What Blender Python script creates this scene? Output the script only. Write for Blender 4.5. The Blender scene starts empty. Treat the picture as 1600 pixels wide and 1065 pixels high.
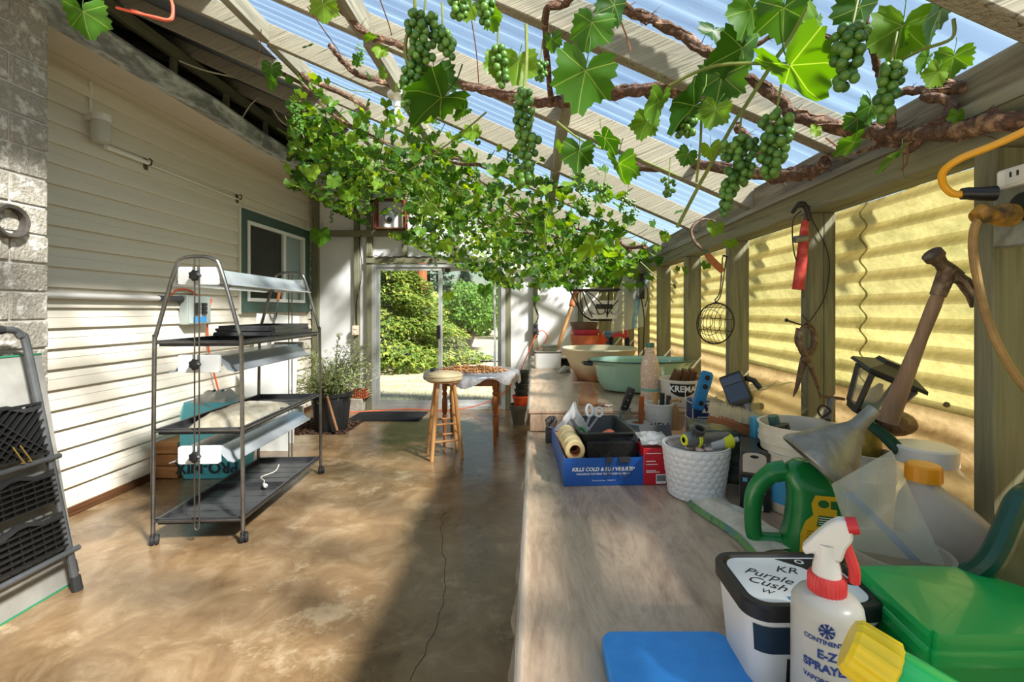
import bpy, math, random
from mathutils import Vector, Matrix, Euler, noise as mnoise

S = bpy.context.scene
C = S.collection
rnd = random.Random(7)
PI = math.pi

# ------------------------------------------------------------------ camera, sky, sun, exposure
CAMZ, F = 1.38, 733.0
cam = bpy.data.cameras.new('camera')
cam.sensor_width = 36.0
cam.lens = F / 1600 * 36.0
cam.shift_x = -35 / 1600
cam.shift_y = -47.5 / 1600
cam.clip_start = 0.02
cam.clip_end = 400
camo = bpy.data.objects.new('camera', cam)
camo.location = (0, 0, CAMZ)
camo.rotation_euler = (PI / 2, 0, 0)
C.objects.link(camo)
S.camera = camo

SUN_DIR = Vector((-0.85, 0.70, -1.0)).normalized()
W = bpy.data.worlds.new('world')
S.world = W
W.use_nodes = True
wn, wl = W.node_tree.nodes, W.node_tree.links
wn.clear()
wo = wn.new('ShaderNodeOutputWorld')
wb = wn.new('ShaderNodeBackground')
sky = wn.new('ShaderNodeTexSky')
sky.sky_type = 'NISHITA'
sky.sun_disc = False
sky.sun_elevation = math.asin(-SUN_DIR.z)
sky.sun_rotation = math.atan2(-SUN_DIR.x, -SUN_DIR.y)
sky.air_density = 1.3
sky.dust_density = 1.2
sky.ozone_density = 1.0
wb.inputs['Strength'].default_value = 0.05
wl.new(sky.outputs[0], wb.inputs['Color'])
wl.new(wb.outputs[0], wo.inputs['Surface'])
sl = bpy.data.lights.new('sun', 'SUN')
sl.energy = 4.9
sl.angle = 0.10
sl.color = (1.0, 0.94, 0.84)
so = bpy.data.objects.new('sun', sl)
so.location = (4, -6, 9)
so.rotation_euler = SUN_DIR.to_track_quat('-Z', 'Y').to_euler()
C.objects.link(so)

S.view_settings.view_transform = 'Standard'
S.view_settings.look = 'None'
S.view_settings.gamma = 1.0
S.view_settings.use_curve_mapping = False
S.view_settings.exposure = 1.85
S.cycles.use_denoising = True
S.cycles.max_bounces = 10
S.cycles.diffuse_bounces = 5
S.cycles.transparent_max_bounces = 16
S.cycles.transmission_bounces = 8
S.cycles.sample_clamp_indirect = 6.0
S.cycles.caustics_reflective = False
S.cycles.caustics_refractive = False

# ------------------------------------------------------------------ helpers
def P(px, py, d):
    """photo pixel seen at distance d down the room -> world point"""
    return Vector(((px - 835) / F * d, d, CAMZ + (485 - py) / F * d))

def lin(c):
    if len(c) == 3 and max(c) > 1.0:
        c = [x / 255.0 for x in c]
    return tuple(x / 12.92 if x <= 0.04045 else ((x + 0.055) / 1.055) ** 2.4 for x in c[:3]) + (1.0,)

class G:
    """collects simple shapes into one mesh"""
    def __init__(s):
        s.v, s.f = [], []
    def add(s, vs, fs, m=None):
        o = len(s.v)
        for p in vs:
            p = Vector(p)
            s.v.append(tuple(m @ p if m is not None else p))
        for f in fs:
            s.f.append(tuple(i + o for i in f))
        return s
    def bx(s, x0, x1, y0, y1, z0, z1, m=None):
        return s.add([(x0,y0,z0),(x1,y0,z0),(x1,y1,z0),(x0,y1,z0),(x0,y0,z1),(x1,y0,z1),(x1,y1,z1),(x0,y1,z1)],
                     [(0,3,2,1),(4,5,6,7),(0,1,5,4),(1,2,6,5),(2,3,7,6),(3,0,4,7)], m)
    def box(s, c, d, m=None):
        return s.bx(c[0]-d[0]/2, c[0]+d[0]/2, c[1]-d[1]/2, c[1]+d[1]/2, c[2]-d[2]/2, c[2]+d[2]/2, m)
    def bar(s, a, b, w, h, up=(0,0,1)):
        a, b = Vector(a), Vector(b)
        z = (b - a); L = z.length; z.normalize()
        u = Vector(up)
        x = u.cross(z)
        if x.length < 1e-4: x = Vector((1,0,0)).cross(z)
        x.normalize(); y = z.cross(x)
        m = Matrix((x, y, z)).transposed().to_4x4(); m.translation = a
        return s.bx(-w/2, w/2, -h/2, h/2, 0, L, m)
    def tube(s, pts, r, n=8, closed=False, m=None, cap=True):
        pts = [Vector(p) for p in pts]
        k = len(pts)
        rs = r if isinstance(r, (list, tuple)) else [r] * k
        vs, fs = [], []
        up = None
        for i, p in enumerate(pts):
            if closed: t = pts[(i+1) % k] - pts[i-1]
            else: t = pts[min(i+1, k-1)] - pts[max(i-1, 0)]
            if t.length < 1e-9: t = Vector((0,0,1))
            t.normalize()
            if up is None:
                up = Vector((0,0,1)) if abs(t.z) < .9 else Vector((1,0,0))
            x = up - t * up.dot(t)
            if x.length < 1e-6: x = t.orthogonal()
            x.normalize(); y = t.cross(x); up = x
            for j in range(n):
                a = 2 * PI * j / n
                vs.append(p + (x * math.cos(a) + y * math.sin(a)) * rs[i])
        segs = k if closed else k - 1
        for i in range(segs):
            for j in range(n):
                a, b = i * n + j, i * n + (j + 1) % n
                c, d = ((i + 1) % k) * n + (j + 1) % n, ((i + 1) % k) * n + j
                fs.append((a, b, c, d))
        if cap and not closed:
            fs.append(tuple(range(n - 1, -1, -1)))
            fs.append(tuple((k - 1) * n + j for j in range(n)))
        return s.add(vs, fs, m)
    def lathe(s, prof, n=24, c=(0,0,0), m=None, sx=1.0, sy=1.0, a0=0.0, rf=None):
        vs, fs = [], []
        c = Vector(c)
        for r, z in prof:
            for j in range(n):
                a = a0 + 2 * PI * j / n
                rr = r * (rf(a, z) if rf else 1.0)
                vs.append(c + Vector((rr * math.cos(a) * sx, rr * math.sin(a) * sy, z)))
        k = len(prof)
        for i in range(k - 1):
            for j in range(n):
                fs.append((i*n+j, i*n+(j+1) % n, (i+1)*n+(j+1) % n, (i+1)*n+j))
        if prof[0][0] > 1e-6 and False: pass
        return s.add(vs, fs, m)
    def cyl(s, c, r, h, n=20, m=None, r2=None):
        r2 = r if r2 is None else r2
        return s.lathe([(0.0001, 0), (r, 0), (r2, h), (0.0001, h)], n, c, m)
    def prism(s, poly, h0, h1, m=None):
        n = len(poly)
        vs = [(p[0], p[1], h0) for p in poly] + [(p[0], p[1], h1) for p in poly]
        fs = [tuple(range(n - 1, -1, -1)), tuple(range(n, 2 * n))]
        fs += [(i, (i+1) % n, n + (i+1) % n, n + i) for i in range(n)]
        return s.add(vs, fs, m)
    def ell(s, c, r, n=12, k=8, m=None, jit=0):
        if not isinstance(r, (tuple, list)): r = (r, r, r)
        vs, fs = [], []
        for i in range(k + 1):
            t = PI * i / k
            for j in range(n):
                a = 2 * PI * j / n
                q = 1 + (rnd.uniform(-jit, jit) if jit else 0)
                vs.append((c[0] + r[0]*q*math.sin(t)*math.cos(a), c[1] + r[1]*q*math.sin(t)*math.sin(a), c[2] - r[2]*q*math.cos(t)))
        for i in range(k):
            for j in range(n):
                fs.append((i*n+j, i*n+(j+1) % n, (i+1)*n+(j+1) % n, (i+1)*n+j))
        return s.add(vs, fs, m)
    def grid(s, fn, nu, nv, m=None):
        vs = [fn(i / nu, j / nv) for j in range(nv + 1) for i in range(nu + 1)]
        fs = [(j*(nu+1)+i, j*(nu+1)+i+1, (j+1)*(nu+1)+i+1, (j+1)*(nu+1)+i) for j in range(nv) for i in range(nu)]
        return s.add(vs, fs, m)
    def mesh(s, name, mat, smooth=True, ang=0.6):
        me = bpy.data.meshes.new(name)
        me.from_pydata(s.v, [], s.f)
        if mat: me.materials.append(mat)
        me.validate()
        if smooth:
            me.shade_smooth()
            me.set_sharp_from_angle(angle=ang)
        return me

def rrect(w, d, r, n=5):
    """rounded rectangle outline"""
    pts = []
    for cx, cy, a in ((w/2-r, d/2-r, 0), (-w/2+r, d/2-r, PI/2), (-w/2+r, -d/2+r, PI), (w/2-r, -d/2+r, 1.5*PI)):
        for i in range(n + 1):
            t = a + PI / 2 * (i / n if n else .5)
            pts.append((cx + r * math.cos(t), cy + r * math.sin(t)))
    return pts

def loft(g, rings, m=None, cap0=True, cap1=True):
    n = len(rings[0]); vs = []; fs = []
    for r in rings: vs += list(r)
    for i in range(len(rings) - 1):
        for j in range(n):
            fs.append((i*n+j, i*n+(j+1) % n, (i+1)*n+(j+1) % n, (i+1)*n+j))
    if cap0: fs.append(tuple(range(n-1, -1, -1)))
    if cap1: fs.append(tuple((len(rings)-1)*n + j for j in range(n)))
    return g.add(vs, fs, m)

def rr3(w, d, r, z, n=5, cx=0, cy=0):
    return [(x + cx, y + cy, z) for x, y in rrect(w, d, r, n)]

def link(name, me, parent=None, loc=(0,0,0), rot=(0,0,0)):
    o = bpy.data.objects.new(name, me)
    C.objects.link(o)
    o.location = loc; o.rotation_euler = rot
    if parent is not None: o.parent = parent
    return o

def part(name, g, mat, parent, label=None, bevel=0, smooth=True, loc=(0,0,0), rot=(0,0,0), ang=0.6, kind=None):
    me = g.mesh(name, mat, smooth, ang) if isinstance(g, G) else g
    o = link(name, me, parent, loc, rot)
    if label: o['label'] = label
    if kind: o['kind'] = kind
    if bevel:
        b = o.modifiers.new('bevel', 'BEVEL'); b.width = bevel; b.segments = 2; b.limit_method = 'ANGLE'
    return o

def thing(name, label, cat, loc=(0,0,0), rz=0.0, rot=None, group=None):
    o = bpy.data.objects.new(name, None)
    o.empty_display_size = 0.05
    C.objects.link(o)
    o.location = loc; o.rotation_euler = rot if rot else (0, 0, rz)
    o['label'] = label; o['category'] = cat
    if group: o['group'] = group
    return o

def solo(name, g, mat, label, cat, loc=(0,0,0), rz=0.0, rot=None, group=None, bevel=0, smooth=True, ang=0.6, kind=None):
    o = part(name, g, mat, None, label, bevel, smooth, loc, rot if rot else (0, 0, rz), ang)
    o['category'] = cat
    if group: o['group'] = group
    if kind: o['kind'] = kind
    return o

def struct(name, g=None, mat=None, bevel=0, smooth=True, loc=(0,0,0)):
    if g is None:
        o = bpy.data.objects.new(name, None); C.objects.link(o); o.location = loc
    else:
        o = part(name, g, mat, None, None, bevel, smooth, loc)
    o['kind'] = 'structure'
    return o

def text_geo(s, size, align='CENTER', shear=0.0, bold=0.0):
    cu = bpy.data.curves.new('t', 'FONT')
    cu.body = s; cu.size = size; cu.align_x = align; cu.align_y = 'CENTER'; cu.shear = shear
    cu.offset = bold; cu.resolution_u = 3
    ob = bpy.data.objects.new('t', cu)
    C.objects.link(ob)
    dg = bpy.context.evaluated_depsgraph_get()
    me = bpy.data.meshes.new_from_object(ob.evaluated_get(dg))
    vs = [tuple(v.co) for v in me.vertices]; fs = [tuple(p.vertices) for p in me.polygons]
    bpy.data.objects.remove(ob); bpy.data.curves.remove(cu); bpy.data.meshes.remove(me)
    return vs, fs

def text(parent, s, size, mat, m, name='lettering', bold=0.0, shear=0.0, align='CENTER', curve=None):
    """lettering in local x/y plane moved by matrix m; curve=(radius,) wraps it on an upright cylinder seen from -y"""
    vs, fs = text_geo(s, size, align, shear, bold)
    if curve:
        r = curve
        vs = [(r * math.sin(x / r), -r * math.cos(x / r), y) for x, y, z in vs]
    g = G().add(vs, fs, m)
    return part(name, g, mat, parent, smooth=False)

def RX(a): return Matrix.Rotation(a, 4, 'X')
def RY(a): return Matrix.Rotation(a, 4, 'Y')
def RZ(a): return Matrix.Rotation(a, 4, 'Z')
def TR(x, y, z): return Matrix.Translation((x, y, z))

# ------------------------------------------------------------------ materials
def newmat(name):
    m = bpy.data.materials.new(name); m.use_nodes = True
    n, l = m.node_tree.nodes, m.node_tree.links
    n.clear()
    out = n.new('ShaderNodeOutputMaterial')
    return m, n, l, out

def coords(n, l, stretch, pre=0.0):
    tc = n.new('ShaderNodeTexCoord'); mp = n.new('ShaderNodeMapping')
    mp.inputs['Scale'].default_value = stretch
    src = tc.outputs['Object']
    if pre:                                        # turn the grain along a sloping member
        m0 = n.new('ShaderNodeMapping'); m0.inputs['Rotation'].default_value = (0, pre, 0)
        l.new(src, m0.inputs['Vector']); src = m0.outputs[0]
    l.new(src, mp.inputs['Vector'])
    return mp.outputs[0]

def colour_noise(n, l, vec, cols, scale, detail=5, rough=.6, dist=0.0):
    t = n.new('ShaderNodeTexNoise'); t.inputs['Scale'].default_value = scale
    t.inputs['Detail'].default_value = detail; t.inputs['Roughness'].default_value = rough
    t.inputs['Distortion'].default_value = dist
    l.new(vec, t.inputs['Vector'])
    r = n.new('ShaderNodeValToRGB')
    e = r.color_ramp.elements
    k = len(cols)
    lo, hi = .32, .68
    e[0].position = lo; e[0].color = lin(cols[0]); e[1].position = hi; e[1].color = lin(cols[-1])
    for i in range(1, k - 1):
        q = e.new(lo + (hi - lo) * i / (k - 1)); q.color = lin(cols[i])
    l.new(t.outputs[0], r.inputs[0])
    return r.outputs[0], t.outputs[0]

def M(name, *cols, scale=6, rough=.5, metal=0.0, bump=0.0, stretch=(1,1,1), coat=0.0, spec=.5, detail=5, dist=0.0,
      bscale=None, trans=0.0, alpha=1.0, sheen=0.0, rand=0.0, pre=0.0):
    m, n, l, out = newmat(name)
    b = n.new('ShaderNodeBsdfPrincipled')
    b.inputs['Roughness'].default_value = rough
    b.inputs['Metallic'].default_value = metal
    b.inputs['Coat Weight'].default_value = coat
    b.inputs['Specular IOR Level'].default_value = spec
    if sheen: b.inputs['Sheen Weight'].default_value = sheen
    vec = None
    col = None
    if len(cols) > 1 or bump:
        vec = coords(n, l, stretch, pre)
    if len(cols) > 1:
        col, _ = colour_noise(n, l, vec, cols, scale, detail, .6, dist)
    else:
        rgb = n.new('ShaderNodeRGB'); rgb.outputs[0].default_value = lin(cols[0]); col = rgb.outputs[0]
    if rand:
        oi = n.new('ShaderNodeObjectInfo'); hs = n.new('ShaderNodeHueSaturation')
        mr = n.new('ShaderNodeMapRange'); mr.inputs[3].default_value = 1 - rand; mr.inputs[4].default_value = 1 + rand
        l.new(oi.outputs['Random'], mr.inputs[0]); l.new(mr.outputs[0], hs.inputs['Value']); l.new(col, hs.inputs['Color'])
        col = hs.outputs[0]
    l.new(col, b.inputs['Base Color'])
    if bump:
        t = n.new('ShaderNodeTexNoise'); t.inputs['Scale'].default_value = bscale or scale * 3
        t.inputs['Detail'].default_value = 4
        l.new(vec, t.inputs['Vector'])
        bp = n.new('ShaderNodeBump'); bp.inputs['Strength'].default_value = bump; bp.inputs['Distance'].default_value = .01
        l.new(t.outputs[0], bp.inputs['Height']); l.new(bp.outputs[0], b.inputs['Normal'])
    sh = b.outputs[0]
    if trans:
        tr = n.new('ShaderNodeBsdfTranslucent'); l.new(col, tr.inputs['Color'])
        mx = n.new('ShaderNodeMixShader'); mx.inputs[0].default_value = trans
        l.new(sh, mx.inputs[1]); l.new(tr.outputs[0], mx.inputs[2]); sh = mx.outputs[0]
    if alpha < 1:
        tp = n.new('ShaderNodeBsdfTransparent')
        mx = n.new('ShaderNodeMixShader'); mx.inputs[0].default_value = alpha
        l.new(tp.outputs[0], mx.inputs[1]); l.new(sh, mx.inputs[2]); sh = mx.outputs[0]
    l.new(sh, out.inputs[0])
    return m

def wood(name, c1, c2, c3, axis='y', rough=.7, scale=3.0, coat=0.0, bump=.25, spec=.3, rand=.08):
    st = {'x': (.6, 9, 9), 'y': (9, .6, 9), 'z': (9, 9, .6)}[axis]
    return M(name, c1, c2, c3, scale=scale, rough=rough, stretch=st, bump=bump, dist=.6, coat=coat, spec=spec, rand=rand, bscale=scale*4)

def thin_glass(name, tint=(1,1,1), refl=.12, rough=.0, haze=0.0, hazecol=(230,230,225)):
    m, n, l, out = newmat(name)
    tp = n.new('ShaderNodeBsdfTransparent'); tp.inputs[0].default_value = (*tint, 1)
    gl = n.new('ShaderNodeBsdfGlossy'); gl.inputs['Roughness'].default_value = rough
    fr = n.new('ShaderNodeFresnel'); ge = n.new('ShaderNodeNewGeometry')
    io = n.new('ShaderNodeMapRange'); io.inputs[3].default_value = 1.45; io.inputs[4].default_value = 1 / 1.45   # same mirror on both faces of a thin pane
    l.new(ge.outputs['Backfacing'], io.inputs[0]); l.new(io.outputs[0], fr.inputs[0])
    mx = n.new('ShaderNodeMixShader')
    l.new(fr.outputs[0], mx.inputs[0]); l.new(tp.outputs[0], mx.inputs[1]); l.new(gl.outputs[0], mx.inputs[2])
    sh = mx.outputs[0]
    if haze:
        d = n.new('ShaderNodeBsdfDiffuse'); d.inputs[0].default_value = lin(hazecol)
        t2 = n.new('ShaderNodeBsdfTranslucent'); t2.inputs[0].default_value = lin(hazecol)
        m1 = n.new('ShaderNodeMixShader'); m1.inputs[0].default_value = .5
        l.new(d.outputs[0], m1.inputs[1]); l.new(t2.outputs[0], m1.inputs[2])
        m2 = n.new('ShaderNodeMixShader'); m2.inputs[0].default_value = haze
        l.new(sh, m2.inputs[1]); l.new(m1.outputs[0], m2.inputs[2]); sh = m2.outputs[0]
    l.new(sh, out.inputs[0])
    return m

def leaf_mat(name, c1, c2, c3, veins=False, trans=.5):
    m, n, l, out = newmat(name)
    geo = n.new('ShaderNodeNewGeometry'); oi = n.new('ShaderNodeObjectInfo')
    ad = n.new('ShaderNodeMath'); ad.operation = 'ADD'
    l.new(geo.outputs['Random Per Island'], ad.inputs[0]); l.new(oi.outputs['Random'], ad.inputs[1])
    fr = n.new('ShaderNodeMath'); fr.operation = 'FRACT'; l.new(ad.outputs[0], fr.inputs[0])
    r = n.new('ShaderNodeValToRGB'); e = r.color_ramp.elements
    e[0].position = 0; e[0].color = lin(c1); e[1].position = 1; e[1].color = lin(c3)
    q = e.new(.55); q.color = lin(c2)
    l.new(fr.outputs[0], r.inputs[0])
    col = r.outputs[0]
    if veins:
        tc = n.new('ShaderNodeTexCoord'); sx = n.new('ShaderNodeSeparateXYZ'); l.new(tc.outputs['Object'], sx.inputs[0])
        prev = None
        for a in (0, .95, -.95, 2.0, -2.0):
            dt = n.new('ShaderNodeVectorMath'); dt.operation = 'DOT_PRODUCT'
            dt.inputs[1].default_value = (math.cos(a), -math.sin(a), 0); l.new(tc.outputs['Object'], dt.inputs[0])
            ab = n.new('ShaderNodeMath'); ab.operation = 'ABSOLUTE'; l.new(dt.outputs['Value'], ab.inputs[0])
            al = n.new('ShaderNodeVectorMath'); al.operation = 'DOT_PRODUCT'
            al.inputs[1].default_value = (math.sin(a), math.cos(a), 0); l.new(tc.outputs['Object'], al.inputs[0])
            lt = n.new('ShaderNodeMath'); lt.operation = 'LESS_THAN'; lt.inputs[1].default_value = 0
            l.new(al.outputs['Value'], lt.inputs[0])
            s2 = n.new('ShaderNodeMath'); s2.operation = 'ADD'; l.new(ab.outputs[0], s2.inputs[0]); l.new(lt.outputs[0], s2.inputs[1])
            if prev is None: prev = s2.outputs[0]
            else:
                mn = n.new('ShaderNodeMath'); mn.operation = 'MINIMUM'; l.new(prev, mn.inputs[0]); l.new(s2.outputs[0], mn.inputs[1]); prev = mn.outputs[0]
        mr = n.new('ShaderNodeMapRange'); mr.inputs[1].default_value = .006; mr.inputs[2].default_value = .016
        mr.inputs[3].default_value = .4; mr.inputs[4].default_value = 0
        l.new(prev, mr.inputs[0])
        mx = n.new('ShaderNodeMix'); mx.data_type = 'RGBA'
        mx.inputs[7].default_value = lin((190, 205, 110))
        l.new(mr.outputs[0], mx.inputs[0]); l.new(col, mx.inputs[6]); col = mx.outputs[2]
    b = n.new('ShaderNodeBsdfPrincipled'); b.inputs['Roughness'].default_value = .45; b.inputs['Specular IOR Level'].default_value = .35
    l.new(col, b.inputs['Base Color'])
    tr = n.new('ShaderNodeBsdfTranslucent')
    hs = n.new('ShaderNodeHueSaturation'); hs.inputs['Hue'].default_value = .485; hs.inputs['Saturation'].default_value = 1.15; hs.inputs['Value'].default_value = 1.5
    l.new(col, hs.inputs['Color']); l.new(hs.outputs[0], tr.inputs['Color'])
    ms = n.new('ShaderNodeMixShader'); ms.inputs[0].default_value = trans
    l.new(b.outputs[0], ms.inputs[1]); l.new(tr.outputs[0], ms.inputs[2]); l.new(ms.outputs[0], out.inputs[0])
    return m

# sage painted timber, several grain directions
SAGE = [(110,109,86), (126,124,100), (94,93,73)]
mt_stud = wood('sage_timber_upright', *SAGE, axis='z', rough=.75)
mt_girt = wood('sage_timber_lengthwise', *SAGE, axis='y', rough=.75)
mt_cross = wood('sage_timber_cross', *SAGE, axis='x', rough=.75)
mt_rafter = M('weathered_rafter', (158,152,132), (132,126,109), (148,142,123), (84,79,67), scale=2.4, rough=.85, stretch=(.9, 26, 34), pre=.416, bump=.6, bscale=5, dist=.5, spec=.2, rand=.07)
mt_block = wood('weathered_blocking', (150,146,128), (128,124,108), (104,101,88), axis='y', rough=.8)
mt_white_panel = M('white_wall_panel', (232,231,230), (222,221,222), scale=1.5, rough=.55, trans=.12)
mt_siding = M('cream_vinyl_siding', (222,214,200), (214,206,190), scale=2.0, rough=.45, bump=.04, bscale=60, stretch=(1,.15,1))
mt_soffit = M('cream_soffit', (214,202,182), (205,192,170), scale=3, rough=.6)
mt_gutter = M('worn_grey_gutter', (176,182,186), (126,128,126), (206,210,210), (104,98,88), scale=7, rough=.5, metal=.3, stretch=(1,.35,1), bump=.2)
mt_shingle = M('dark_mossy_shingle', (52,54,42), (40,42,36), (66,68,50), scale=14, rough=.95, bump=.5)
mt_bluegrey = M('blue_grey_sheathing', (104,112,118), (92,98,104), scale=4, rough=.7)
mt_brown_wood = wood('brown_base_board', (110,72,40), (84,54,30), (60,38,22), axis='y')
mt_green_trim = M('green_window_trim', (62,88,76), (54,78,68), scale=5, rough=.5)
mt_white_vinyl = M('white_vinyl', (226,226,222), rough=.35)
mt_alu = M('satin_aluminium', (198,200,198), (182,184,184), scale=8, rough=.35, metal=.35)
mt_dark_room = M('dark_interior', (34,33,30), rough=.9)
mt_blind = M('white_blind', (232,232,230), rough=.5)
mt_screen = M('grey_fly_screen', (60,62,58), rough=.8, alpha=.55)
mt_win_glass = thin_glass('window_glass', (.8,.85,.85))
mt_door_glass = thin_glass('door_glass', (.80,.84,.83))
mt_black = M('black_plastic', (26,26,27), rough=.4)
mt_black_rough = M('matt_black', (30,30,31), (22,22,23), scale=30, rough=.75)
mt_dgrey = M('dark_grey_plastic', (58,59,60), (48,49,50), scale=12, rough=.5)
mt_tray = M('dark_tray_plastic', (52,53,56), (62,62,64), (44,45,48), scale=9, rough=.38)
mt_steel = M('brushed_steel_tube', (138,136,132), (112,110,106), scale=14, rough=.3, metal=.9)
mt_ladder = M('grey_painted_ladder', (86,88,90), (74,76,78), scale=14, rough=.4, metal=.3)
mt_white_plastic = M('white_plastic', (228,227,222), rough=.4)
mt_white_metal = M('white_enamelled_sheet', (222,224,222), (214,216,214), scale=10, rough=.25, coat=.3)
mt_reflect = M('aluminium_reflector', (206,214,220), (192,200,206), scale=6, rough=.22, metal=.6)
mt_orange_cord = M('orange_cord', (226,92,42), rough=.5)
mt_black_cord = M('black_cord', (36,34,30), rough=.5)
mt_yellow_cord = M('yellow_cord', (222,158,20), rough=.4)
mt_beige_cord = M('dirty_beige_cord', (160,126,70), (128,98,54), scale=30, rough=.5)
mt_white_cord = M('white_cord', (206,200,186), rough=.5)
mt_wire = M('rusty_wire', (84,70,56), (58,50,42), scale=40, rough=.6, metal=.4)
mt_rust = M('rusty_tool_steel', (120,102,84), (86,66,50), (140,124,104), scale=30, rough=.55, metal=.5, bump=.2)
mt_iron = M('black_wrought_iron', (36,35,33), (52,46,38), scale=30, rough=.6, metal=.3)
mt_galv = M('galvanised_sheet', (158,157,148), (128,127,118), (176,175,168), scale=9, rough=.42, metal=.55, bump=.08, dist=.4)
mt_red = M('worn_red_paint', (190,44,36), (160,40,32), (206,86,70), scale=22, rough=.5)
mt_print_white = M('white_print', (238,238,238), rough=.6)
mt_print_black = M('black_print', (22,22,24), rough=.6)
mt_print_blue = M('blue_print', (34,62,128), rough=.6)
mt_print_navy = M('navy_print', (22,44,60), rough=.6)
mt_cork = M('cork_brown', (176,110,62), (148,86,44), scale=60, rough=.8)

# ================================================================== THE SETTING
XL, XR, YB, YF = -3.139, 0.866, 6.6, -1.3
XO = 0.955                      # outer face of the right wall studs
def zb(x): return 1.80 + 0.442 * (0.866 - x)       # underside of the rafters

# floor: stained, sealed concrete
def floor_material():
    m, n, l, out = newmat('stained_concrete')
    vec = coords(n, l, (1, 1, 1))
    b = n.new('ShaderNodeBsdfPrincipled')
    c1, f1 = colour_noise(n, l, vec, [(74,55,37), (110,86,58), (138,113,83), (106,82,56)], 1.15, 8, .62, .5)
    c2, f2 = colour_noise(n, l, vec, [(92,68,44), (136,110,78), (184,162,130)], 4.5, 9, .72, .9)
    mx = n.new('ShaderNodeMix'); mx.data_type = 'RGBA'; mx.inputs[0].default_value = .45
    l.new(c1, mx.inputs[6]); l.new(c2, mx.inputs[7])
    # pale salt blotches
    t = n.new('ShaderNodeTexNoise'); t.inputs['Scale'].default_value = 1.7; t.inputs['Detail'].default_value = 10; t.inputs['Roughness'].default_value = .75
    l.new(vec, t.inputs['Vector'])
    mr = n.new('ShaderNodeMapRange'); mr.inputs[1].default_value = .55; mr.inputs[2].default_value = .62; mr.inputs[4].default_value = .5
    l.new(t.outputs[0], mr.inputs[0])
    m2 = n.new('ShaderNodeMix'); m2.data_type = 'RGBA'; m2.inputs[7].default_value = lin((190,172,140))
    l.new(mr.outputs[0], m2.inputs[0]); l.new(mx.outputs[2], m2.inputs[6])
    l.new(m2.outputs[2], b.inputs['Base Color'])
    r = n.new('ShaderNodeMapRange'); r.inputs[3].default_value = .16; r.inputs[4].default_value = .42
    l.new(f1, r.inputs[0]); l.new(r.outputs[0], b.inputs['Roughness'])
    b.inputs['Specular IOR Level'].default_value = .55
    b.inputs['Coat Weight'].default_value = .35; b.inputs['Coat Roughness'].default_value = .22
    bp = n.new('ShaderNodeBump'); bp.inputs['Strength'].default_value = .12; bp.inputs['Distance'].default_value = .01
    l.new(f2, bp.inputs['Height']); l.new(bp.outputs[0], b.inputs['Normal'])
    l.new(b.outputs[0], out.inputs[0])
    return m
HX0, HX1, HY0, HY1 = -2.92, -2.12, 5.22, 6.02
g = G()
g.bx(XL - .1, 1.0, YF, HY0, -.08, 0); g.bx(XL - .1, HX0, HY0, HY1, -.08, 0)
g.bx(HX1, 1.0, HY0, HY1, -.08, 0); g.bx(XL - .1, 1.0, HY1, YB + .05, -.08, 0)
floor = struct('floor', g, floor_material(), smooth=False)
mt_crack = M('dark_crack', (70,50,36), rough=.9)
pts = []
for i in range(24):
    t = i / 23
    pts.append((-.46 + .16 * math.sin(t * 5) * .4 + rnd.uniform(-.012, .012) - .1 * t, 1.75 + t * 1.5, .0006))
gg = G()
for a, b in zip(pts, pts[1:]): gg.bar(a, b, .0025, .0012)
part('crack', gg, mt_crack, floor)

# bark mulch in the planting hole
mt_bark = M('bark_mulch', (86,58,40), (60,40,28), (112,80,56), scale=40, rough=.95)
g = G(); g.bx(HX0, HX1, HY0, HY1, -.07, -.02)
for i in range(900):
    x, y = rnd.uniform(HX0 + .02, HX1 - .02), rnd.uniform(HY0 + .02, HY1 - .02)
    s = rnd.uniform(.012, .03)
    m = TR(x, y, -.012 + rnd.random() * .02) @ Euler((rnd.uniform(-.6, .6), rnd.uniform(-.6, .6), rnd.uniform(0, 6))).to_matrix().to_4x4()
    g.box((0, 0, 0), (s * 1.8, s, .006), m)
solo('bark_mulch', g, mt_bark, 'brown bark mulch filling the square planting hole under the olive shrub', 'mulch', kind='stuff', smooth=False)

# ground outside
def lawn_material():
    m, n, l, out = newmat('dry_lawn')
    vec = coords(n, l, (1, 1, 1))
    b = n.new('ShaderNodeBsdfPrincipled'); b.inputs['Roughness'].default_value = .95; b.inputs['Specular IOR Level'].default_value = .1
    c1, _ = colour_noise(n, l, vec, [(198,180,146), (226,210,182), (182,168,126)], .9, 8, .7)
    c2, _ = colour_noise(n, l, vec, [(168,152,108), (228,214,184)], 18, 6, .7)
    mx = n.new('ShaderNodeMix'); mx.data_type = 'RGBA'; mx.inputs[0].default_value = .45
    l.new(c1, mx.inputs[6]); l.new(c2, mx.inputs[7]); l.new(mx.outputs[2], b.inputs['Base Color']); l.new(b.outputs[0], out.inputs[0])
    return m
mt_lawn = lawn_material()
g = G()
def gz(x, y): return -.07 + .04 * math.sin(x * .4 + 1) * math.cos(y * .3) * min(1, max(0, (y - 9) / 6))
g.grid(lambda u, v: (-40 + 80 * u, -14 + 84 * v, gz(-40 + 80 * u, -14 + 84 * v) - .02), 60, 60)
ground = struct('ground', g, mt_lawn)
mt_road = M('pale_gravel_road', (176,172,166), (158,154,148), (192,188,182), scale=8, rough=.95)
g = G(); g.grid(lambda u, v: (-30 + 60 * u, 13.4 + 3.1 * v + .25 * math.sin(u * 30) * .3, gz(-30 + 60*u, 13.4 + 3.1*v) + .012), 40, 6)
struct('road', g, mt_road)
mt_conc = M('grey_concrete', (150,144,132), (130,124,112), (166,160,148), scale=9, rough=.85, bump=.15)
g = G(); g.bx(-2.7, -.1, YB + .06, YB + .75, -.08, -.02)
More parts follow.
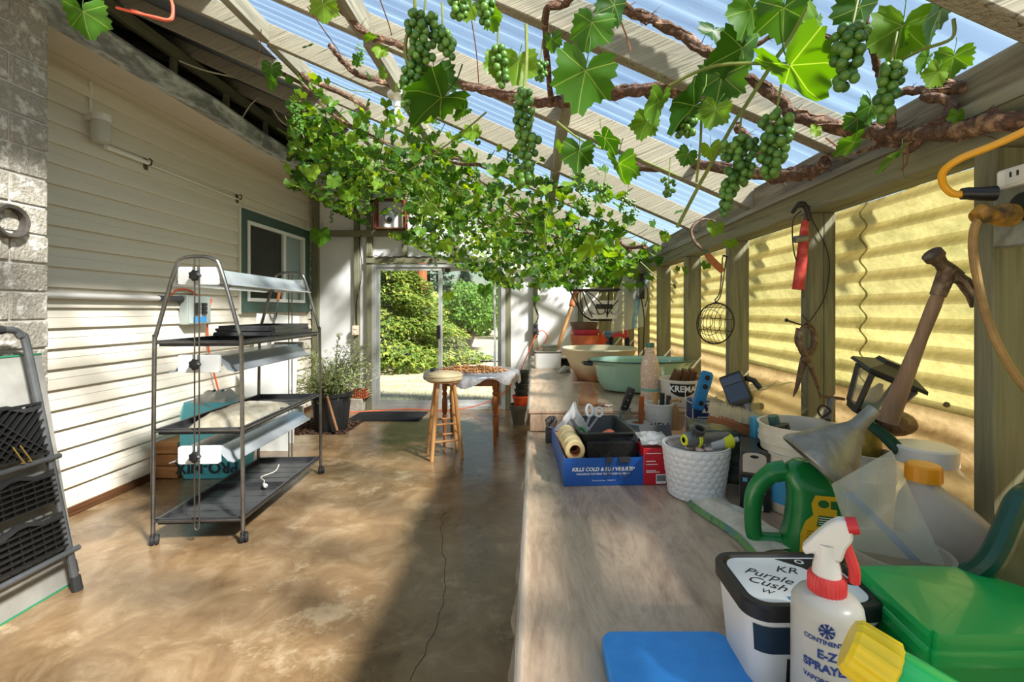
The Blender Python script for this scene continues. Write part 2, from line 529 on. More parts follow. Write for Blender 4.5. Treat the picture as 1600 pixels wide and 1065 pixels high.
struct('doorstep_slab', g, mt_conc, bevel=.01)
g = G()
for i in range(5200):
    x, y = rnd.uniform(-3.4, .6), 7.4 + 4.2 * rnd.random() ** 1.3
    h = rnd.uniform(.02, .055); a = rnd.uniform(0, 6.28); w = .004
    z = gz(x, y) - .02
    dx, dy = math.cos(a) * w, math.sin(a) * w
    g.add([(x - dx, y - dy, z), (x + dx, y + dy, z), (x + rnd.uniform(-.03, .03), y + rnd.uniform(-.03, .03), z + h)], [(0, 1, 2)])
mt_blade = M('dry_grass_blade', (186,166,116), (140,138,80), scale=3, rough=.9, trans=.3)
solo('dry_grass', g, mt_blade, 'short sun-bleached grass of the lawn beyond the glass door', 'grass', kind='stuff', smooth=False)

# ------------------------------------------------------------------ left wall: house siding
g = G(); g.bx(XL - .16, XL - .02, YF, 4.97, 0, 3.02); g.bx(XL - .16, XL - .02, 6.5, YB + .1, 0, 3.02)
g.bx(XL - .16, XL - .02, 4.97, 6.5, 0, 1.36); g.bx(XL - .16, XL - .02, 4.97, 6.5, 2.475, 3.02)
wall_left = struct('wall_left', g, mt_siding, smooth=False)
CH = .134
def plank(y0, y1, z):
    g = G()
    pr = [(XL - .02, z), (XL + .020, z), (XL + .022, z + .012), (XL + .010, z + CH * .5), (XL + .013, z + CH * .52), (XL - .004, z + CH + .004), (XL - .02, z + CH + .004)]
    n = len(pr)
    vs = [(p[0], y0, p[1]) for p in pr] + [(p[0], y1, p[1]) for p in pr]
    g.add(vs, [tuple(range(n)), tuple(range(2*n - 1, n - 1, -1))] + [(i, n + i, n + (i + 1) % n, (i + 1) % n) for i in range(n)])
    return g
for k in range(22):
    z = .06 + k * CH
    ys = [YF, rnd.uniform(-.2, .8), rnd.uniform(3.2, 4.7), YB]
    hole = z + CH > 1.36 and z < 2.475
    for a, b in zip(ys, ys[1:]):
        if hole and b > 4.97:
            if a < 4.96: part('siding_plank', plank(a + .001, 4.97, z), mt_siding, wall_left)
            part('siding_plank', plank(6.5, YB, z), mt_siding, wall_left)
        else:
            part('siding_plank', plank(a + .001, b, z), mt_siding, wall_left)
g = G(); g.bx(XL, XL + .035, YF, 6.5, 0, .062)
struct('baseboard_left', g, mt_brown_wood, bevel=.005)

# eave: soffit boards, fascia, gutter, roof of the house
soffit = struct('soffit')
for k in range(5):
    y0 = YF + k * 1.82
    g = G(); 
    for s in range(3): g.bx(XL - .02 + s * .135, XL + .112 + s * .135, y0, y0 + 1.815, 3.0 + (.003 if s % 2 else 0), 3.02)
    part('soffit_panel', g, mt_soffit, soffit, smooth=False)
gut = struct('trim_1')
g = G()
prof = [(-2.735, 3.105), (-2.735, 2.985), (-2.665, 2.985), (-2.648, 3.03), (-2.64, 3.07), (-2.622, 3.092), (-2.622, 3.108), (-2.636, 3.108), (-2.636, 3.095), (-2.655, 3.07), (-2.667, 3.0), (-2.725, 3.0), (-2.725, 3.105)]
n = len(prof); nn = 60
rings = []
for j in range(nn + 1):
    y = YF + (YB - YF) * j / nn
    w = .006 * math.sin(y * 2.1) + .004 * math.sin(y * 5.3)
    rings.append([(x + w, y, z + w * .6 - .006 * math.sin(y * 1.1)) for x, z in prof])
loft(g, rings)
part('gutter', g, mt_gutter, gut, 'weathered grey eaves gutter')
g = G()
for j in range(6): g.tube([P(438 + j * 4, 232 + j * 5, 4.9 + .01 * j)] * 1 + [P(447 + j * 4, 250 + j * 4, 4.85)], .004, 5)
g = G(); g.bx(-2.76, -2.735, YF, YB, 2.99, 3.13)
part('fascia', g, mt_soffit, gut)
roofh = struct('house_roof')
for k in range(9):
    x0 = -2.69 - k * .2; z0 = 3.12 + k * .062
    for j in range(10):
        y0 = YF + j * .91 + (.3 if k % 2 else 0) - .3
        g = G()
        g.add([(x0, y0, z0 - .006), (x0, min(y0 + .905, YB), z0 - .006), (x0 - .27, min(y0 + .905, YB), z0 + .072), (x0 - .27, y0, z0 + .072),
               (x0, y0, z0 + .008), (x0, min(y0 + .905, YB), z0 + .008), (x0 - .27, min(y0 + .905, YB), z0 + .08), (x0 - .27, y0, z0 + .08)],
              [(0,1,2,3), (4,7,6,5), (0,4,5,1), (1,5,6,2), (2,6,7,3), (3,7,4,0)])
        part('shingle', g, mt_shingle, roofh, smooth=False)
g = G(); g.bx(-4.5, -4.45, YF, YB, 3.3, 4.3)
part('gable_board', g, mt_bluegrey, roofh)
g = G(); g.bx(-4.45, -2.60, YB + .0, YB + .03, 3.02, 4.35)
part('end_board', g, mt_bluegrey, roofh)
gb = struct('trim_2')
g = G(); g.bx(-2.765, -2.725, YF, YB, 3.30, 3.39)
part('ledger_beam', g, mt_girt, gb, bevel=.004)
for k in range(-7, 6):
    y = 3.55 + .61 * k
    if y > YB - .1: continue
    g = G(); g.bx(-2.765, -2.727, y, y + .038, 3.1, 3.30)
    part('cripple_post', g, mt_stud, gb, bevel=.003)

# ------------------------------------------------------------------ rafters, blocking, corrugated roof
ceil = struct('ceiling')
RY_ = [-1.09, -.48, .13, .74] + [1.29 + .613 * k for k in range(9)]
def rafter(y):
    g = G()
    xl, xr = -4.4, 1.18
    n = 12
    lo = [(xl + (xr - xl) * i / n, zb(xl + (xr - xl) * i / n) + rnd.uniform(-.003, .003)) for i in range(n + 1)]
    hi = [(x, zb(x) + .112) for x, _ in reversed(lo)]
    poly = lo + hi
    g.prism(poly, -(y + .041), -y, RX(PI / 2))
    return g
for y in RY_:
    if y > 6.3: continue
    part('rafter', rafter(y), mt_rafter, ceil, bevel=.004)
ys = sorted(RY_)
for xi, bx_ in enumerate((-1.44, -.69, .12)):
    for a, b in zip(ys, ys[1:]):
        if a > 5.6 or (bx_ > 0 and a < 1.0): continue
        g = G(); z0 = zb(bx_)
        dz = -.012 if xi == 1 else .0
        g.bx(bx_ - .021, bx_ + .021, a + .043, b - .002, z0 + dz, z0 + .098)
        part('blocking', g, mt_block, ceil, bevel=.003)

def roof_sheet_material():
    m, n, l, out = newmat('translucent_blue_roofing')
    vec = coords(n, l, (1, 1, 1))
    tp = n.new('ShaderNodeBsdfTransparent'); tp.inputs[0].default_value = (.84, .88, .93, 1)
    tl = n.new('ShaderNodeBsdfTranslucent'); tl.inputs[0].default_value = lin((176,204,226))
    gl = n.new('ShaderNodeBsdfDiffuse'); gl.inputs[0].default_value = lin((140,165,195))
    c, f = colour_noise(n, l, coords(n, l, (.4, 12, .4)), [(60,60,60), (200,200,200)], 2.2, 6, .7)
    mr = n.new('ShaderNodeMapRange'); mr.inputs[1].default_value = .35; mr.inputs[2].default_value = .7; mr.inputs[3].default_value = .09; mr.inputs[4].default_value = .30
    l.new(f, mr.inputs[0])
    m1 = n.new('ShaderNodeMixShader'); m1.inputs[0].default_value = .35
    l.new(tl.outputs[0], m1.inputs[1]); l.new(gl.outputs[0], m1.inputs[2])
    m2 = n.new('ShaderNodeMixShader'); l.new(mr.outputs[0], m2.inputs[0])
    l.new(tp.outputs[0], m2.inputs[1]); l.new(m1.outputs[0], m2.inputs[2])
    l.new(m2.outputs[0], out.inputs[0])
    return m
mt_roof = roof_sheet_material()
PITCH = .0762
roof = struct('roof')
y0 = -1.4
while y0 < 6.75:
    y1 = min(y0 + .66, 6.8)
    nu = int((y1 + .05 - y0) / PITCH * 8)
    g = G()
    def fn(u, v, y0=y0, y1=y1):
        x = 1.30 - 3.1 * v; y = y0 + (y1 + .05 - y0) * u
        return (x, y, zb(x) + .128 + .010 * math.cos(2 * PI * y / PITCH) - .0015 * u)
    g.grid(fn, nu, 1)
    part('corrugated_sheet', g, mt_roof, roof)
    y0 = y1
for k in range(7):
    y0 = -1.4 + k * 1.2
    g = G(); a, b = -1.72, -4.5
    y1 = min(y0 + 1.195, 6.8)
    vs = [(a, y0, zb(a) + .114), (a, y1, zb(a) + .114), (b, y1, zb(b) + .114), (b, y0, zb(b) + .114)]
    g.add(vs + [(x, y, z + .014) for x, y, z in vs], [(0,1,2,3), (7,6,5,4), (0,4,5,1), (1,5,6,2), (2,6,7,3), (3,7,4,0)])
    part('roof_deck', g, mt_bluegrey, roof, smooth=False)

# ------------------------------------------------------------------ right wall
def fibreglass_material(name, cols, tr):
    m, n, l, out = newmat(name)
    vec = coords(n, l, (1, .5, 1))
    c1, f = colour_noise(n, l, vec, cols, 3.2, 7, .7, .4)
    c2, f2 = colour_noise(n, l, coords(n, l, (1, 1, 1)), [(150,128,66), (255,255,240)], 55, 4, .7)
    mx = n.new('ShaderNodeMix'); mx.data_type = 'RGBA'; mx.blend_type = 'MULTIPLY'; mx.inputs[0].default_value = .35
    l.new(c1, mx.inputs[6]); l.new(c2, mx.inputs[7])
    t = n.new('ShaderNodeBsdfTranslucent'); l.new(mx.outputs[2], t.inputs[0])
    b = n.new('ShaderNodeBsdfPrincipled'); b.inputs['Roughness'].default_value = .5; l.new(mx.outputs[2], b.inputs['Base Color'])
    ms = n.new('ShaderNodeMixShader'); ms.inputs[0].default_value = tr
    l.new(b.outputs[0], ms.inputs[1]); l.new(t.outputs[0], ms.inputs[2]); l.new(ms.outputs[0], out.inputs[0])
    return m
mt_fib = fibreglass_material('aged_yellow_fibreglass', [(140,133,84), (168,161,110), (122,122,72)], .60)
mt_fib_low = fibreglass_material('clear_lower_sheet', [(150,128,90), (174,156,118), (122,100,66)], .45)
wall_right = struct('wall_right')
for k in range(-3, 10):
    y = .885 + .6 * k
    if y > YB: continue
    g = G(); g.bx(XR, XO, y, y + .041, 0, 1.69)
    if k == 1: 
        g = G(); g.bx(XR, XR + .05, y, y + .041, 0, 1.69); g.bx(XR + .0515, XO, y + .001, y + .041, 0, 1.69)
    part('stud', g, mt_stud, wall_right, bevel=.003)
y0 = YF
while y0 < YB:
    y1 = min(y0 + 2.4, YB)
    g = G(); g.bx(XR - .004, XO, y0, y1 - .002, 1.69, 1.765)
    part('top_plate', g, mt_girt, wall_right, bevel=.004)
    y0 = y1
g = G()
nn = 50
rings = []
for j in range(nn + 1):
    y = YF + (YB - YF) * j / nn
    w = .006 * math.sin(y * 3) + rnd.uniform(-.003, .003)
    rings.append([(XR - .016 + w, y, 1.758), (XR + .03, y, 1.758), (XR + .03, y, 1.79 + w), (XR - .012 + w, y, 1.784 + w)])
loft(g, rings)
part('plate_batten', g, mt_block, wall_right, ang=.9)
mt_sub = wood('rough_plate_block', (150,142,122), (120,112,94), (92,86,72), axis='y', rough=.9, bump=.6)
for a, b in zip(ys, ys[1:]):
    g = G(); x = XR + .02
    g.bx(x, x + .04, a + .043, b - .002, 1.79, 1.875, )
    part('bird_block', g, mt_sub, wall_right, bevel=.006)
for a, b in ((YF, .3), (.3, 1.384), (1.384, 3.9), (3.9, YB)):
    g = G()
    def fz(u, v, a=a, b=b):
        z = 1.70 - .56 * v
        s = .0 if a in (YF, 1.384) else .003
        return (XO + .018 + s + .0105 * math.cos(2 * PI * z / .068), a + (b + .008 - a) * u, z)
    g.grid(fz, 12, 66)
    part('corrugated_sheet', g, mt_fib, wall_right)
    g = G()
    g.grid(lambda u, v, a=a, b=b: (XO + .036 + .009 * math.cos(2 * PI * (1.16 - 1.2 * v) / .068), a + (b - a) * u, 1.16 - 1.2 * v), 4, 140)
    part('lower_sheet', g, mt_fib_low, wall_right)

# ------------------------------------------------------------------ far wall with the sliding door
wall_back = struct('wall_back')
def top(x): return zb(x) + .10
def slab(x0, x1, y0, y1, z0, z1=None):
    g = G()
    a, b = (top(x0), top(x1)) if z1 is None else (z1, z1)
    g.add([(x0,y0,z0),(x1,y0,z0),(x1,y1,z0),(x0,y1,z0),(x0,y0,a),(x1,y0,b),(x1,y1,b),(x0,y1,a)],
          [(0,3,2,1),(4,5,6,7),(0,1,5,4),(1,2,6,5),(2,3,7,6),(3,0,4,7)])
    return g
def bx6(px): return (px - 835) / F * YB
D0, D1 = bx6(583), bx6(790)
for x0, x1, z0 in ((XL - .1, -2.49, 0), (-2.49, D0, 0), (D0, -1.81, 2.05), (-1.81, -1.1, 2.05), (-1.1, D1, 2.05), (D1, .02, 0), (.02, .63, 0), (.63, 1.0, 0)):
    part('wall_panel', slab(x0 + .001, x1 - .001, YB, YB + .025, z0), mt_white_panel, wall_back, smooth=False)
for x0, x1, z0, z1 in ((-3.10, -3.02, 0, 3.0), (-2.52, -2.45, .2, None), (D0 - .075, D0, 0, None), (-1.85, -1.78, 2.12, None), (-1.12, -1.05, 2.12, None), (D1, D1 + .075, 0, None), (-.02, .05, 0, None), (.61, .68, 0, None)):
    part('stud', slab(x0, x1, YB - .06, YB, z0, z1), mt_stud, wall_back, bevel=.003)
part('girt', slab(-3.02, -1.78, YB - .095, YB - .0605, 2.405, 2.495), mt_cross, wall_back, bevel=.003)
part('header', slab(D0 - .075, D1 + .075, YB - .075, YB - .061, 2.04, 2.125), mt_cross, wall_back, bevel=.003)
part('girt', slab(-.33, .61, YB - .075, YB - .061, 1.88, 1.95), mt_cross, wall_back, bevel=.003)
part('curb', slab(-2.95, D0 - .08, YB - .2, YB - .062, 0, .175), mt_conc, wall_back, bevel=.01)
mt_terra = M('terracotta', (178,92,58), (158,76,46), scale=20, rough=.85)
for k, x in enumerate((-2.68, -2.52, -2.40)):
    g = G(); w = (.13, .11, .10)[k]
    for hz in range(3):
        g.bx(x, x + w, YB - .19, YB - .08, .176 + hz * .038, .186 + hz * .038)
    g.bx(x, x + w, YB - .19, YB - .08, .29, .30)
    for q in range(4): g.bx(x + q * (w - .012) / 3, x + q * (w - .012) / 3 + .012, YB - .19, YB - .08, .176, .30)
    solo('hollow_brick', g, mt_terra, ['terracotta hollow brick on the curb, nearest the olive shrub', 'terracotta hollow brick on the curb, middle of three', 'terracotta hollow brick on the curb, against the door frame'][k], 'brick', group='hollow bricks on the curb', smooth=False)

door = struct('door_1')
zt = 2.037
g = G()
y0, y1 = YB - .06, YB + .06
g.bx(D0, D0 + .06, y0, y1, .0, zt); g.bx(D1 - .06, D1, y0, y1, 0, zt); g.bx(D0 + .06, D1 - .06, y0, y1, zt - .055, zt); g.bx(D0 + .06, D1 - .06, y0, y1, 0, .06)
part('door_frame', g, mt_alu, door, bevel=.003)
def sash(x0, x1, y, name, w0=.045, w1=.045):
    g = G()
    g.bx(x0, x0 + w0, y, y + .035, .06, zt - .056); g.bx(x1 - w1, x1, y, y + .035, .06, zt - .056)
    g.bx(x0 + w0, x1 - w1, y, y + .035, .06, .12); g.bx(x0 + w0, x1 - w1, y, y + .035, zt - .10, zt - .056)
    o = part(name, g, mt_alu, door, bevel=.002)
    g = G(); g.bx(x0 + w0 - .005, x1 - w1 + .005, y + .015, y + .019, .11, zt - .095)
    part('pane', g, mt_door_glass, o, smooth=False)
    return o
mid = bx6(687)
sash(D0 + .062, mid + .035, YB - .045, 'sliding_sash')
sash(mid - .012, D1 - .062, YB + .012, 'fixed_sash', w1=.05)
g = G(); g.box((mid - .005, YB - .062, CAMZ - .30), (.05, .03, .19))
part('door_handle', g, mt_black_rough, door, bevel=.008)
g = G(); g.box((mid + .11, YB + .005, zt - .09), (.07, .03, .05))
part('latch_block', g, mt_dgrey, door, bevel=.004)
g = G(); g.bx(D1 - .165, D1 - .135, YB - .03, YB + .005, .06, zt - .06)
part('screen_stile', g, mt_alu, door, bevel=.002)

# open end behind the camera: an unseen pale apron, added to bounce light in
g = G(); g.bx(-5, 4, -9, YF - .01, -.08, -.02)
struct('bounce_apron', g, M('pale_concrete', (206,200,188), (190,184,172), scale=5, rough=.9), smooth=False)

# ------------------------------------------------------------------ house window
win = struct('window_1')
wy0, wy1, wz0, wz1 = 4.97, 6.5, 1.36, 2.475
g = G()
for a in ((wy0, wy0 + .11, wz0, wz1), (wy1 - .16, wy1, wz0, wz1), (wy0 + .11, wy1 - .16, wz1 - .115, wz1), (wy0 + .11, wy1 - .16, wz0, wz0 + .12)):
    g = G(); g.bx(XL - .02, XL + .03, a[0], a[1], a[2], a[3]); part('window_trim', g, mt_green_trim, win, bevel=.003)
g = G(); g.bx(XL - .02, XL + .036, wy0 - .03, wy0 - .001, wz0 - .02, wz1 + .03); g.bx(XL - .02, XL + .036, wy0 - .0, wy1 + .0, wz1 + .001, wz1 + .03)
part('siding_channel', g, mt_siding, win, bevel=.003)
iy0, iy1, iz0, iz1 = wy0 + .11, wy1 - .16, wz0 + .12, wz1 - .115
my = iy0 + (iy1 - iy0) * .60
g = G()
fw = .04
g.bx(XL - .03, XL + .042, iy0, iy0 + fw, iz0, iz1); g.bx(XL - .03, XL + .042, iy1 - fw, iy1, iz0, iz1)
g.bx(XL - .03, XL + .042, iy0 + fw, iy1 - fw, iz0, iz0 + fw); g.bx(XL - .03, XL + .042, iy0 + fw, iy1 - fw, iz1 - fw, iz1)
part('window_frame', g, mt_white_vinyl, win, bevel=.003)
g = G(); g.bx(XL - .03, XL + .036, my - .03, my + .03, iz0 + fw, iz1 - fw); part('mullion', g, mt_white_vinyl, win, bevel=.003)
g = G(); g.bx(XL - .005, XL - .001, iy0 + fw, my - .03, iz0 + fw, iz1 - fw); part('pane', g, mt_win_glass, win, smooth=False)
g = G(); g.bx(XL - .005, XL - .001, my + .03, iy1 - fw, iz0 + fw, iz1 - fw); part('pane', g, mt_win_glass, win, smooth=False)
g = G(); g.bx(XL + .006, XL + .008, iy0 + fw, my - .03, iz0 + fw, iz1 - fw); part('fly_screen', g, mt_screen, win, smooth=False)
g = G(); nsl = 28
for k in range(nsl):
    z = iz0 + fw + (iz1 - iz0 - 2 * fw) * (k + .5) / nsl
    g.bx(XL - .035, XL - .018, my + .03, iy1 - fw, z - .016, z + .012, )
part('blind', g, mt_blind, win, smooth=False, kind='stuff')
g = G(); 
for k in range(nsl):
    z = iz0 + fw + (iz1 - iz0 - 2 * fw) * (k + .5) / nsl
    g.bx(XL - .11, XL - .09, iy0 + fw, my - .03, z - .012, z + .010)
part('blind', g, M('grey_blind', (168,162,150), rough=.6), win, smooth=False, kind='stuff')
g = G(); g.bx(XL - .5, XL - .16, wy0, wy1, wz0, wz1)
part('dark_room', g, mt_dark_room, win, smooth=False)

# ------------------------------------------------------------------ block chimney on the left
mt_blockwall = M('painted_concrete_block', (168,162,150), (140,134,122), (206,202,194), scale=16, rough=.95, bump=.9, detail=8, bscale=70, rand=.10)
mt_mortar = M('pale_mortar', (190,186,178), (170,166,158), scale=20, rough=.95)
CX, CY1 = -2.56, 2.47
chim = struct('chimney')
g = G(); g.bx(XL, CX - .008, .6, CY1 - .008, 0, 2.96)
part('mortar_core', g, mt_mortar, chim, smooth=False)
bh, bl = .146, .37
k = 0
z = .02
while z < 2.95:
    h = min(bh - .010, 2.955 - z)
    y = CY1
    first = True
    while y > .7:
        L = (bl * .5 if (k % 2 and first) else bl)
        first = False
        g = G(); x1 = CX + rnd.uniform(-.003, .003)
        g.bx(CX - .12, x1, y - L + .010, y, z, z + h)
        part('concrete_block', g, mt_blockwall, chim, bevel=.006)
        y -= L
    z += bh; k += 1
for kk in range(int(2.94 / bh)):
    for x0, x1 in ((XL + .01, XL + .28), (XL + .29, CX - .125)):
        g = G(); g.bx(x0, x1, CY1 - .1, CY1, .02 + kk * bh, .02 + kk * bh + bh - .01)
        part('concrete_block', g, mt_blockwall, chim, bevel=.006)
g = G()
m = TR(CX, 2.27, CAMZ + 140 / F * 2.27) @ RY(PI / 2)
g.lathe([(.062, -.1), (.062, .035), (.078, .04), (.084, .02), (.084, -.05)], 28, m=m)
part('flue_collar', g, M('sooty_collar', (92,86,80), (60,56,52), scale=20, rough=.6, metal=.4), chim, 'sooty metal flue collar')
g = G(); g.cyl((0, 0, -.08), .061, .01, 24, m=m)
part('flue_hole', g, mt_black_rough, chim)

# ------------------------------------------------------------------ trees outside
mt_bark_tree = M('tree_bark', (92,78,62), (64,54,44), scale=12, rough=.95, bump=.5, stretch=(1,1,.3))
mt_redbark = M('reddish_pine_bark', (176,104,66), (140,78,50), scale=9, rough=.95, bump=.5, stretch=(1,1,.3))
mt_conif = leaf_mat('golden_green_conifer', (84,110,48), (122,144,62), (178,178,92), trans=.25)
mt_dconif = leaf_mat('dark_green_conifer', (40,66,46), (52,80,54), (66,92,58), trans=.15)
mt_decid = leaf_mat('bright_tree_leaf', (70,108,42), (98,138,54), (138,170,76), trans=.35)
def conifer(loc, h, r, n, label, mat, droop=.6, group=None, trunk_r=.09, s0=.22):
    t = thing('conifer_tree', label, 'tree', loc, group=group)
    g = G(); g.tube([(0, 0, -.1), (.02, 0, h * .5), (0, 0, h * .97)], [trunk_r, trunk_r * .6, .01], 8)
    part('trunk', g, mt_bark_tree, t)
    g = G()
    for i in range(n):
        q = rnd.random() ** .75
        z = h * (1 - q) * .98 + .05
        rr = r * q ** .85 * (.35 + .65 * rnd.random() ** .4)
        a = rnd.uniform(0, 2 * PI)
        bump_ = 1 + .18 * math.sin(a * 5 + z * 3) + .12 * math.sin(z * 9 + a * 2)
        rr *= bump_
        c = Vector((rr * math.cos(a), rr * math.sin(a), z))
        out_ = Vector((math.cos(a + rnd.uniform(-.5, .5)), math.sin(a + rnd.uniform(-.5, .5)), -droop + rnd.uniform(-.3, .5))).normalized()
        side = out_.cross(Vector((rnd.uniform(-.4, .4), rnd.uniform(-.4, .4), 1))).normalized()
        s = s0 * rnd.uniform(.6, 1.2); w = s * .16
        g.add([c, c + out_ * s * .4 + side * w, c + out_ * s, c + out_ * s * .4 - side * w,
               c + out_ * s * .25 + side * w * 3 + Vector((0, 0, -.2 * s)), c + out_ * s * .25 - side * w * 3 + Vector((0, 0, -.2 * s))],
              [(0, 1, 2, 3), (0, 4, 1), (0, 3, 5)])
    part('foliage', g, mat, t, smooth=False, kind='stuff')
    return t
conifer((-4.05, 12.9, -.08), 3.3, 2.3, 24000, 'golden-green drooping conifer filling the left door pane', mt_conif, .5, s0=.16)
def broadleaf(name, label, loc, trunks, cc, cr, n, mat, s0=.10, group=None, tr=.1):
    t = thing(name, label, 'tree', loc, group=group)
    g = G()
    for pts, r0 in trunks: g.tube(pts, [r0 * (1 - .55 * i / (len(pts) - 1)) for i in range(len(pts))], 8)
    part('trunk', g, mt_bark_tree, t)
    g = G()
    for i in range(n):
        d = Vector((rnd.gauss(0, 1), rnd.gauss(0, 1), rnd.gauss(0, 1))).normalized()
        q = rnd.random() ** .4
        k = 1 + .22 * math.sin(d.x * 7 + 1) * math.sin(d.z * 6) + .12 * math.sin(d.y * 9 + d.z * 5)
        c = Vector((cc[0] + d.x * cr[0] * q * k, cc[1] + d.y * cr[1] * q * k, cc[2] + d.z * cr[2] * q * k))
        u = Vector((rnd.gauss(0, 1), rnd.gauss(0, 1), rnd.gauss(0, 1) - .6)).normalized(); v = u.orthogonal().normalized()
        s = s0 * rnd.uniform(.6, 1.3)
        g.add([c, c + u * s * .5 + v * s * .32, c + u * s, c + u * s * .5 - v * s * .32], [(0, 1, 2, 3)])
    part('crown', g, mat, t, smooth=False, kind='stuff')
    return t
broadleaf('fruit_tree', 'bright green round tree with a forked trunk beyond the gravel road', (-2.45, 17.1, -.08),
          [([(0, 0, -.1), (-.03, 0, .25), (-.28, .05, .9), (-.5, 0, 1.5)], .17), ([(.02, 0, -.1), (.05, 0, .25), (.3, .05, .9), (.5, .1, 1.6)], .17), ([(0, .02, .2), (.05, .1, 1.0), (.1, .1, 1.8)], .1)],
          (.35, 0, 1.62), (1.3, 1.2, .85), 9000, mt_decid, .12)
broadleaf('hedge_shrub', 'pale yellow-green shrub between the conifer and the forked tree', (-4.2, 20.5, -.08), [([(0, 0, 0), (0, 0, 1)], .08)], (0, 0, 1.15), (.9, .9, 1.05), 5000,
          leaf_mat('pale_shrub_leaf', (150,168,84), (178,190,104), (200,206,130), trans=.4), .14)
for k, (x, y, h, r, lab) in enumerate(((-6.5, 44, 5.4, .7, 'slim dark conifer far behind, in the gap of sky at mid door'), (-3.6, 48, 7.6, .8, 'tall thin dark conifer far behind the forked tree'),
                                       (-13.4, 36, 12, 2.3, 'dark conifer at the far left behind the golden conifer'), (-8.6, 38, 13, 2.3, 'dark conifer behind the red-barked pine trunk'), (.9, 44, 9.5, 2.0, 'dark conifer far behind the right edge of the door'), (-19, 40, 12, 2.3, 'dark conifer hidden mostly by the left door jamb'))):
    conifer((x, y, -.1), h, r, 2600, lab, mt_dconif, .35, group='dark conifers in the distance', trunk_r=.2, s0=.75)
t = thing('pine_tree', 'pine with a straight reddish trunk above the golden conifer', 'tree', (-5.55, 23.0, -.1))
g = G(); g.tube([(0, 0, 0), (.05, 0, 4), (0, 0, 9)], [.26, .24, .2], 10); part('trunk', g, mt_redbark, t)
g = G()
for i in range(2500):
    d = Vector((rnd.gauss(0, 1), rnd.gauss(0, 1), rnd.gauss(0, .6))); d = d.normalized() * rnd.random() ** .4 * 2.2
    u = Vector((rnd.gauss(0, 1), rnd.gauss(0, 1), rnd.gauss(0, 1))).normalized(); v = u.orthogonal()
    c = Vector((0, 0, 8.5)) + d
    g.add([c, c + u * .2 + v * .08, c + u * .45, c + u * .2 - v * .08], [(0, 1, 2, 3)])
part('crown', g, mt_dconif, t, smooth=False, kind='stuff')
for k, (x, y, r, z) in enumerate(((-7.6, 26, 1.7, 1.4), (-.2, 24, 1.9, 1.5), (-3.2, 27, 1.7, 1.25), (-10.5, 27, 2.2, 1.8), (2.4, 26, 2.0, 1.6))):
    broadleaf('hedge_shrub', ['green bush far behind, between conifer and sky gap', 'green bush behind the right edge of the forked tree', 'low green bush straight behind the forked trunk', 'wide green bush far left behind the conifer', 'green bush far right beyond the door frame'][k],
              (x, y, -.1), [([(0, 0, 0), (0, 0, 1)], .08)], (0, 0, z), (r, r * .8, z), 2600, mt_decid, .22, group='bushes along the far side of the lawn')

# ================================================================== GRAPE VINES
mt_cane = M('shaggy_vine_bark', (120,88,68), (78,56,44), (166,132,104), scale=34, rough=.95, bump=1.0, stretch=(1,1,1), bscale=90)
mt_stem = M('green_vine_stem', (120,130,60), (98,112,48), scale=20, rough=.6)
mt_leaf = leaf_mat('grape_leaf', (38,76,18), (66,112,26), (118,152,42), veins=True, trans=.45)
mt_leaf2 = leaf_mat('grape_leaf_small', (42,78,18), (74,114,28), (136,160,52), trans=.45)
def grape_material():
    m, n, l, out = newmat('unripe_green_grape')
    oi = n.new('ShaderNodeObjectInfo'); geo = n.new('ShaderNodeNewGeometry')
    ad = n.new('ShaderNodeMath'); ad.operation = 'ADD'; l.new(oi.outputs['Random'], ad.inputs[0]); l.new(geo.outputs['Random Per Island'], ad.inputs[1])
    fr = n.new('ShaderNodeMath'); fr.operation = 'FRACT'; l.new(ad.outputs[0], fr.inputs[0])
    r = n.new('ShaderNodeValToRGB'); e = r.color_ramp.elements
    e[0].color = lin((50,92,30)); e[1].color = lin((92,132,46)); l.new(fr.outputs[0], r.inputs[0])
    b = n.new('ShaderNodeBsdfPrincipled'); b.inputs['Roughness'].default_value = .38
    b.inputs['Subsurface Weight'].default_value = .25; b.inputs['Subsurface Radius'].default_value = (.004, .008, .003); b.inputs['Subsurface Scale'].default_value = .5
    l.new(r.outputs[0], b.inputs['Base Color']); l.new(b.outputs[0], out.inputs[0])
    return m
mt_grape = grape_material()

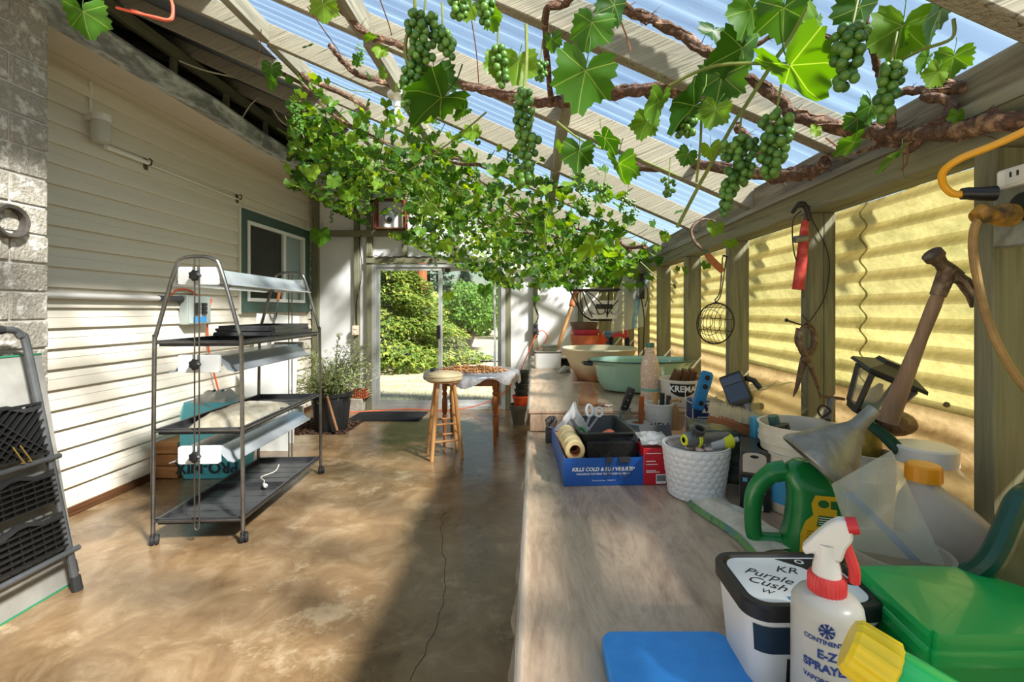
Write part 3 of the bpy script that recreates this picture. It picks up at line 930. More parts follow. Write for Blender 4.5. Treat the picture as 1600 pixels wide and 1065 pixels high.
LOBES = ((0, 1.0, .62), (.98, .93, .60), (-.98, .93, .60), (1.95, .80, .66), (-1.95, .80, .66))
def leaf_radius(a):
    r = .68
    for c, R, w in LOBES:
        d = abs(a - c)
        if d < w: r = max(r, R - (R - .68) * (d / w) ** 1.15)
    if abs(a) > 2.35: r *= max(.25, 1 - (abs(a) - 2.35) * 1.15)
    return r
def leaf_geo(g, n, seed, m=None, petiole=True, rings=2):
    q = random.Random(seed)
    fold, cup, tw = q.uniform(.12, .45), q.uniform(-.32, .14), q.uniform(-.25, .25)
    ph = q.uniform(0, 6)
    def hgt(x, y):
        return fold * abs(x) * .6 + cup * (x * x + y * y) + tw * x * y + .05 * math.sin(x * 7 + ph) + .04 * math.sin(y * 8 + ph)
    vs = [(0, 0, 0)]
    for k in range(1, rings + 1):
        for i in range(n + 1):
            a = -2.95 + 5.9 * i / n
            r = leaf_radius(a)
            if k == rings: r *= (1.02 if i % 2 else .90) * q.uniform(.96, 1.03)
            else: r *= .55
            x, y = r * math.sin(a), r * math.cos(a)
            vs.append((x, y, hgt(x, y)))
    fs = [(0, i + 1, i + 2) for i in range(n)]
    for k in range(1, rings):
        o0, o1 = 1 + (k - 1) * (n + 1), 1 + k * (n + 1)
        fs += [(o0 + i, o1 + i, o1 + i + 1, o0 + i + 1) for i in range(n)]
    g.add(vs, fs, m)
    if petiole:
        g.tube([(0, 0, .0), (0, -.25, .06), (.03, -.55, .22), (.03, -.75, .42)], [.014, .014, .016, .018], 5, m=m)
LEAFM = []
for s in range(7):
    g = G(); leaf_geo(g, 40, 100 + s)
    LEAFM.append(g.mesh('leaf', mt_leaf, ang=1.3))
SMALL = []
for s in range(5):
    g = G(); leaf_geo(g, 14, 200 + s, petiole=False, rings=1); SMALL.append(g)
gg = G(); gg.ell((0, 0, 0), (1, 1, 1.06), 12, 8)
GRAPEM = gg.mesh('grape', mt_grape)

def vine(label):
    return thing('grape_vine', label, 'vine', (0, 0, 0))
vine_plate = vine('grape vine with a thick shaggy cane along the right wall plate, big bunches at front')
vine_mid = vine('grape vine with shaggy canes crossing under the middle rafters, long hanging bunches')
vine_far = vine('dense small-leaved grape vine spreading under the far rafters above the glass door')

def curve_pts(ctrl, k=8, jit=.0):
    ctrl = [Vector(c) for c in ctrl]
    out = []
    for i in range(len(ctrl) - 1):
        p0, p1, p2, p3 = ctrl[max(i-1, 0)], ctrl[i], ctrl[i+1], ctrl[min(i+2, len(ctrl)-1)]
        for j in range(k):
            t = j / k
            v = .5 * ((2*p1) + (p2-p0)*t + (2*p0-5*p1+4*p2-p3)*t*t + (-p0+3*p1-3*p2+p3)*t**3)
            if jit: v += Vector((rnd.uniform(-jit, jit), rnd.uniform(-jit, jit), rnd.uniform(-jit, jit)))
            out.append(v)
    out.append(ctrl[-1])
    return out
def cane(v, ctrl, r0, r1, strands=3, k=8, name='cane'):
    p = curve_pts(ctrl, k, r0 * .25)
    n = len(p)
    g = G()
    rs = [(r0 + (r1 - r0) * i / (n - 1)) * rnd.uniform(.85, 1.2) for i in range(n)]
    g.tube(p, rs, 9)
    for s in range(strands * 3):                   # peeling strips of bark
        ph = s * 2.1
        q = []
        for i, c in enumerate(p):
            a = ph + i * .22
            q.append(c + Vector((0, math.cos(a), math.sin(a))) * rs[i] * rnd.uniform(.85, 1.12))
        g.tube(q, [x * (.34 if s < strands else .13) for x in rs], 4)
    for s in range(int(n * .5)):
        c = rnd.choice(p)
        d = Vector((rnd.uniform(-1, 1), rnd.uniform(-1, 1), rnd.uniform(-1, 1))) * r0 * 2.2
        g.tube([c, c + d * .5 + Vector((r0, 0, 0)), c + d + Vector((r0 * 2, 0, 0))], [r0 * .1, r0 * .08, r0 * .04], 4)
    return part(name, g, mt_cane, v, ang=1.2)

# thick old canes, front to back
cane(vine_plate, [P(1660, 176, .76), P(1560, 190, .84), P(1480, 207, .93), P(1400, 210, 1.05), P(1330, 203, 1.14), P(1245, 183, 1.20), P(1212, 150, 1.22), P(1150, 110, 1.24), P(1100, 78, 1.24), P(1045, 42, 1.25), P(995, 22, 1.25), P(930, -10, 1.26)], .0165, .011)
cane(vine_plate, [P(1395, 208, 1.06), P(1385, 150, 1.02), P(1372, 110, .98), P(1362, 70, .95), P(1350, 20, .93)], .010, .006, 1, name='cane')
cane(vine_plate, [P(1460, 200, .95), P(1490, 160, .96), P(1440, 150, 1.0), P(1500, 135, .97), P(1450, 120, 1.0)], .012, .006, 2, 5)
cane(vine_plate, [P(1505, 140, .96), P(1460, 140, 1.0), P(1410, 145, 1.03), P(1390, 155, 1.05)], .010, .006, 2, 5)
cane(vine_plate, [P(1300, 62, 1.05), P(1250, 48, 1.1), P(1200, 60, 1.15), P(1140, 95, 1.2)], .007, .005, 1, 5)
cane(vine_plate, [P(1440, 215, 1.0), P(1420, 235, 1.02), P(1390, 225, 1.08), P(1335, 240, 1.18)], .008, .004, 1, 5)
cane(vine_mid, [P(1180, 155, 1.30), P(1100, 148, 1.38), P(1018, 140, 1.45), P(955, 146, 1.6), P(905, 155, 1.68), P(860, 161, 1.74), P(800, 151, 1.82), P(745, 137, 1.9), P(700, 128, 1.95)], .018, .015)
cane(vine_mid, [P(700, 128, 1.95), P(672, 100, 1.92), P(632, 74, 1.84), P(577, 55, 1.82), P(540, 22, 1.76), P(500, -12, 1.7)], .014, .010)
cane(vine_mid, [P(862, 161, 1.74), P(852, 30, 1.2), P(880, 8, 1.15), P(900, -10, 1.1)], .009, .008, 1, 6)
cane(vine_mid, [P(1290, 255, 1.32), P(1240, 275, 1.42), P(1180, 270, 1.6), P(1100, 258, 1.85), P(1040, 262, 2.05), P(985, 262, 2.2)], .018, .014)
cane(vine_mid, [P(1225, 285, 1.5), P(1170, 220, 1.5), P(1148, 198, 1.5)], .016, .012, 2, 5)
cane(vine_far, [P(700, 130, 2.0), P(650, 150, 2.5), P(610, 132, 2.5), P(560, 116, 2.45), P(535, 95, 2.35), P(515, 72, 2.25)], .017, .011)
cane(vine_far, [P(440, 84, 2.75), P(480, 122, 2.9), P(545, 152, 3.05), P(620, 198, 3.3), P(670, 238, 3.6), P(740, 250, 3.5), P(840, 246, 3.0)], .014, .016)
for k in range(24):
    x0 = rnd.uniform(-2.2, .7); y0 = rnd.uniform(2.6, 5.9)
    dx, dy = rnd.uniform(-1.0, 1.0), rnd.uniform(.2, 1.2)
    c = []
    for i in range(5):
        x, y = max(-2.4, min(.78, x0 + dx * i / 4)), min(6.4, y0 + dy * i / 4)
        c.append((x, y, zb(x) - .03 - rnd.uniform(0, .12)))
    cane(vine_far, c, rnd.uniform(.007, .014), .006, 2, 5)
def shoot(v, pts, r=.004):
    g = G(); g.tube(curve_pts(pts, 5), r, 6)
    part('shoot', g, mt_stem, v)
shoot(vine_mid, [P(822, 38, 1.05), P(823, 90, 1.04), P(820, 140, 1.03), P(816, 190, 1.02), P(812, 238, 1.02)], .0035)
shoot(vine_plate, [P(1262, 10, .95), P(1235, 60, .98), P(1210, 95, 1.0), P(1165, 165, 1.04), P(1145, 195, 1.06), P(1108, 262, 1.08), P(1092, 290, 1.1), P(1058, 355, 1.12)], .0045)
shoot(vine_plate, [P(1096, 185, 1.06), P(1094, 230, 1.07), P(1088, 285, 1.09)], .003)
shoot(vine_plate, [P(1230, 100, 1.0), P(1120, 102, 1.05), P(1045, 134, 1.1)], .004)
shoot(vine_plate, [P(1490, 30, .8), P(1487, 60, .8), P(1440, 78, .84), P(1400, 98, .9), P(1372, 110, .98)], .003)
shoot(vine_mid, [P(640, 112, .98), P(633, 70, .98), P(648, 15, .98), P(645, -15, .98)], .004)
shoot(vine_mid, [P(870, 190, 1.3), P(920, 225, 1.3), P(990, 245, 1.5), P(1060, 275, 1.6)], .003)
shoot(vine_mid, [P(640, 265, 1.9), P(700, 225, 1.7), P(760, 175, 1.5)], .003)
shoot(vine_mid, [P(852, 385, 2.2), P(857, 330, 2.2), P(905, 315, 2.1)], .003)
mt_twine = M('brown_twine', (128,84,52), rough=.9)
for a, b in (((480, 10, 1.7), (530, 80, 2.2)), ((592, -5, 1.5), (612, 55, 1.8)), ((735, 20, 1.6), (748, 130, 1.85)), ((968, 28, 1.27), (985, 80, 1.27)), ((660, 155, 2.0), (695, 182, 1.9)), ((408, 45, 2.3), (400, 105, 2.6)), ((1418, 225, 1.02), (1408, 265, 1.0)), ((1290, 215, 1.2), (1333, 240, 1.2))):
    g = G(); pa, pb = P(*a), P(*b)
    g.tube(curve_pts([pa, (pa + pb) / 2 + Vector((.006, 0, -.01)), pb], 4), .0022, 5)
    part('tendril', g, mt_twine, vine_mid)

def bunch(v, px, y0, y1, w, d, br, n, sub=True, dy=0.0, taper=.55):
    """a hanging bunch between photo rows y0 and y1; w = width in photo pixels"""
    top_, bot = P(px, y0, d), P(px + dy, y1, d)
    H = (top_ - bot).length; R = w / F * d / 2
    ax = (bot - top_).normalized()
    pts = []
    tries = 0
    while len(pts) < n and tries < 6000:
        tries += 1
        t = rnd.random() ** .85
        prof = R * (1 - taper * t) * min(1, .45 + t * 4)
        a = rnd.uniform(0, 2 * PI); rr = prof * math.sqrt(rnd.random())
        rr = max(0, rr - br * .6)
        p = top_ + ax * (t * (H - br)) + Vector((math.cos(a) * rr, math.sin(a) * rr * .9, 0))
        if all((p - q).length > br * 1.62 for q, _ in pts): pts.append((p, t))
    g = G()
    g.tube([top_ - ax * .05 + Vector((.006, 0, .01)), top_, top_ + ax * H * .5, top_ + ax * H * .85], [br*.28, br*.26, br*.2, br*.1], 6)
    if sub:
        for p, t in pts:
            c = top_ + ax * (t * H * .85)
            g.tube([c, p], br * .11, 4, cap=False)
        o = part('grape_bunch', g, mt_stem, v)
        for p, t in pts:
            b = link('grape', GRAPEM, o, p)
            s = br * rnd.uniform(.86, 1.08); b.scale = (s, s, s)
        return o
    g = G()
    for p, t in pts: g.ell(p, br * rnd.uniform(.85, 1.05), 7, 5)
    return part('grape_bunch', g, mt_grape, v)

bunch(vine_mid, 662, 22, 100, 62, .98, .0085, 52, dy=-4, taper=.3)
bunch(vine_mid, 692, 48, 96, 40, .99, .0085, 18, dy=8, taper=.4)
bunch(vine_mid, 644, 98, 172, 38, .99, .0080, 34, dy=-8, taper=.45)
bunch(vine_mid, 718, -6, 34, 40, 1.0, .0080, 20, taper=.4)
bunch(vine_mid, 757, 0, 46, 36, .98, .0085, 18, taper=.4)
bunch(vine_mid, 778, 70, 145, 34, 1.05, .0085, 15, dy=8, taper=.3)
bunch(vine_mid, 818, 140, 232, 44, 1.02, .0085, 34, taper=.45)
bunch(vine_mid, 828, 210, 292, 40, 1.02, .0085, 24, dy=-6, taper=.4)
bunch(vine_plate, 1332, 38, 146, 56, .86, .0098, 38, dy=-14, taper=.35)
bunch(vine_plate, 1392, 100, 200, 50, .88, .0095, 24, dy=-10, taper=.5)
bunch(vine_plate, 1155, 215, 290, 66, 1.02, .0088, 52, taper=.25)
bunch(vine_plate, 1142, 282, 345, 34, 1.02, .0085, 17, dy=-12, taper=.35)
bunch(vine_plate, 1213, 178, 282, 66, .97, .0095, 50, dy=-8, taper=.5)
bunch(vine_plate, 1072, 185, 215, 46, 1.06, .008, 22, taper=.3)
for px, y0, y1, w, d in ((845, 95, 130, 30, 1.3), (905, 255, 300, 30, 1.5), (945, 285, 320, 26, 1.8), (1045, 275, 310, 30, 1.5), (760, 30, 45, 20, 1.2)):
    bunch(vine_mid, px, y0, y1, w, d, .0075, 16, taper=.4)
fb = [(560,70,2.4),(470,180,3.0),(465,160,2.9),(850,400,4.0),(840,420,4.0),(862,420,4.1),(735,235,3.0),(745,260,3.0),(700,295,3.6),(690,280,3.6),(640,300,4.2),(560,230,3.6),(590,250,3.8),
      (520,330,5.8),(795,215,2.6),(870,395,4.0),(905,270,2.4),(915,290,2.5),(980,300,2.4),(990,310,2.5),(750,300,4.2),(680,400,5.6),(780,280,3.4),(600,175,3.2),(575,180,3.2),(830,330,3.6),(935,325,3.0),(815,350,4.4),(770,340,4.6),(880,350,3.6),(545,265,4.2),(660,340,5.0),(720,330,4.8),(610,290,4.6),(900,380,4.2),(950,370,4.0)]
for px, py, d in fb:
    h = rnd.uniform(.10, .17) * F / d
    bunch(vine_far, px + rnd.uniform(-4, 4), py, py + h, h * .55, d, .0075, 26, sub=False, taper=.45)

# big single leaves close to the camera, where the photo shows them
def big(v, px, py, w, d, tilt, yaw, roll=0.0, k=None):
    """leaf of about w photo pixels; tilt about x, roll about the view, yaw about z"""
    o = link('leaf', LEAFM[rnd.randrange(7) if k is None else k], v, P(px, py, d), (0, 0, 0))
    s = w / F * d / 1.75
    o.rotation_euler = Euler((tilt, roll, yaw), 'XYZ'); o.scale = (s, s, s)
    return o
for a in ((915, 110, 120, 1.05, -1.1, .25, .1), (925, 35, 85, 1.05, -1.5, -.3, .3), (960, 8, 70, 1.1, -1.2, .6, 0), (1235, 102, 160, .95, -.62, -1.25, .15),
          (1160, 75, 110, 1.05, -1.0, .5, -.2), (1115, 48, 62, 1.1, -1.9, .1, .3), (1085, 165, 110, 1.0, -.75, 1.1, .2), (1118, 170, 60, 1.0, -1.4, -.5, .4), (1030, 158, 80, 1.1, -1.0, .9, -.3),
          (1128, 118, 90, 1.08, -1.3, -.4, .2), (1175, 14, 90, 1.0, -1.1, .4, .2), (1225, 12, 95, .98, -1.0, -.4, 0), (1275, 30, 70, .95, -1.3, .7, .2), (1345, 10, 90, .9, -1.1, .3, .1),
          (1410, 40, 110, .88, -1.2, -.2, .1), (1470, 15, 90, .85, -1.0, .5, -.2), (1390, 55, 60, .9, -1.4, -.9, .3), (1448, 90, 50, .92, -1.0, .7, .2), (1490, 88, 60, .9, -1.1, -.5, .1), (1465, 112, 50, .9, -1.2, .2, .4),
          (1360, 165, 55, .98, -1.3, .3, 0), (1340, 185, 45, 1.0, -1.2, -.5, 0), (1335, 222, 62, .98, -.5, .9, .2), (1398, 247, 70, .95, -.7, 1.2, .2), (1497, 178, 30, .9, -1.3, 0, 0), (1275, 202, 26, 1.0, -1.5, .2, .2),
          (680, 118, 78, 1.02, -1.35, .1, -.2), (810, 95, 72, 1.05, -1.4, -.1, .1), (780, 98, 60, 1.06, -1.3, .5, 0), (690, 152, 120, 1.0, -.45, 1.15, .1), (765, 22, 50, 1.0, -.9, -.8, 0),
          (968, 255, 75, 1.15, -.9, -.9, .3), (905, 235, 65, 1.2, -1.2, .3, 0), (945, 215, 60, 1.2, -.7, -1.2, .1), (925, 385, 62, 1.9, -.7, .9, .2), (1075, 240, 40, 1.08, -1.3, .2, .4), (1110, 232, 40, 1.1, -1.0, -.6, 0),
          (130, 18, 75, 1.9, -1.2, .2, 0), (505, 6, 50, 1.6, -1.0, .2, 0), (425, 105, 34, 2.7, -1.1, .4, 0), (420, 122, 36, 2.7, -1.0, -.6, .2), (545, 300, 36, 4.3, -1.2, .2, 0), (500, 365, 38, 5.4, -1.4, -.1, 0), (478, 272, 46, 4.4, -.7, 1.1, 0),
          (700, 460, 22, 5.6, -1.4, 0, 0), (838, 465, 14, 5.0, -1.4, 0, 0), (758, 450, 28, 5.2, -1.4, 0.2, 0), (735, 10, 45, 1.2, -1.0, 1.0, 0), (862, 60, 40, 1.15, -1.2, -.6, .2), (1010, 190, 55, 1.3, -1.0, .3, .2)):
    v = vine_plate if a[0] > 1000 and a[3] < 1.3 else (vine_mid if a[3] < 2 else vine_far)
    big(v, *a)

# the mass of foliage under the far rafters
pool = []
n_try = 0
while len(pool) < 5000 and n_try < 120000:
    n_try += 1
    x = rnd.uniform(-2.7, .84); y = 1.7 + 4.8 * rnd.random() ** .85
    if x < -.53 * y + .02: continue
    start = 1.80 + (.60 if x > .45 else 0) + (.65 if x < -.8 else 0)
    if y < start + 1.1 and rnd.random() > max(.06, (y - start) / 1.1): continue
    clump = mnoise.noise(Vector((x * 2.3, y * 1.9, 3.1)))
    if clump < -.05 and rnd.random() < .75: continue
    dmax = .16 + .10 * max(0, clump) * 3
    if y > 3.8 and -.7 < x < .75: dmax += .20
    if y > 5.6: dmax += .12
    if x > .55: dmax *= .75
    drop = min(.62, rnd.expovariate(1 / dmax))
    z = zb(x) - .02 - drop
    if z < CAMZ + 38 / F * y: continue
    ipx, ipy = 835 + F * x / y, 485 - F * (z - CAMZ) / y
    if 574 < ipx < 642 and 300 < ipy < 366 and rnd.random() < .9: continue
    s = rnd.choice((rnd.uniform(.022, .045), rnd.uniform(.030, .060)))
    pool.append((s / y, x, y, z, s))
pool.sort(reverse=True)
def leaf_rot():
    return Euler((rnd.uniform(-1.55, -.2), rnd.uniform(-.5, .5), rnd.uniform(-PI, PI)))
used = {vine_mid: 30, vine_far: 12, vine_plate: 30}
rest = G()
for i, (q, x, y, z, s) in enumerate(pool):
    v = vine_plate if x > .30 else (vine_mid if y < 3.6 else vine_far)
    if used[v] < 290:
        used[v] += 1
        o = link('leaf', LEAFM[rnd.randrange(7)], v, (x, y, z), leaf_rot()); o.scale = (s, s, s)
    else:
        k = rnd.choice(SMALL)
        m = TR(x, y, z) @ leaf_rot().to_matrix().to_4x4() @ Matrix.Scale(s, 4)
        rest.add(k.v, k.f, m)
part('foliage', rest, mt_leaf2, vine_far, ang=1.3, kind='stuff')
g = G()
for i in range(260):
    q, x, y, z, s = rnd.choice(pool)
    a = Vector((x, y, z)); b = Vector((x + rnd.uniform(-.2, .2), y + rnd.uniform(-.2, .2), min(zb(x) - .02, z + rnd.uniform(.02, .25))))
    g.tube([a, (a + b) / 2 + Vector((0, 0, -.02)), b], .0025, 4)
part('shoots', g, mt_stem, vine_far, kind='stuff')

# ================================================================== LEFT SIDE
# --- leaning sheet with a green edge and the folded ladder
mt_sheet = M('whitish_sheet', (140,138,132), (124,122,116), (152,150,144), scale=2.4, rough=.3, bump=.05)
mt_edge = M('green_glass_edge', (40,120,86), rough=.2)
BX0, BX1, BZ1 = -2.34, -2.535, 1.155
t = thing('leaning_sheet', 'large whitish sheet with green edges leaning on the block chimney behind the ladder', 'panel', (0, 0, 0))
def lean(u, h):      # u along y, h 0..1 up the sheet
    return Vector((BX0 + (BX1 - BX0) * h, u, BZ1 * h + .004))
g = G()
nrm = Vector((BZ1, 0, BX0 - BX1)).normalized()
a = [lean(.9, 0), lean(2.41, 0), lean(2.41, 1), lean(.9, 1)]
g.add(a + [p - nrm * .008 for p in a], [(0,1,2,3), (7,6,5,4), (0,4,5,1), (1,5,6,2), (2,6,7,3), (3,7,4,0)])
part('sheet', g, mt_sheet, t, smooth=False)
g = G()
for p, q in ((lean(.9, 0), lean(2.412, 0)), (lean(.9, 1), lean(2.412, 1))): g.bar(p, q, .009, .008)
part('edge_strip', g, mt_edge, t)

t = thing('step_ladder', 'folded grey tubular step ladder with black ribbed treads leaning on the whitish sheet', 'ladder', (0, 0, 0))
LX0, LX1, LZ1 = -2.255, -2.475, 1.30
def lad(y, z, off=0.0):
    h = z / LZ1
    v = Vector((LX0 + (LX1 - LX0) * h, y, z)) + nrm * off
    return v
R_, L_ = 2.315, 1.80        # y of the two rails at the floor
def yr(z): return R_ - .035 * z
def yl(z): return L_ + .035 * z
top = 1.27
g = G()
pts = [lad(yr(.03), .03), lad(yr(.6), .6), lad(yr(1.2), 1.2), lad(yr(1.25) - .02, 1.258), lad(yr(1.27) - .07, 1.29), lad(yl(1.27) + .07, 1.29), lad(yl(1.25) + .02, 1.258), lad(yl(1.2), 1.2), lad(yl(.03), .03)]
g.tube(curve_pts(pts, 6), .0165, 10)
part('front_frame', g, mt_ladder, t)
g = G()
g.tube([lad(yl(.05) - .02, .10, -.035), lad(yl(.9) - .02, .92, -.035)], .014, 8); g.tube([lad(yr(.05) + .03, .10, -.035), lad(yr(.9) + .022, .98, -.035)], .014, 8)
g.tube([lad(yl(.2), .2, -.03), lad(yr(.2), .2, -.03)], .012, 8)
part('rear_frame', g, mt_ladder, t)
for z in (.20, .66):
    g = G(); g.tube([lad(yl(z) - .03, z, .018), lad(yr(z) + .03, z, .018)], .0135, 10); part('cross_bar', g, mt_ladder, t)
for y, z in ((yr(0), .03), (yl(0), .03)):
    g = G(); g.tube([lad(y, .0), lad(y, .07)], [.023, .0205], 10); part('rubber_foot', g, mt_black_rough, t)
for y in (yr(0) + .03, yl(0) - .02):
    g = G(); g.tube([lad(y, .075, -.035), lad(y, .135, -.035)], [.02, .018], 10); part('rubber_foot', g, mt_black_rough, t)
g = G(); g.tube([lad(yl(1.27) + .1, 1.29), lad(yr(1.27) - .09, 1.29)], .021, 10); part('hand_grip', g, mt_black_rough, t)
def tread(z0, z1, kind):
    g = G()
    ya, yb_ = yl(z0) + .012, yr(z0) - .012
    n = 12
    up = (lad(0, 1) - lad(0, 0)).normalized()
    for j in range(n):                              # back skin with a wavy lip
        pass
    skin = []
    for j in range(n + 1):
        y = ya + (yb_ - ya) * j / n
        lip = z1 + .016 * math.sin(j / n * PI * 4)
        skin.append((lad(y, z0, -.008), lad(y, lip, -.008), lad(y, lip, .016), lad(y, lip - .02, .016)))
    vs = []; fs = []
    for s in skin: vs += list(s)
    for j in range(n):
        for q in range(3): fs.append((j*4+q, (j+1)*4+q, (j+1)*4+q+1, j*4+q+1))
    g.add(vs, fs)
    o = part('tread', g, mt_black_rough, t)
    g = G()
    if kind == 'bars':
        for k in range(6):
            z = z0 + (z1 - .03 - z0) * k / 5
            g.bar(lad(ya, z, .012), lad(yb_, z, .012), .008, .011, up=(1, 0, .2))
        for k in range(11):
            y = ya + (yb_ - ya) * k / 10
            g.bar(lad(y, z0, .002), lad(y, z1 - .02, .002), .005, .012, up=(1, 0, .2))
    else:
        for k in range(12):
            for s in (-1, 1):
                y = ya + (yb_ - ya) * k / 11
                ylo, yhi = y, y + s * (z1 - z0)
                if yhi < ya: f = (y - ya) / (z1 - z0); a, b = lad(y, z0, .006), lad(ya, z0 + (z1 - z0) * f, .006)
                elif yhi > yb_: f = (yb_ - y) / (z1 - z0); a, b = lad(y, z0, .006), lad(yb_, z0 + (z1 - z0) * f, .006)
                else: a, b = lad(y, z0, .006), lad(yhi, z1, .006)
                if (a - b).length > .01: g.bar(a, b, .006, .02, up=(1, 0, .2))
        g.bar(lad(ya, z0, .008), lad(yb_, z0, .008), .012, .02, up=(1, 0, .2)); g.bar(lad(ya, z1, .008), lad(yb_, z1, .008), .012, .022, up=(1, 0, .2))
    part('rib_grid', g, mt_black, o, smooth=False)
tread(.235, .40, 'bars'); tread(.455, .61, 'bars'); tread(.69, .93, 'lattice')
mt_brass = M('brass_wire', (206,176,96), rough=.35, metal=.8)
for k in range(2):
    g = G(); y = 2.13 + k * .03
    g.tube([lad(y - .03, .76, .05), lad(y + .01, .685, .04), lad(y + .02, .675, .037), lad(y + .005, .68, .036)], .003, 6)
    solo('wire_hook', g, mt_brass, ['brass wire hook hung on the upper ladder bar, nearer the camera', 'brass wire hook hung on the upper ladder bar, nearer the wall'][k], 'hook')

# --- wall fittings on the siding
t = thing('breaker_box', 'small grey breaker box on the siding, with a blue label', 'electrical box', (XL + .016, 4.27, 1.385))
g = G(); g.bx(0, .075, -.15, .15, -.13, .13); part('case', g, M('grey_box_metal', (148,156,150), (138,146,142), scale=8, rough=.4), t, bevel=.006)
g = G(); g.bx(.0755, .079, -.135, .135, -.12, .12); part('cover', g, M('grey_cover', (160,168,162), rough=.4), t, bevel=.003)
for cx in (-.045, .045):
    for k in range(3):
        g = G(); g.box((.088, cx, .05 - k * .036), (.02, .055, .03)); part('breaker', g, mt_black, t, bevel=.002)
g = G(); g.box((.0805, 0, -.085), (.002, .17, .05)); part('blue_label', g, M('blue_label', (60,140,200), rough=.5), t, 'blue label', smooth=False)
t = thing('conduit_pipe', 'long pale conduit pipe with a dark coupling running along the siding to the breaker box', 'pipe', (0, 0, 0))
g = G(); g.tube([(XL + .045, 1.9, 1.478), (XL + .045, 3.9, 1.480)], .021, 12); part('pipe', g, M('pale_pipe', (206,202,196), rough=.4), t)
g = G(); g.tube([(XL + .045, 3.86, 1.480), (XL + .045, 4.118, 1.482)], .025, 12); part('coupling', g, mt_dgrey, t)
g = G()
g.tube(curve_pts([P(268, 490, 4.1), P(262, 475, 4.05), P(272, 455, 4.06), P(292, 452, 4.18), P(312, 463, 4.35), P(322, 470, 4.4)], 5), .008, 6)
g.tube(curve_pts([(XL + .09, 4.43, 1.49), (XL + .06, 4.42, 1.3), (XL + .05, 4.45, 1.0), (XL + .06, 4.5, .8), (XL + .08, 4.6, .45)], 6), .008, 6)
t = solo('extension_cord', g, mt_orange_cord, 'orange cord looped over the grey breaker box and hanging down the siding', 'cord')
t = thing('rail_pipe', 'thin white rail held by dark brackets, running up under the soffit to the window', 'pipe', (0, 0, 0))
ra, rb = (XL + .05, 3.33, 2.57), (XL + .05, 4.93, 2.57)
g = G(); g.tube([(XL + .05, 3.38, 2.56), (XL + .05, 3.75, 2.56)], .017, 10); part('pipe', g, mt_white_plastic, t)
g = G(); g.tube([(XL + .035, 3.78, 2.555), (XL + .035, 4.92, 2.545)], .008, 8); part('thin_pipe', g, mt_white_plastic, t)
for y in (3.77, 4.93):
    g = G(); g.tube([(XL + .012, y, 2.55), (XL + .06, y, 2.55), (XL + .065, y, 2.585), (XL + .045, y, 2.60)], .007, 6); g.bx(XL + .012, XL + .018, y - .02, y + .02, 2.51, 2.60)
    part('bracket', g, mt_rust, t)
t = thing('wall_lamp', 'white jar lamp on the siding beside the chimney, below a thin conduit', 'lamp', (XL + .09, 3.30, 2.56))
g = G(); g.lathe([(.001, -.0), (.045, .004), (.058, .03), (.06, .12), (.05, .15)], 20); part('globe', g, M('opal_globe', (226,224,216), rough=.25, trans=.4), t)
g = G(); g.cyl((0, 0, .15), .056, .05, 20); g.bx(-.10, -.03, -.03, .03, .15, .20); part('cap', g, mt_white_plastic, t, bevel=.003)
g = G(); g.tube([(-.075, 0, .2), (-.075, 0, .43)], .010, 8); part('conduit', g, mt_white_plastic, t)

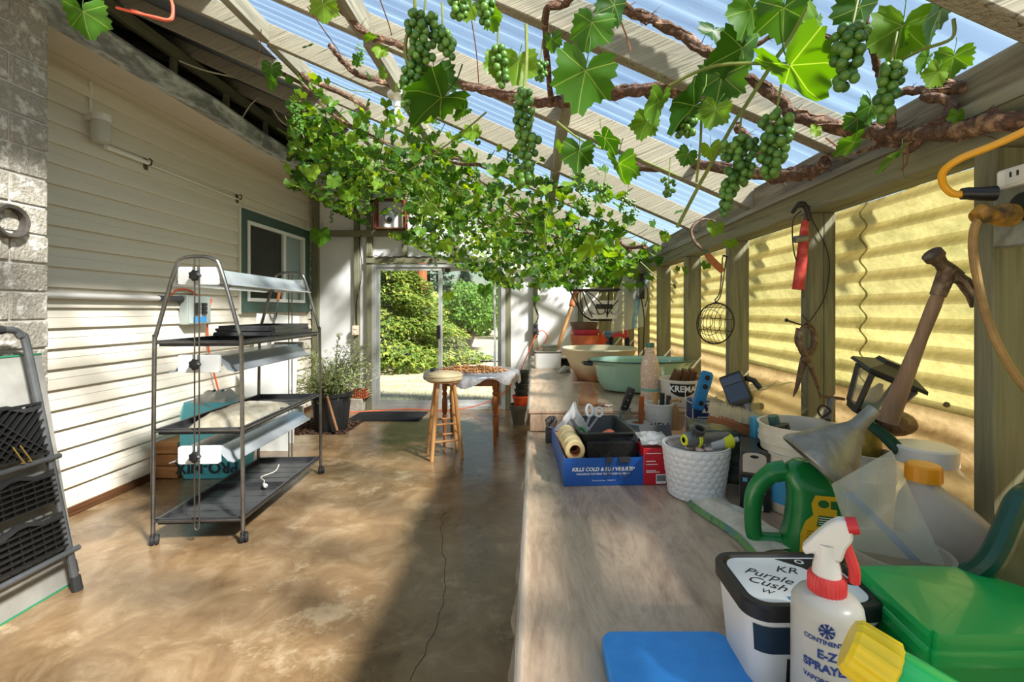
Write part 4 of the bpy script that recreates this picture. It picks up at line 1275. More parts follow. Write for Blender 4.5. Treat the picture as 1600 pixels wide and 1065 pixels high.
# --- tiered plant stand
def grow_stand():
    t = thing('plant_stand', 'three-tier wheeled plant stand of bent steel tube with trays and white lamp hoods', 'plant stand', (-1.985, 2.77, 0), .063)
    L = 1.18
    for y, nm in ((0, 'end_frame'), (L, 'end_frame')):
        g = G()
        g.tube(curve_pts([(-.255, y, .055), (-.252, y, .6), (-.245, y, 1.2), (-.235, y, 1.245), (-.13, y, 1.62), (-.085, y, 1.685), (0, y, 1.70), (.085, y, 1.685), (.13, y, 1.62), (.235, y, 1.245), (.245, y, 1.2), (.252, y, .6), (.255, y, .055)], 6), .0115, 10)
        for z, w in ((.14, .253), (.67, .25), (1.19, .245)): g.tube([(-w, y, z), (w, y, z)], .0075, 8)
        o = part(nm, g, mt_steel, t)
        g = G()
        s = -1 if y == 0 else 1
        for dx in (-.013, .013): g.tube([(dx, y + s * .012, .10), (dx, y + s * .012, 1.69)], .0045, 6)
        g.tube([(-.013, y + s * .012, .10), (0, y + s * .012, .09), (.013, y + s * .012, .10)], .0045, 6)
        part('slide_rod', g, mt_steel, t)
        for x in (-.255, .255):
            g = G(); g.tube([(x, y, .045), (x, y, .075)], .012, 8); c = part('caster', g, mt_black, t)
            g = G(); m = TR(x, y + .012, .03) @ RZ(.5) @ RY(PI / 2)
            g.lathe([(.001, -.022), (.026, -.022), (.030, -.016), (.030, -.004), (.022, -.003), (.022, .003), (.030, .004), (.030, .016), (.026, .022), (.001, .022)], 16, m=m)
            part('wheel', g, mt_black_rough, c)
    for z, w in ((.14, .253), (.67, .25), (1.19, .245)):
        for x in (-w, w):
            g = G(); g.tube([(x, 0, z), (x, L, z)], .0075, 8); part('side_rail', g, mt_steel, t)
    def tray(y0, y1, z, w, h=.035):
        g = G()
        g.bx(-w, w, y0, y1, z, z + .004)
        for a in ((-w, -w + .006, y0, y1), (w - .006, w, y0, y1), (-w, w, y0, y0 + .006), (-w, w, y1 - .006, y1)): g.bx(a[0], a[1], a[2], a[3], z, z + h)
        g.bx(-w - .012, -w + .002, y0 - .004, y1 + .004, z + h - .003, z + h + .001); g.bx(w - .002, w + .012, y0 - .004, y1 + .004, z + h - .003, z + h + .001)
        for k in range(5): g.bx(-w + .03, w - .03, y0 + (y1 - y0) * (k + .5) / 5 - .004, y0 + (y1 - y0) * (k + .5) / 5 + .004, z + .004, z + .007)
        return g
    for z, w in ((.118, .235), (.648, .232), (1.168, .228)):
        for y0, y1 in ((.012, L / 2 - .003), (L / 2 + .003, L - .012)):
            part('tray', tray(y0, y1, z, w), mt_tray, t, smooth=False)
    for z, hang in ((1.585, 0), (1.065, 0), (.525, 0)):
        g = G()
        pr = [(-.185, -.055), (-.15, -.045), (-.095, .02), (-.09, .035), (.09, .035), (.095, .02), (.15, -.045), (.185, -.055), (.187, -.051), (.152, -.04), (.099, .024), (.094, .04), (-.094, .04), (-.099, .024), (-.152, -.04), (-.187, -.051)]
        loft(g, [[(x, .03, z + q) for x, q in pr], [(x, L - .03, z + q) for x, q in pr]])
        o = part('lamp_hood', g, mt_reflect, t)
        for y in (.014, L - .014):
            g = G(); poly = [(x, q + z) for x, q in rrect(.235, .105, .012, 4)]
            g.prism(poly, -y - .012, -y + .012, RX(PI / 2)); part('end_plate', g, mt_white_metal, o, 'white end plate', bevel=.002)
        g = G()
        g.bx(-.05, .05, .03, L - .03, z + .0, z + .034); part('housing', g, mt_white_metal, o, bevel=.003)
        for x in (-.045, .045):
            g = G(); g.tube([(x, .05, z - .018), (x, L - .05, z - .018)], .013, 10); part('lamp_tube', g, M('milky_tube', (236,238,236), rough=.25), o)
        for y in (-.012, L + .012):
            g = G(); s = -1 if y < 0 else 1
            m = TR(0, y + s * .02, z) @ RX(PI / 2)
            g.lathe([(.001, -.018), (.02, -.018), (.030, -.010), (.031, .006), (.024, .014), (.001, .016)], 24, m=m, rf=lambda a, zz: 1 + .10 * math.cos(a * 7))
            g.cyl((0, 0, -.02), .008, .035, 8, m=m)
            part('knob', g, mt_black, t, bevel=0)
    return t
grow_stand()
ST = Matrix.Translation((-1.985, 2.77, 0)) @ RZ(.063)
def st(x, y, z): return ST @ Vector((x, y, z))
for k in range(7):
    g = G(); w, l = .20 - .004 * k, .30
    dy = rnd.uniform(-.02, .02)
    g.bx(-w, w, -l, l, 0, .003)
    for a in ((-w, -w + .005, -l, l), (w - .005, w, -l, l), (-w, w, -l, -l + .005), (-w, w, l - .005, l)): g.bx(*a, 0, .018)
    solo('seed_tray', g, mt_tray, ['lowest seed tray of the black stack on the top shelf', 'second seed tray from the bottom of the black stack', 'third seed tray from the bottom of the black stack', 'middle seed tray of the black stack of seven', 'third seed tray from the top of the black stack', 'second seed tray from the top of the black stack', 'topmost seed tray of the black stack on the top shelf'][k],
         'tray', st(.01, .78 + dy, 1.2055 + k * .0085), .063 + rnd.uniform(-.03, .03), group='black seed trays stacked on the plant stand', smooth=False)
# clear plastic bundle
mt_film = thin_glass('crumpled_clear_film', (.86,.84,.78), rough=.12, haze=.5, hazecol=(206,198,178))
def blob(w, l, h, seed, amp=.02, n=30):
    g = G()
    def f(u, v):
        x, y = (u - .5) * w, (v - .5) * l
        e = min(1, min(u, 1 - u) * 7) * min(1, min(v, 1 - v) * 7)
        z = h * (max(0, 1 - ((u - .5) * 2) ** 4) * max(0, 1 - ((v - .5) * 2) ** 4)) ** .5
        q = mnoise.noise(Vector((x * 7 + seed, y * 5, seed))) + .6 * mnoise.noise(Vector((x * 26 + y * 14, y * 9 + seed, seed)))
        return (x + q * amp * .3, y, max(.002, z + q * amp * e))
    g.grid(f, n, n)
    g.add([(-w/2, -l/2, 0), (w/2, -l/2, 0), (w/2, l/2, 0), (-w/2, l/2, 0)], [(0, 3, 2, 1)])
    return g
solo('plastic_sheet', blob(.36, .62, .075, 3, .012), M('greyish_film_bundle', (186,178,158), (160,152,132), (204,198,182), scale=7, rough=.28, bump=.25, coat=.3, trans=.25), 'folded bundle of cloudy plastic sheeting on the middle shelf of the plant stand', 'plastic sheet', st(.03, .45, .6535), .08)
g = G(); g.tube(curve_pts([st(.02, .95, .16), st(.06, .80, .157), st(.02, .68, .158), st(.08, .60, .158), st(.11, .53, .158)], 6), .004, 6)
t = thing('appliance_cable', 'white cord with a plug lying on the bottom tray of the plant stand', 'cord', (0, 0, 0))
part('cable', g, mt_white_cord, t)
g = G(); a = st(.11, .53, .158); g.tube([a, a + Vector((.012, -.012, 0)), a + Vector((.035, -.032, 0))], [.006, .012, .013], 8); part('plug', g, mt_white_plastic, t)
for q in (-.005, .005):
    g = G(); b = a + Vector((.035 + q * .6, -.032 + q * .6, 0)); g.bar(b, b + Vector((.013, -.012, 0)), .002, .005); part('prong', g, mt_steel, t)

# --- things by the siding behind the stand
mt_bale = M('turquoise_bale_wrap', (96,204,226), (80,190,214), scale=5, rough=.4, bump=.2)
t = thing('soil_bale', 'turquoise bale of potting mix standing upside down on the floor by the siding', 'bag', (-2.68, 3.98, 0), .04)
g = G()
w, d_, h = .235, .15, .62
rings = []
for k in range(9):
    z = .004 + h * k / 8
    q = 1 - .06 * (abs(k - 4) / 4) ** 3 - (.03 if k in (0, 8) else 0)
    rings.append([(x * q + rnd.uniform(-.004, .004), y * q + rnd.uniform(-.004, .004), z) for x, y in rrect(w * 2, d_ * 2, .04, 4)])
loft(g, rings); part('wrapper', g, mt_bale, t)
mm = TR(0, -d_ - .0015, .10) @ RX(PI / 2) @ RZ(PI)
text(t, 'PRO-MIX', .125, mt_print_navy, mm, bold=.003)
text(t, 'ALL PURPOSE', .03, mt_print_navy, TR(-.02, -d_ - .0015, .185) @ RX(PI / 2) @ RZ(PI))
text(t, 'TOUT USAGE', .024, mt_print_navy, TR(.14, -d_ - .0015, .185) @ RX(PI / 2) @ RZ(PI))
g = G()
def fcap(u, v):
    a = 2 * PI * u
    r = .6 + .4 * v
    q = mnoise.noise(Vector((math.cos(a) * 2, math.sin(a) * 2, v * 3)))
    return (w * 1.02 * (1 - v * .75) * math.cos(a) * (1 + .12 * q), d_ * 1.05 * (1 - v * .75) * math.sin(a) * (1 + .12 * q), .60 + .10 * v + .035 * q)
g.grid(fcap, 32, 8); part('open_top', g, M('silver_white_liner', (214,214,210), (186,188,190), scale=9, rough=.4, bump=.3), t, 'crumpled pale opened top')
t = thing('wooden_crate', 'pale orange wooden box end showing beside the turquoise bale', 'crate', (-3.02, 4.05, 0))
mt_crate = wood('orange_crate_wood', (196,148,100), (176,126,80), (150,104,66), axis='x')
for k in range(3):
    g = G(); g.bx(-.09, .09, -.2, .2, .005 + k * .10, .098 + k * .10); part('slat', g, mt_crate, t, bevel=.003)
for k, (x0, x1, y, h, tl, lab) in enumerate(((-2.99, -2.50, 4.86, 1.32, .03, 'white board leaning on the siding under the window, tallest'), (-2.92, -2.42, 4.60, .95, -.02, 'white board leaning in front of the tall one behind the plant stand'))):
    t_ = .17
    g = G()
    a = [Vector((x0, y, .003)), Vector((x1, y, .003)), Vector((x1 - .05, y + t_ * h, h)), Vector((x0 - .02, y + t_ * h, h + tl))]
    g.add(a + [p + Vector((0, .012, 0)) for p in a], [(0,1,2,3), (7,6,5,4), (0,4,5,1), (1,5,6,2), (2,6,7,3), (3,7,4,0)])
    solo('white_board', g, M('white_board', (240,240,236), (232,232,228), scale=4, rough=.5), lab, 'board', smooth=False, group='white boards leaning under the window')
t = thing('long_handled_tool', 'thin steel handle with a wire coil leaning below the window behind the plant stand', 'tool', (0, 0, 0))
pa, pb = P(404, 640, 4.75), P(438, 448, 5.15)
g = G(); g.tube([pa, pa.lerp(pb, .9), pb], .009, 8); part('handle', g, mt_steel, t)
g = G(); g.tube([pb.lerp(pa, .12), pb.lerp(pa, -.03)], .016, 8); part('grip', g, mt_cork, t)
g = G(); c = pa.lerp(pb, .80)
g.tube([c + Vector((.04 * math.cos(a) - .03, 0, .09 * math.sin(a) + .004 * a - .05)) for a in [k * .5 for k in range(26)]], .003, 5); part('wire_coil', g, mt_wire, t)
g = G(); base = P(395, 690, 4.7)
for k in range(5):
    r = .085 - .005 * k
    g.tube([(base.x + r * math.cos(a), base.y + .8 * r * math.sin(a), .12 + .02 * k + .12 * math.sin(a)) for a in [q * 2 * PI / 20 for q in range(20)]], .006, 6, closed=True)
solo('coiled_cord', g, mt_white_cord, 'coil of pale cord behind the bottom lamp hood of the plant stand', 'cord')

# --- olive shrub
t = thing('potted_olive', 'leafy olive shrub in a large black pot in the mulch by the far wall', 'potted plant', (-2.36, 5.46, -.008))
g = G(); g.lathe([(.0001, 0), (.165, 0), (.175, .02), (.215, .40), (.235, .405), (.24, .44), (.225, .445), (.212, .40), (.17, .37), (.0001, .37)], 32); part('pot', g, M('black_pot', (30,31,33), (38,39,40), scale=7, rough=.55), t)
g = G(); g.cyl((0, 0, .36), .205, .03, 24); part('soil', g, mt_bark, t)
mt_olive = leaf_mat('olive_leaf', (112,128,78), (150,162,108), (190,196,150), trans=.3)
gs, gl = G(), G()
for k in range(52):
    a = rnd.uniform(0, 2 * PI); sp = rnd.uniform(.08, .60); hh = rnd.uniform(.10, .50) if k > 3 else (.62, .56, .72, .58)[k]
    if k == 2: a, sp = 1.0, .16
    if math.sin(a) > .3: sp *= .75
    p0 = Vector((.08 * math.cos(a), .08 * math.sin(a), .39))
    p1 = Vector((sp * .5 * math.cos(a), sp * .5 * math.sin(a), .39 + hh * .6)); p2 = Vector((sp * math.cos(a + .2), sp * math.sin(a + .2), .39 + hh * (1 - .35 * (sp > .45))))
    c = curve_pts([p0, p1, p2], 8)
    gs.tube(c, [.007 * (1 - .7 * i / len(c)) for i in range(len(c))], 5)
    for i in range(95):
        q = c[min(len(c) - 1, int(len(c) * (.15 + .85 * rnd.random())))]
        tw = Vector((rnd.gauss(0, .055), rnd.gauss(0, .055), rnd.gauss(0, .05))) if rnd.random() < .75 and k != 2 else Vector((0, 0, 0))
        q = q + tw
        u = Vector((rnd.gauss(0, 1), rnd.gauss(0, 1), rnd.gauss(.5, .7))).normalized(); v = u.orthogonal().normalized()
        v = Matrix.Rotation(rnd.uniform(0, 6), 4, u) @ v
        s = rnd.uniform(.035, .062)
        gl.add([q, q + u * s * .5 + v * s * .13, q + u * s, q + u * s * .5 - v * s * .13], [(0, 1, 2, 3)])
part('stems', gs, mt_bark_tree, t); part('foliage', gl, mt_olive, t, smooth=False, kind='stuff')
g = G(); g.tube([P(527, 672, 5.22), P(511, 618, 5.20)], .013, 6); solo('wooden_stake', g, wood('pale_stake', (190,140,100), (170,120,84), (150,104,70), axis='z'), 'short wooden stake leaning on the black olive pot', 'stake')

# --- far wall fittings
t = thing('outlet_box', 'cream outlet box on the stud left of the glass door', 'outlet', (-2.485, YB - .0605, CAMZ - .275))
g = G(); g.box((0, -.02, 0), (.085, .04, .13)); part('box', g, M('cream_box', (222,200,170), rough=.5), t, bevel=.005)
for z in (-.03, .03):
    g = G(); g.box((0, -.043, z), (.035, .006, .03)); part('socket', g, mt_white_plastic, t, bevel=.003)
g = G(); g.tube(curve_pts([(-2.47, YB - .072, 1.18), (-2.475, YB - .07, 1.5), (-2.43, YB - .03, 1.8), (-2.42, YB - .03, 2.03), (-2.44, YB - .05, 2.3), (-2.40, YB - .12, 2.42)], 6), .006, 6)
solo('cable', g, mt_black_cord, 'grey cable climbing from the cream outlet to the shelf beam', 'cable')
pts = [(D0 - .06 + 1.3 * k / 20, YB - .082, 2.135 - .012 * (k % 2) + .006 * math.sin(k)) for k in range(21)]
g = G(); g.tube(curve_pts(pts, 3), .005, 6); solo('cable', g, mt_black_cord, 'thin dark cable pinned in waves along the header over the glass door', 'cable')
t = thing('open_frame_box', 'small dark red open frame box on the beam above the door', 'box', (-1.98, YB - .13, 2.496))
mt_dred = M('dark_red_paint', (150,56,40), (110,40,32), scale=18, rough=.5)
for x in (-.20, .20):
    for y in (-.05, .05):
        g = G(); g.bx(x - .014, x + .014, y - .012, y + .012, 0, .42); part('post', g, mt_dred, t, bevel=.003)
for z in (.0, .40):
    g = G(); g.bx(-.21, .21, -.062, .062, z, z + .02); part('shelf', g, mt_brown_wood, t, bevel=.003)
t = thing('respirator_mask', 'grey and white respirator mask inside the red frame box above the door', 'mask', (-2.0, YB - .14, 2.66))
g = G(); g.ell((0, 0, 0), (.075, .05, .09), 14, 10); part('facepiece', g, M('pale_grey_rubber', (196,196,200), (176,176,182), scale=12, rough=.5), t)
g = G(); g.tube([(.02, -.05, -.03), (.03, -.085, -.05)], [.035, .036], 14); part('filter', g, mt_black, t)
g = G(); g.tube(curve_pts([(-.07, 0, .02), (-.09, -.03, .08), (0, -.02, .13), (.09, -.02, .07), (.07, 0, .02)], 5), .006, 5); part('strap', g, mt_black_rough, t)

# --- door mat
g = G(); g.bx(-.46, .46, -.26, .26, 0, .008)
for k in range(30): g.bx(-.44, .44, -.245 + k * .017, -.237 + k * .017, .008, .013)
solo('door_mat', g, mt_black_rough, 'black ribbed rubber mat on the floor inside the glass door', 'mat', (-1.90, 6.1, .001), 0, smooth=False)

# --- table with nuts
mt_turned = wood('red_brown_turned_wood', (178,114,68), (154,92,52), (126,72,40), axis='z', rough=.45, coat=.2)
t = thing('round_table', 'round dining table with turned wooden legs under a silvery plastic cover', 'table', (-.665, 5.03, 0))
TH = .735
g = G(); g.cyl((0, 0, TH - .03), .50, .026, 48); part('tabletop', g, mt_turned, t, bevel=.004)
g = G()
for a in range(4):
    b = PI / 4 + a * PI / 2
    c1 = Vector((.36 * math.cos(b), .36 * math.sin(b), TH - .08)); b2 = b + PI / 2
    c2 = Vector((.36 * math.cos(b2), .36 * math.sin(b2), TH - .08)); g.bar(c1, c2, .02, .09)
part('apron', g, mt_turned, t, bevel=.003)
pf = [(.012, 0), (.018, .02), (.016, .06), (.020, .20), (.026, .27), (.018, .29), (.027, .31), (.018, .33), (.026, .36), (.030, .42), (.027, .48), (.018, .51), (.028, .535), (.018, .56), (.027, .585), (.027, .70)]
for a in range(4):
    b = PI / 4 + a * PI / 2 + .03
    g = G(); g.lathe([(.0001, 0)] + pf + [(.0001, .70)], 14, (.36 * math.cos(b), .36 * math.sin(b), 0)); part('leg', g, mt_turned, t)
g = G()
n = 72
def skirt(a): return .035 + .045 * abs(math.sin(a * 2.3 + .6)) + .03 * math.sin(a * 7) + .07 * max(0, math.sin(a * 1 + .9)) ** 4
rings = []
for r, dz in ((.0005, 0), (.25, 0), (.48, 0), (.505, -.004)): rings.append([(r * math.cos(2*PI*j/n), r * math.sin(2*PI*j/n), TH + dz + .0015) for j in range(n)])
for q in (.3, .6, 1):
    rings.append([((.512 + .012 * math.sin(j * 1.9) * q) * math.cos(2*PI*j/n), (.512 + .012 * math.sin(j * 1.9) * q) * math.sin(2*PI*j/n), TH - .004 - q * max(.02, skirt(2*PI*j/n))) for j in range(n)])
loft(g, rings, cap0=False, cap1=False)
solo('table_cover', g, M('silvery_plastic_cover', (196,198,204), (168,170,178), (210,210,214), scale=9, rough=.28, metal=.25, bump=.35, trans=.15, bscale=24), 'silvery crinkled plastic cover hanging over the round table', 'tablecloth', (-.665, 5.03, 0))
mt_nut = M('brown_nut_shell', (176,124,72), (146,96,52), (198,150,98), scale=40, rough=.6, rand=.25)
g = G(); g.ell((0, 0, 0), (.0125, .0115, .013), 7, 5); NUT = g.mesh('nut', mt_nut)
spots = []
for layer, (rx, ry, cnt) in enumerate(((.37, .19, 170), (.31, .15, 80), (.22, .10, 30))):
    k = 0; tr_ = 0
    while k < cnt and tr_ < 8000:
        tr_ += 1
        x, y = rnd.uniform(-rx, rx), rnd.uniform(-ry, ry)
        if (x / rx) ** 2 + (y / ry) ** 2 > 1: continue
        z = TH + .015 + layer * .019
        if any(abs(z - c) < .012 and (x - a) ** 2 + (y - b) ** 2 < .0215 ** 2 for a, b, c in spots): continue
        spots.append((x, y, z)); k += 1
for x, y, z in spots:
    o = link('nut', NUT, None, (-.66 + x, 4.98 + y, z), (rnd.uniform(0, 3), rnd.uniform(0, 3), rnd.uniform(0, 3)))
    o['label'] = 'brown nut in the pile drying on the round table'; o['category'] = 'nut'; o['group'] = 'nuts heaped on the round table'
g = G(); g.ell((0, 0, .022), (.05, .03, .022), 12, 8, jit=.2); solo('dark_lump', g, mt_dgrey, 'small dark grey lump at the end of the nut pile', 'stone', (-1.05, 4.9, TH + .003))

# --- stool
mt_pale_wood = wood('varnished_pale_wood', (206,160,108), (188,138,86), (164,114,68), axis='z', rough=.4, coat=.25)
t = thing('wooden_stool', 'tall round wooden stool with a padded beige seat in front of the round table', 'stool', (-.855, 4.47, 0), .35)
g = G(); g.lathe([(.0001, .70), (.12, .70), (.15, .706), (.155, .725)], 28); part('seat_base', g, mt_pale_wood, t)
g = G(); g.lathe([(.155, .718), (.168, .728), (.170, .760), (.160, .784), (.12, .796), (.0001, .80)], 32); g.tube([(.1705 * math.cos(a), .1705 * math.sin(a), .765) for a in [k * 2*PI/28 for k in range(28)]], .004, 5, closed=True)
part('seat_pad', g, M('beige_vinyl_pad', (204,186,150), (188,170,134), scale=12, rough=.55), t)
feet = []
for k in range(4):
    a = PI / 4 + k * PI / 2
    f = Vector((.20 * math.cos(a), .20 * math.sin(a), 0)); tp = Vector((.105 * math.cos(a), .105 * math.sin(a), .705)); feet.append((f, tp))
    g = G(); g.tube([f, f.lerp(tp, .3), f.lerp(tp, .6), tp], [.016, .019, .020, .016], 12); part('leg', g, mt_pale_wood, t)
for k in range(4):
    for hh in ((.30, .53) if k % 2 else (.24, .46)):
        a, b = feet[k], feet[(k + 1) % 4]
        pa, pb = a[0].lerp(a[1], hh), b[0].lerp(b[1], hh)
        g = G(); g.tube([pa, pa.lerp(pb, .5), pb], [.009, .011, .009], 10); part('rung', g, mt_pale_wood, t)

# --- pots between table and bench
mt_gpot = M('grey_plastic_pot', (108,104,94), (98,94,86), scale=12, rough=.55)
mt_opot = M('orange_plastic_pot', (222,84,36), rough=.45)
mt_bpot = M('black_nursery_pot', (40,46,44), (30,34,33), scale=10, rough=.5)
def pot(name, label, mat, r0, r1, h, loc, group=None):
    g = G(); g.lathe([(.0001, 0), (r0, 0), (r1 * .96, h * .82), (r1 * .97, h * .84), (r1 * 1.03, h * .84), (r1 * 1.05, h), (r1 * .96, h), (r1 * .9, h * .8), (r0 * .9, .02), (.0001, .02)], 24)
    return solo(name, g, mat, label, 'pot', loc, group=group)
pot('plant_pot', 'wide grey plastic pot on the floor under the orange pot', mt_gpot, .10, .14, .235, (-.165, 5.75, 0))
pot('plant_pot', 'orange plastic pot standing in the grey pot by the bench', mt_opot, .075, .105, .15, (-.165, 5.75, .195))
for k in range(4):
    pot('plant_pot', ['lowest black nursery pot, nested in the orange pot', 'second black nursery pot of the nested stack by the bench', 'third black nursery pot of the nested stack by the bench', 'topmost black nursery pot of the nested stack by the bench'][k], mt_bpot, .06, .085, .13, (-.16 + .004 * k, 5.75, .29 + k * .075), 'nested black pots by the bench')
t = thing('extension_cord', 'orange extension cord hanging on the far wall and trailing along the door sill', 'cord', (0, 0, 0))
g = G()
g.tube(curve_pts([(.04, YB - .09, 1.06), (.0, YB - .11, 1.0), (-.05, YB - .12, .88), (-.12, YB - .14, .72), (-.25, YB - .15, .45), (-.5, YB - .2, .2), (-.9, YB - .16, .05), (-1.3, YB - .14, .012), (-1.8, YB - .12, .02), (-2.3, YB - .25, .012), (-2.6, YB - .3, .02)], 7), .007, 6)
g.tube(curve_pts([(.04, YB - .09, 1.08), (.12, YB - .1, 1.10), (.18, YB - .1, 1.0), (.06, YB - .1, .85), (-.02, YB - .1, .8)], 6), .007, 6)
part('cable', g, mt_orange_cord, t)
g = G(); g.tube([(.04, YB - .085, 1.04), (.04, YB - .085, 1.13)], [.022, .018], 8); part('plug', g, mt_dgrey, t)
t = thing('outlet_box', 'small grey outlet on the stud behind the bench end', 'outlet', (.015, YB - .0605, 1.14))
g = G(); g.box((0, -.02, 0), (.07, .04, .11)); part('box', g, mt_dgrey, t, bevel=.004)
g = G(); g.box((0, -.042, .02), (.03, .006, .03)); part('socket', g, mt_black, t, bevel=.002)
g = G(); g.tube(curve_pts([(.02, YB - .07, 1.2), (.06, YB - .07, 1.3), (.02, YB - .065, 1.42), (.0, YB - .065, 1.5)], 5), .005, 6); solo('cable', g, mt_black_cord, 'short black cable curling up from the grey outlet behind the bench', 'cable')

# --- bulb, rope and loose wire under the roof
t = thing('bare_bulb', 'bare white bulb in a socket under the blocking among the vine leaves', 'lamp', (-.70, 2.40, 2.40))
g = G(); g.cyl((0, 0, .02), .02, .05, 16); g.cyl((0, 0, .07), .05, .02, 20); part('socket', g, mt_white_plastic, t)
g = G(); g.lathe([(.0001, -.078), (.016, -.074), (.028, -.058), (.031, -.04), (.026, -.018), (.015, .004), (.014, .022)], 20); part('bulb', g, M('opal_bulb', (236,234,226), rough=.2, trans=.3), t)
g = G(); g.tube(curve_pts([P(182, 12, 1.9), P(205, 18, 1.9), P(240, 26, 1.9), P(266, 30, 1.92), P(270, 10, 1.95), P(262, -15, 1.98)], 6), .0055, 6); g.tube(curve_pts([P(205, 15, 1.905), P(242, 28, 1.905), P(268, 31, 1.925), P(271, 8, 1.955)], 6), .0045, 6)
solo('rope', g, M('red_orange_rope', (222,92,68), rough=.8), 'red rope looped in the dark roof gap above the gutter', 'rope')
g = G(); g.tube(curve_pts([P(375, 190, 4.2), P(395, 160, 4.3), P(415, 155, 4.4), P(440, 190, 4.5), P(470, 205, 4.8)], 6), .006, 6); g.tube(curve_pts([P(280, 95, 3.5), P(320, 110, 3.7), P(380, 125, 4.0), P(440, 150, 4.5)], 6), .006, 6)
g.tube(curve_pts([P(402, 210, 4.55), P(410, 222, 4.55), P(400, 232, 4.5), P(425, 245, 4.6), P(480, 262, 4.9)], 6), .006, 6)
solo('cable', g, mt_white_cord, 'loose grey cable looped along the dark roof gap over the gutter', 'cable')

# ================================================================== BENCHES
HB, HF, YS = .82, .92, 2.17
def bench_wood():
    m, n, l, out = newmat('weathered_plywood')
    vec = coords(n, l, (1, 1, 1))
    b = n.new('ShaderNodeBsdfPrincipled')
    c1, f = colour_noise(n, l, coords(n, l, (2.2, .8, 1)), [(126,98,78), (176,148,122), (204,176,148), (150,120,98)], 2.6, 8, .65, 2.2)
    c2, f2 = colour_noise(n, l, coords(n, l, (9, 1.6, 1)), [(116,88,68), (208,184,158)], 3, 8, .75, 1.6)
    mx = n.new('ShaderNodeMix'); mx.data_type = 'RGBA'; mx.inputs[0].default_value = .4
    l.new(c1, mx.inputs[6]); l.new(c2, mx.inputs[7]); l.new(mx.outputs[2], b.inputs['Base Color'])
    b.inputs['Roughness'].default_value = .38; b.inputs['Coat Weight'].default_value = .4; b.inputs['Coat Roughness'].default_value = .25
    bp = n.new('ShaderNodeBump'); bp.inputs['Strength'].default_value = .15; bp.inputs['Distance'].default_value = .01
    t = n.new('ShaderNodeTexNoise'); t.inputs['Scale'].default_value = 9; l.new(vec, t.inputs['Vector'])
    l.new(t.outputs[0], bp.inputs['Height']); l.new(bp.outputs[0], b.inputs['Normal'])
    l.new(b.outputs[0], out.inputs[0]); return m
mt_bench = bench_wood()
mt_bleg = wood('bench_leg_timber', (150,120,92), (130,102,78), (110,86,64), axis='z')
mt_cover = thin_glass('stapled_clear_film', (.92,.92,.90), rough=.15, haze=.25)
def bench(label, y0, y1, h, th, legs_y):
    t = thing('work_bench', label, 'bench', (0, 0, 0))
    g = G(); g.bx(-.028, .862, y0, y1, h - th, h); part('bench_top', g, mt_bench, t, bevel=.006)
    sy = [.885 + .6 * k for k in range(-5, 10)]
    edges = [y0] + [q for s in sy for q in (s - .004, s + .045) if y0 < q < y1] + [y1]
    for k in range(len(edges) - 1):
        a, b = edges[k], edges[k + 1]
        if b - a < .06: continue
        g = G(); g.bx(.8622, .957, a + .001, b - .001, h - th, h - .001); part('wall_strip', g, mt_bench, t)
    g = G(); g.bx(-.010, .012, y0, y1, h - th - .09, h - th); part('apron', g, mt_bleg, t, bevel=.003)
    for y in legs_y:
        for x in (.02, .80):
            g = G(); g.bx(x, x + .085, y, y + .085, 0, h - th); part('leg', g, mt_bleg, t, bevel=.004)
    n = 90
    g = G()
    def sk(u, v):
        y = y0 + (y1 - y0) * u
        q = mnoise.noise(Vector((y * 9, v * 2.5, 3))) * .012 * v + .006 * math.sin(y * 37) * v
        return (-.031 - .010 * v + q, y, h + .002 - (.11 + .03 * math.sin(y * 5)) * v)
    g.grid(sk, n, 6)
    g.grid(lambda u, v: (-.031 + (.014 + .010 * mnoise.noise(Vector((u * 30, 0, 1)))) * v, y0 + (y1 - y0) * u, h + .003 + .0012 * math.sin(u * 300 + v * 9)), n, 3)
    part('clear_film', g, mt_cover, t, 'clear stapled film over the edge')
    return t
bench('long low workbench with a film-covered plywood top along the right wall', -.6, YS - .002, HB, .02, (-.4, .9, 2.0))
b2 = bench('higher plywood workbench behind the step, carrying the basins', YS, 4.75, HF, .02, (2.25, 3.4, 4.6))
g = G(); g.bx(-.02, .86, YS - .0015, YS + .015, HB + .001, HF - .021); part('front_board', g, mt_bench, b2, bevel=.003)

def face(x, y): return math.atan2(-x, y)
def on(px, py, z):
    d = F * (CAMZ - z) / (py - 485)
    return Vector(((px - 835) / F * d, d, z))
E = .0012
# ------------------------------------------------------------------ far bench
t = thing('bread_box', 'small white enamel box with a chipped dark rim on the higher bench edge', 'box', (.105, 3.78, HF + E))
g = G(); loft(g, [rr3(.20, .15, .02, 0), rr3(.21, .16, .02, .02), rr3(.215, .165, .02, .125)], cap1=False); loft(g, [rr3(.209, .159, .018, .125), rr3(.205, .155, .02, .01)], cap0=False); part('box', g, mt_white_metal, t)
g = G(); ring = [(x, y, .127) for x, y in rrect(.216, .166, .022, 5)]; g.tube(ring, .004, 6, closed=True); part('rim', g, mt_dgrey, t)
g = G(); loft(g, [rr3(.21, .16, .02, .128), rr3(.21, .16, .02, .134)]); part('lid', g, M('tan_lid', (196,180,160), rough=.5), t)
g = G(); loft(g, [rr3(.11, .08, .02, 0), rr3(.135, .10, .02, .042)], cap1=False); loft(g, [rr3(.132, .097, .02, .042), rr3(.10, .07, .02, .006)], cap0=False)
g.tube([(x, y, .043) for x, y in rrect(.138, .103, .022, 5)], .003, 6, closed=True)
solo('small_dish', g, M('grey_green_dish', (134,140,122), (112,118,104), scale=12, rough=.4), 'small grey-green oblong dish on top of the white enamel box', 'dish', (.125, 3.77, HF + E + .136))
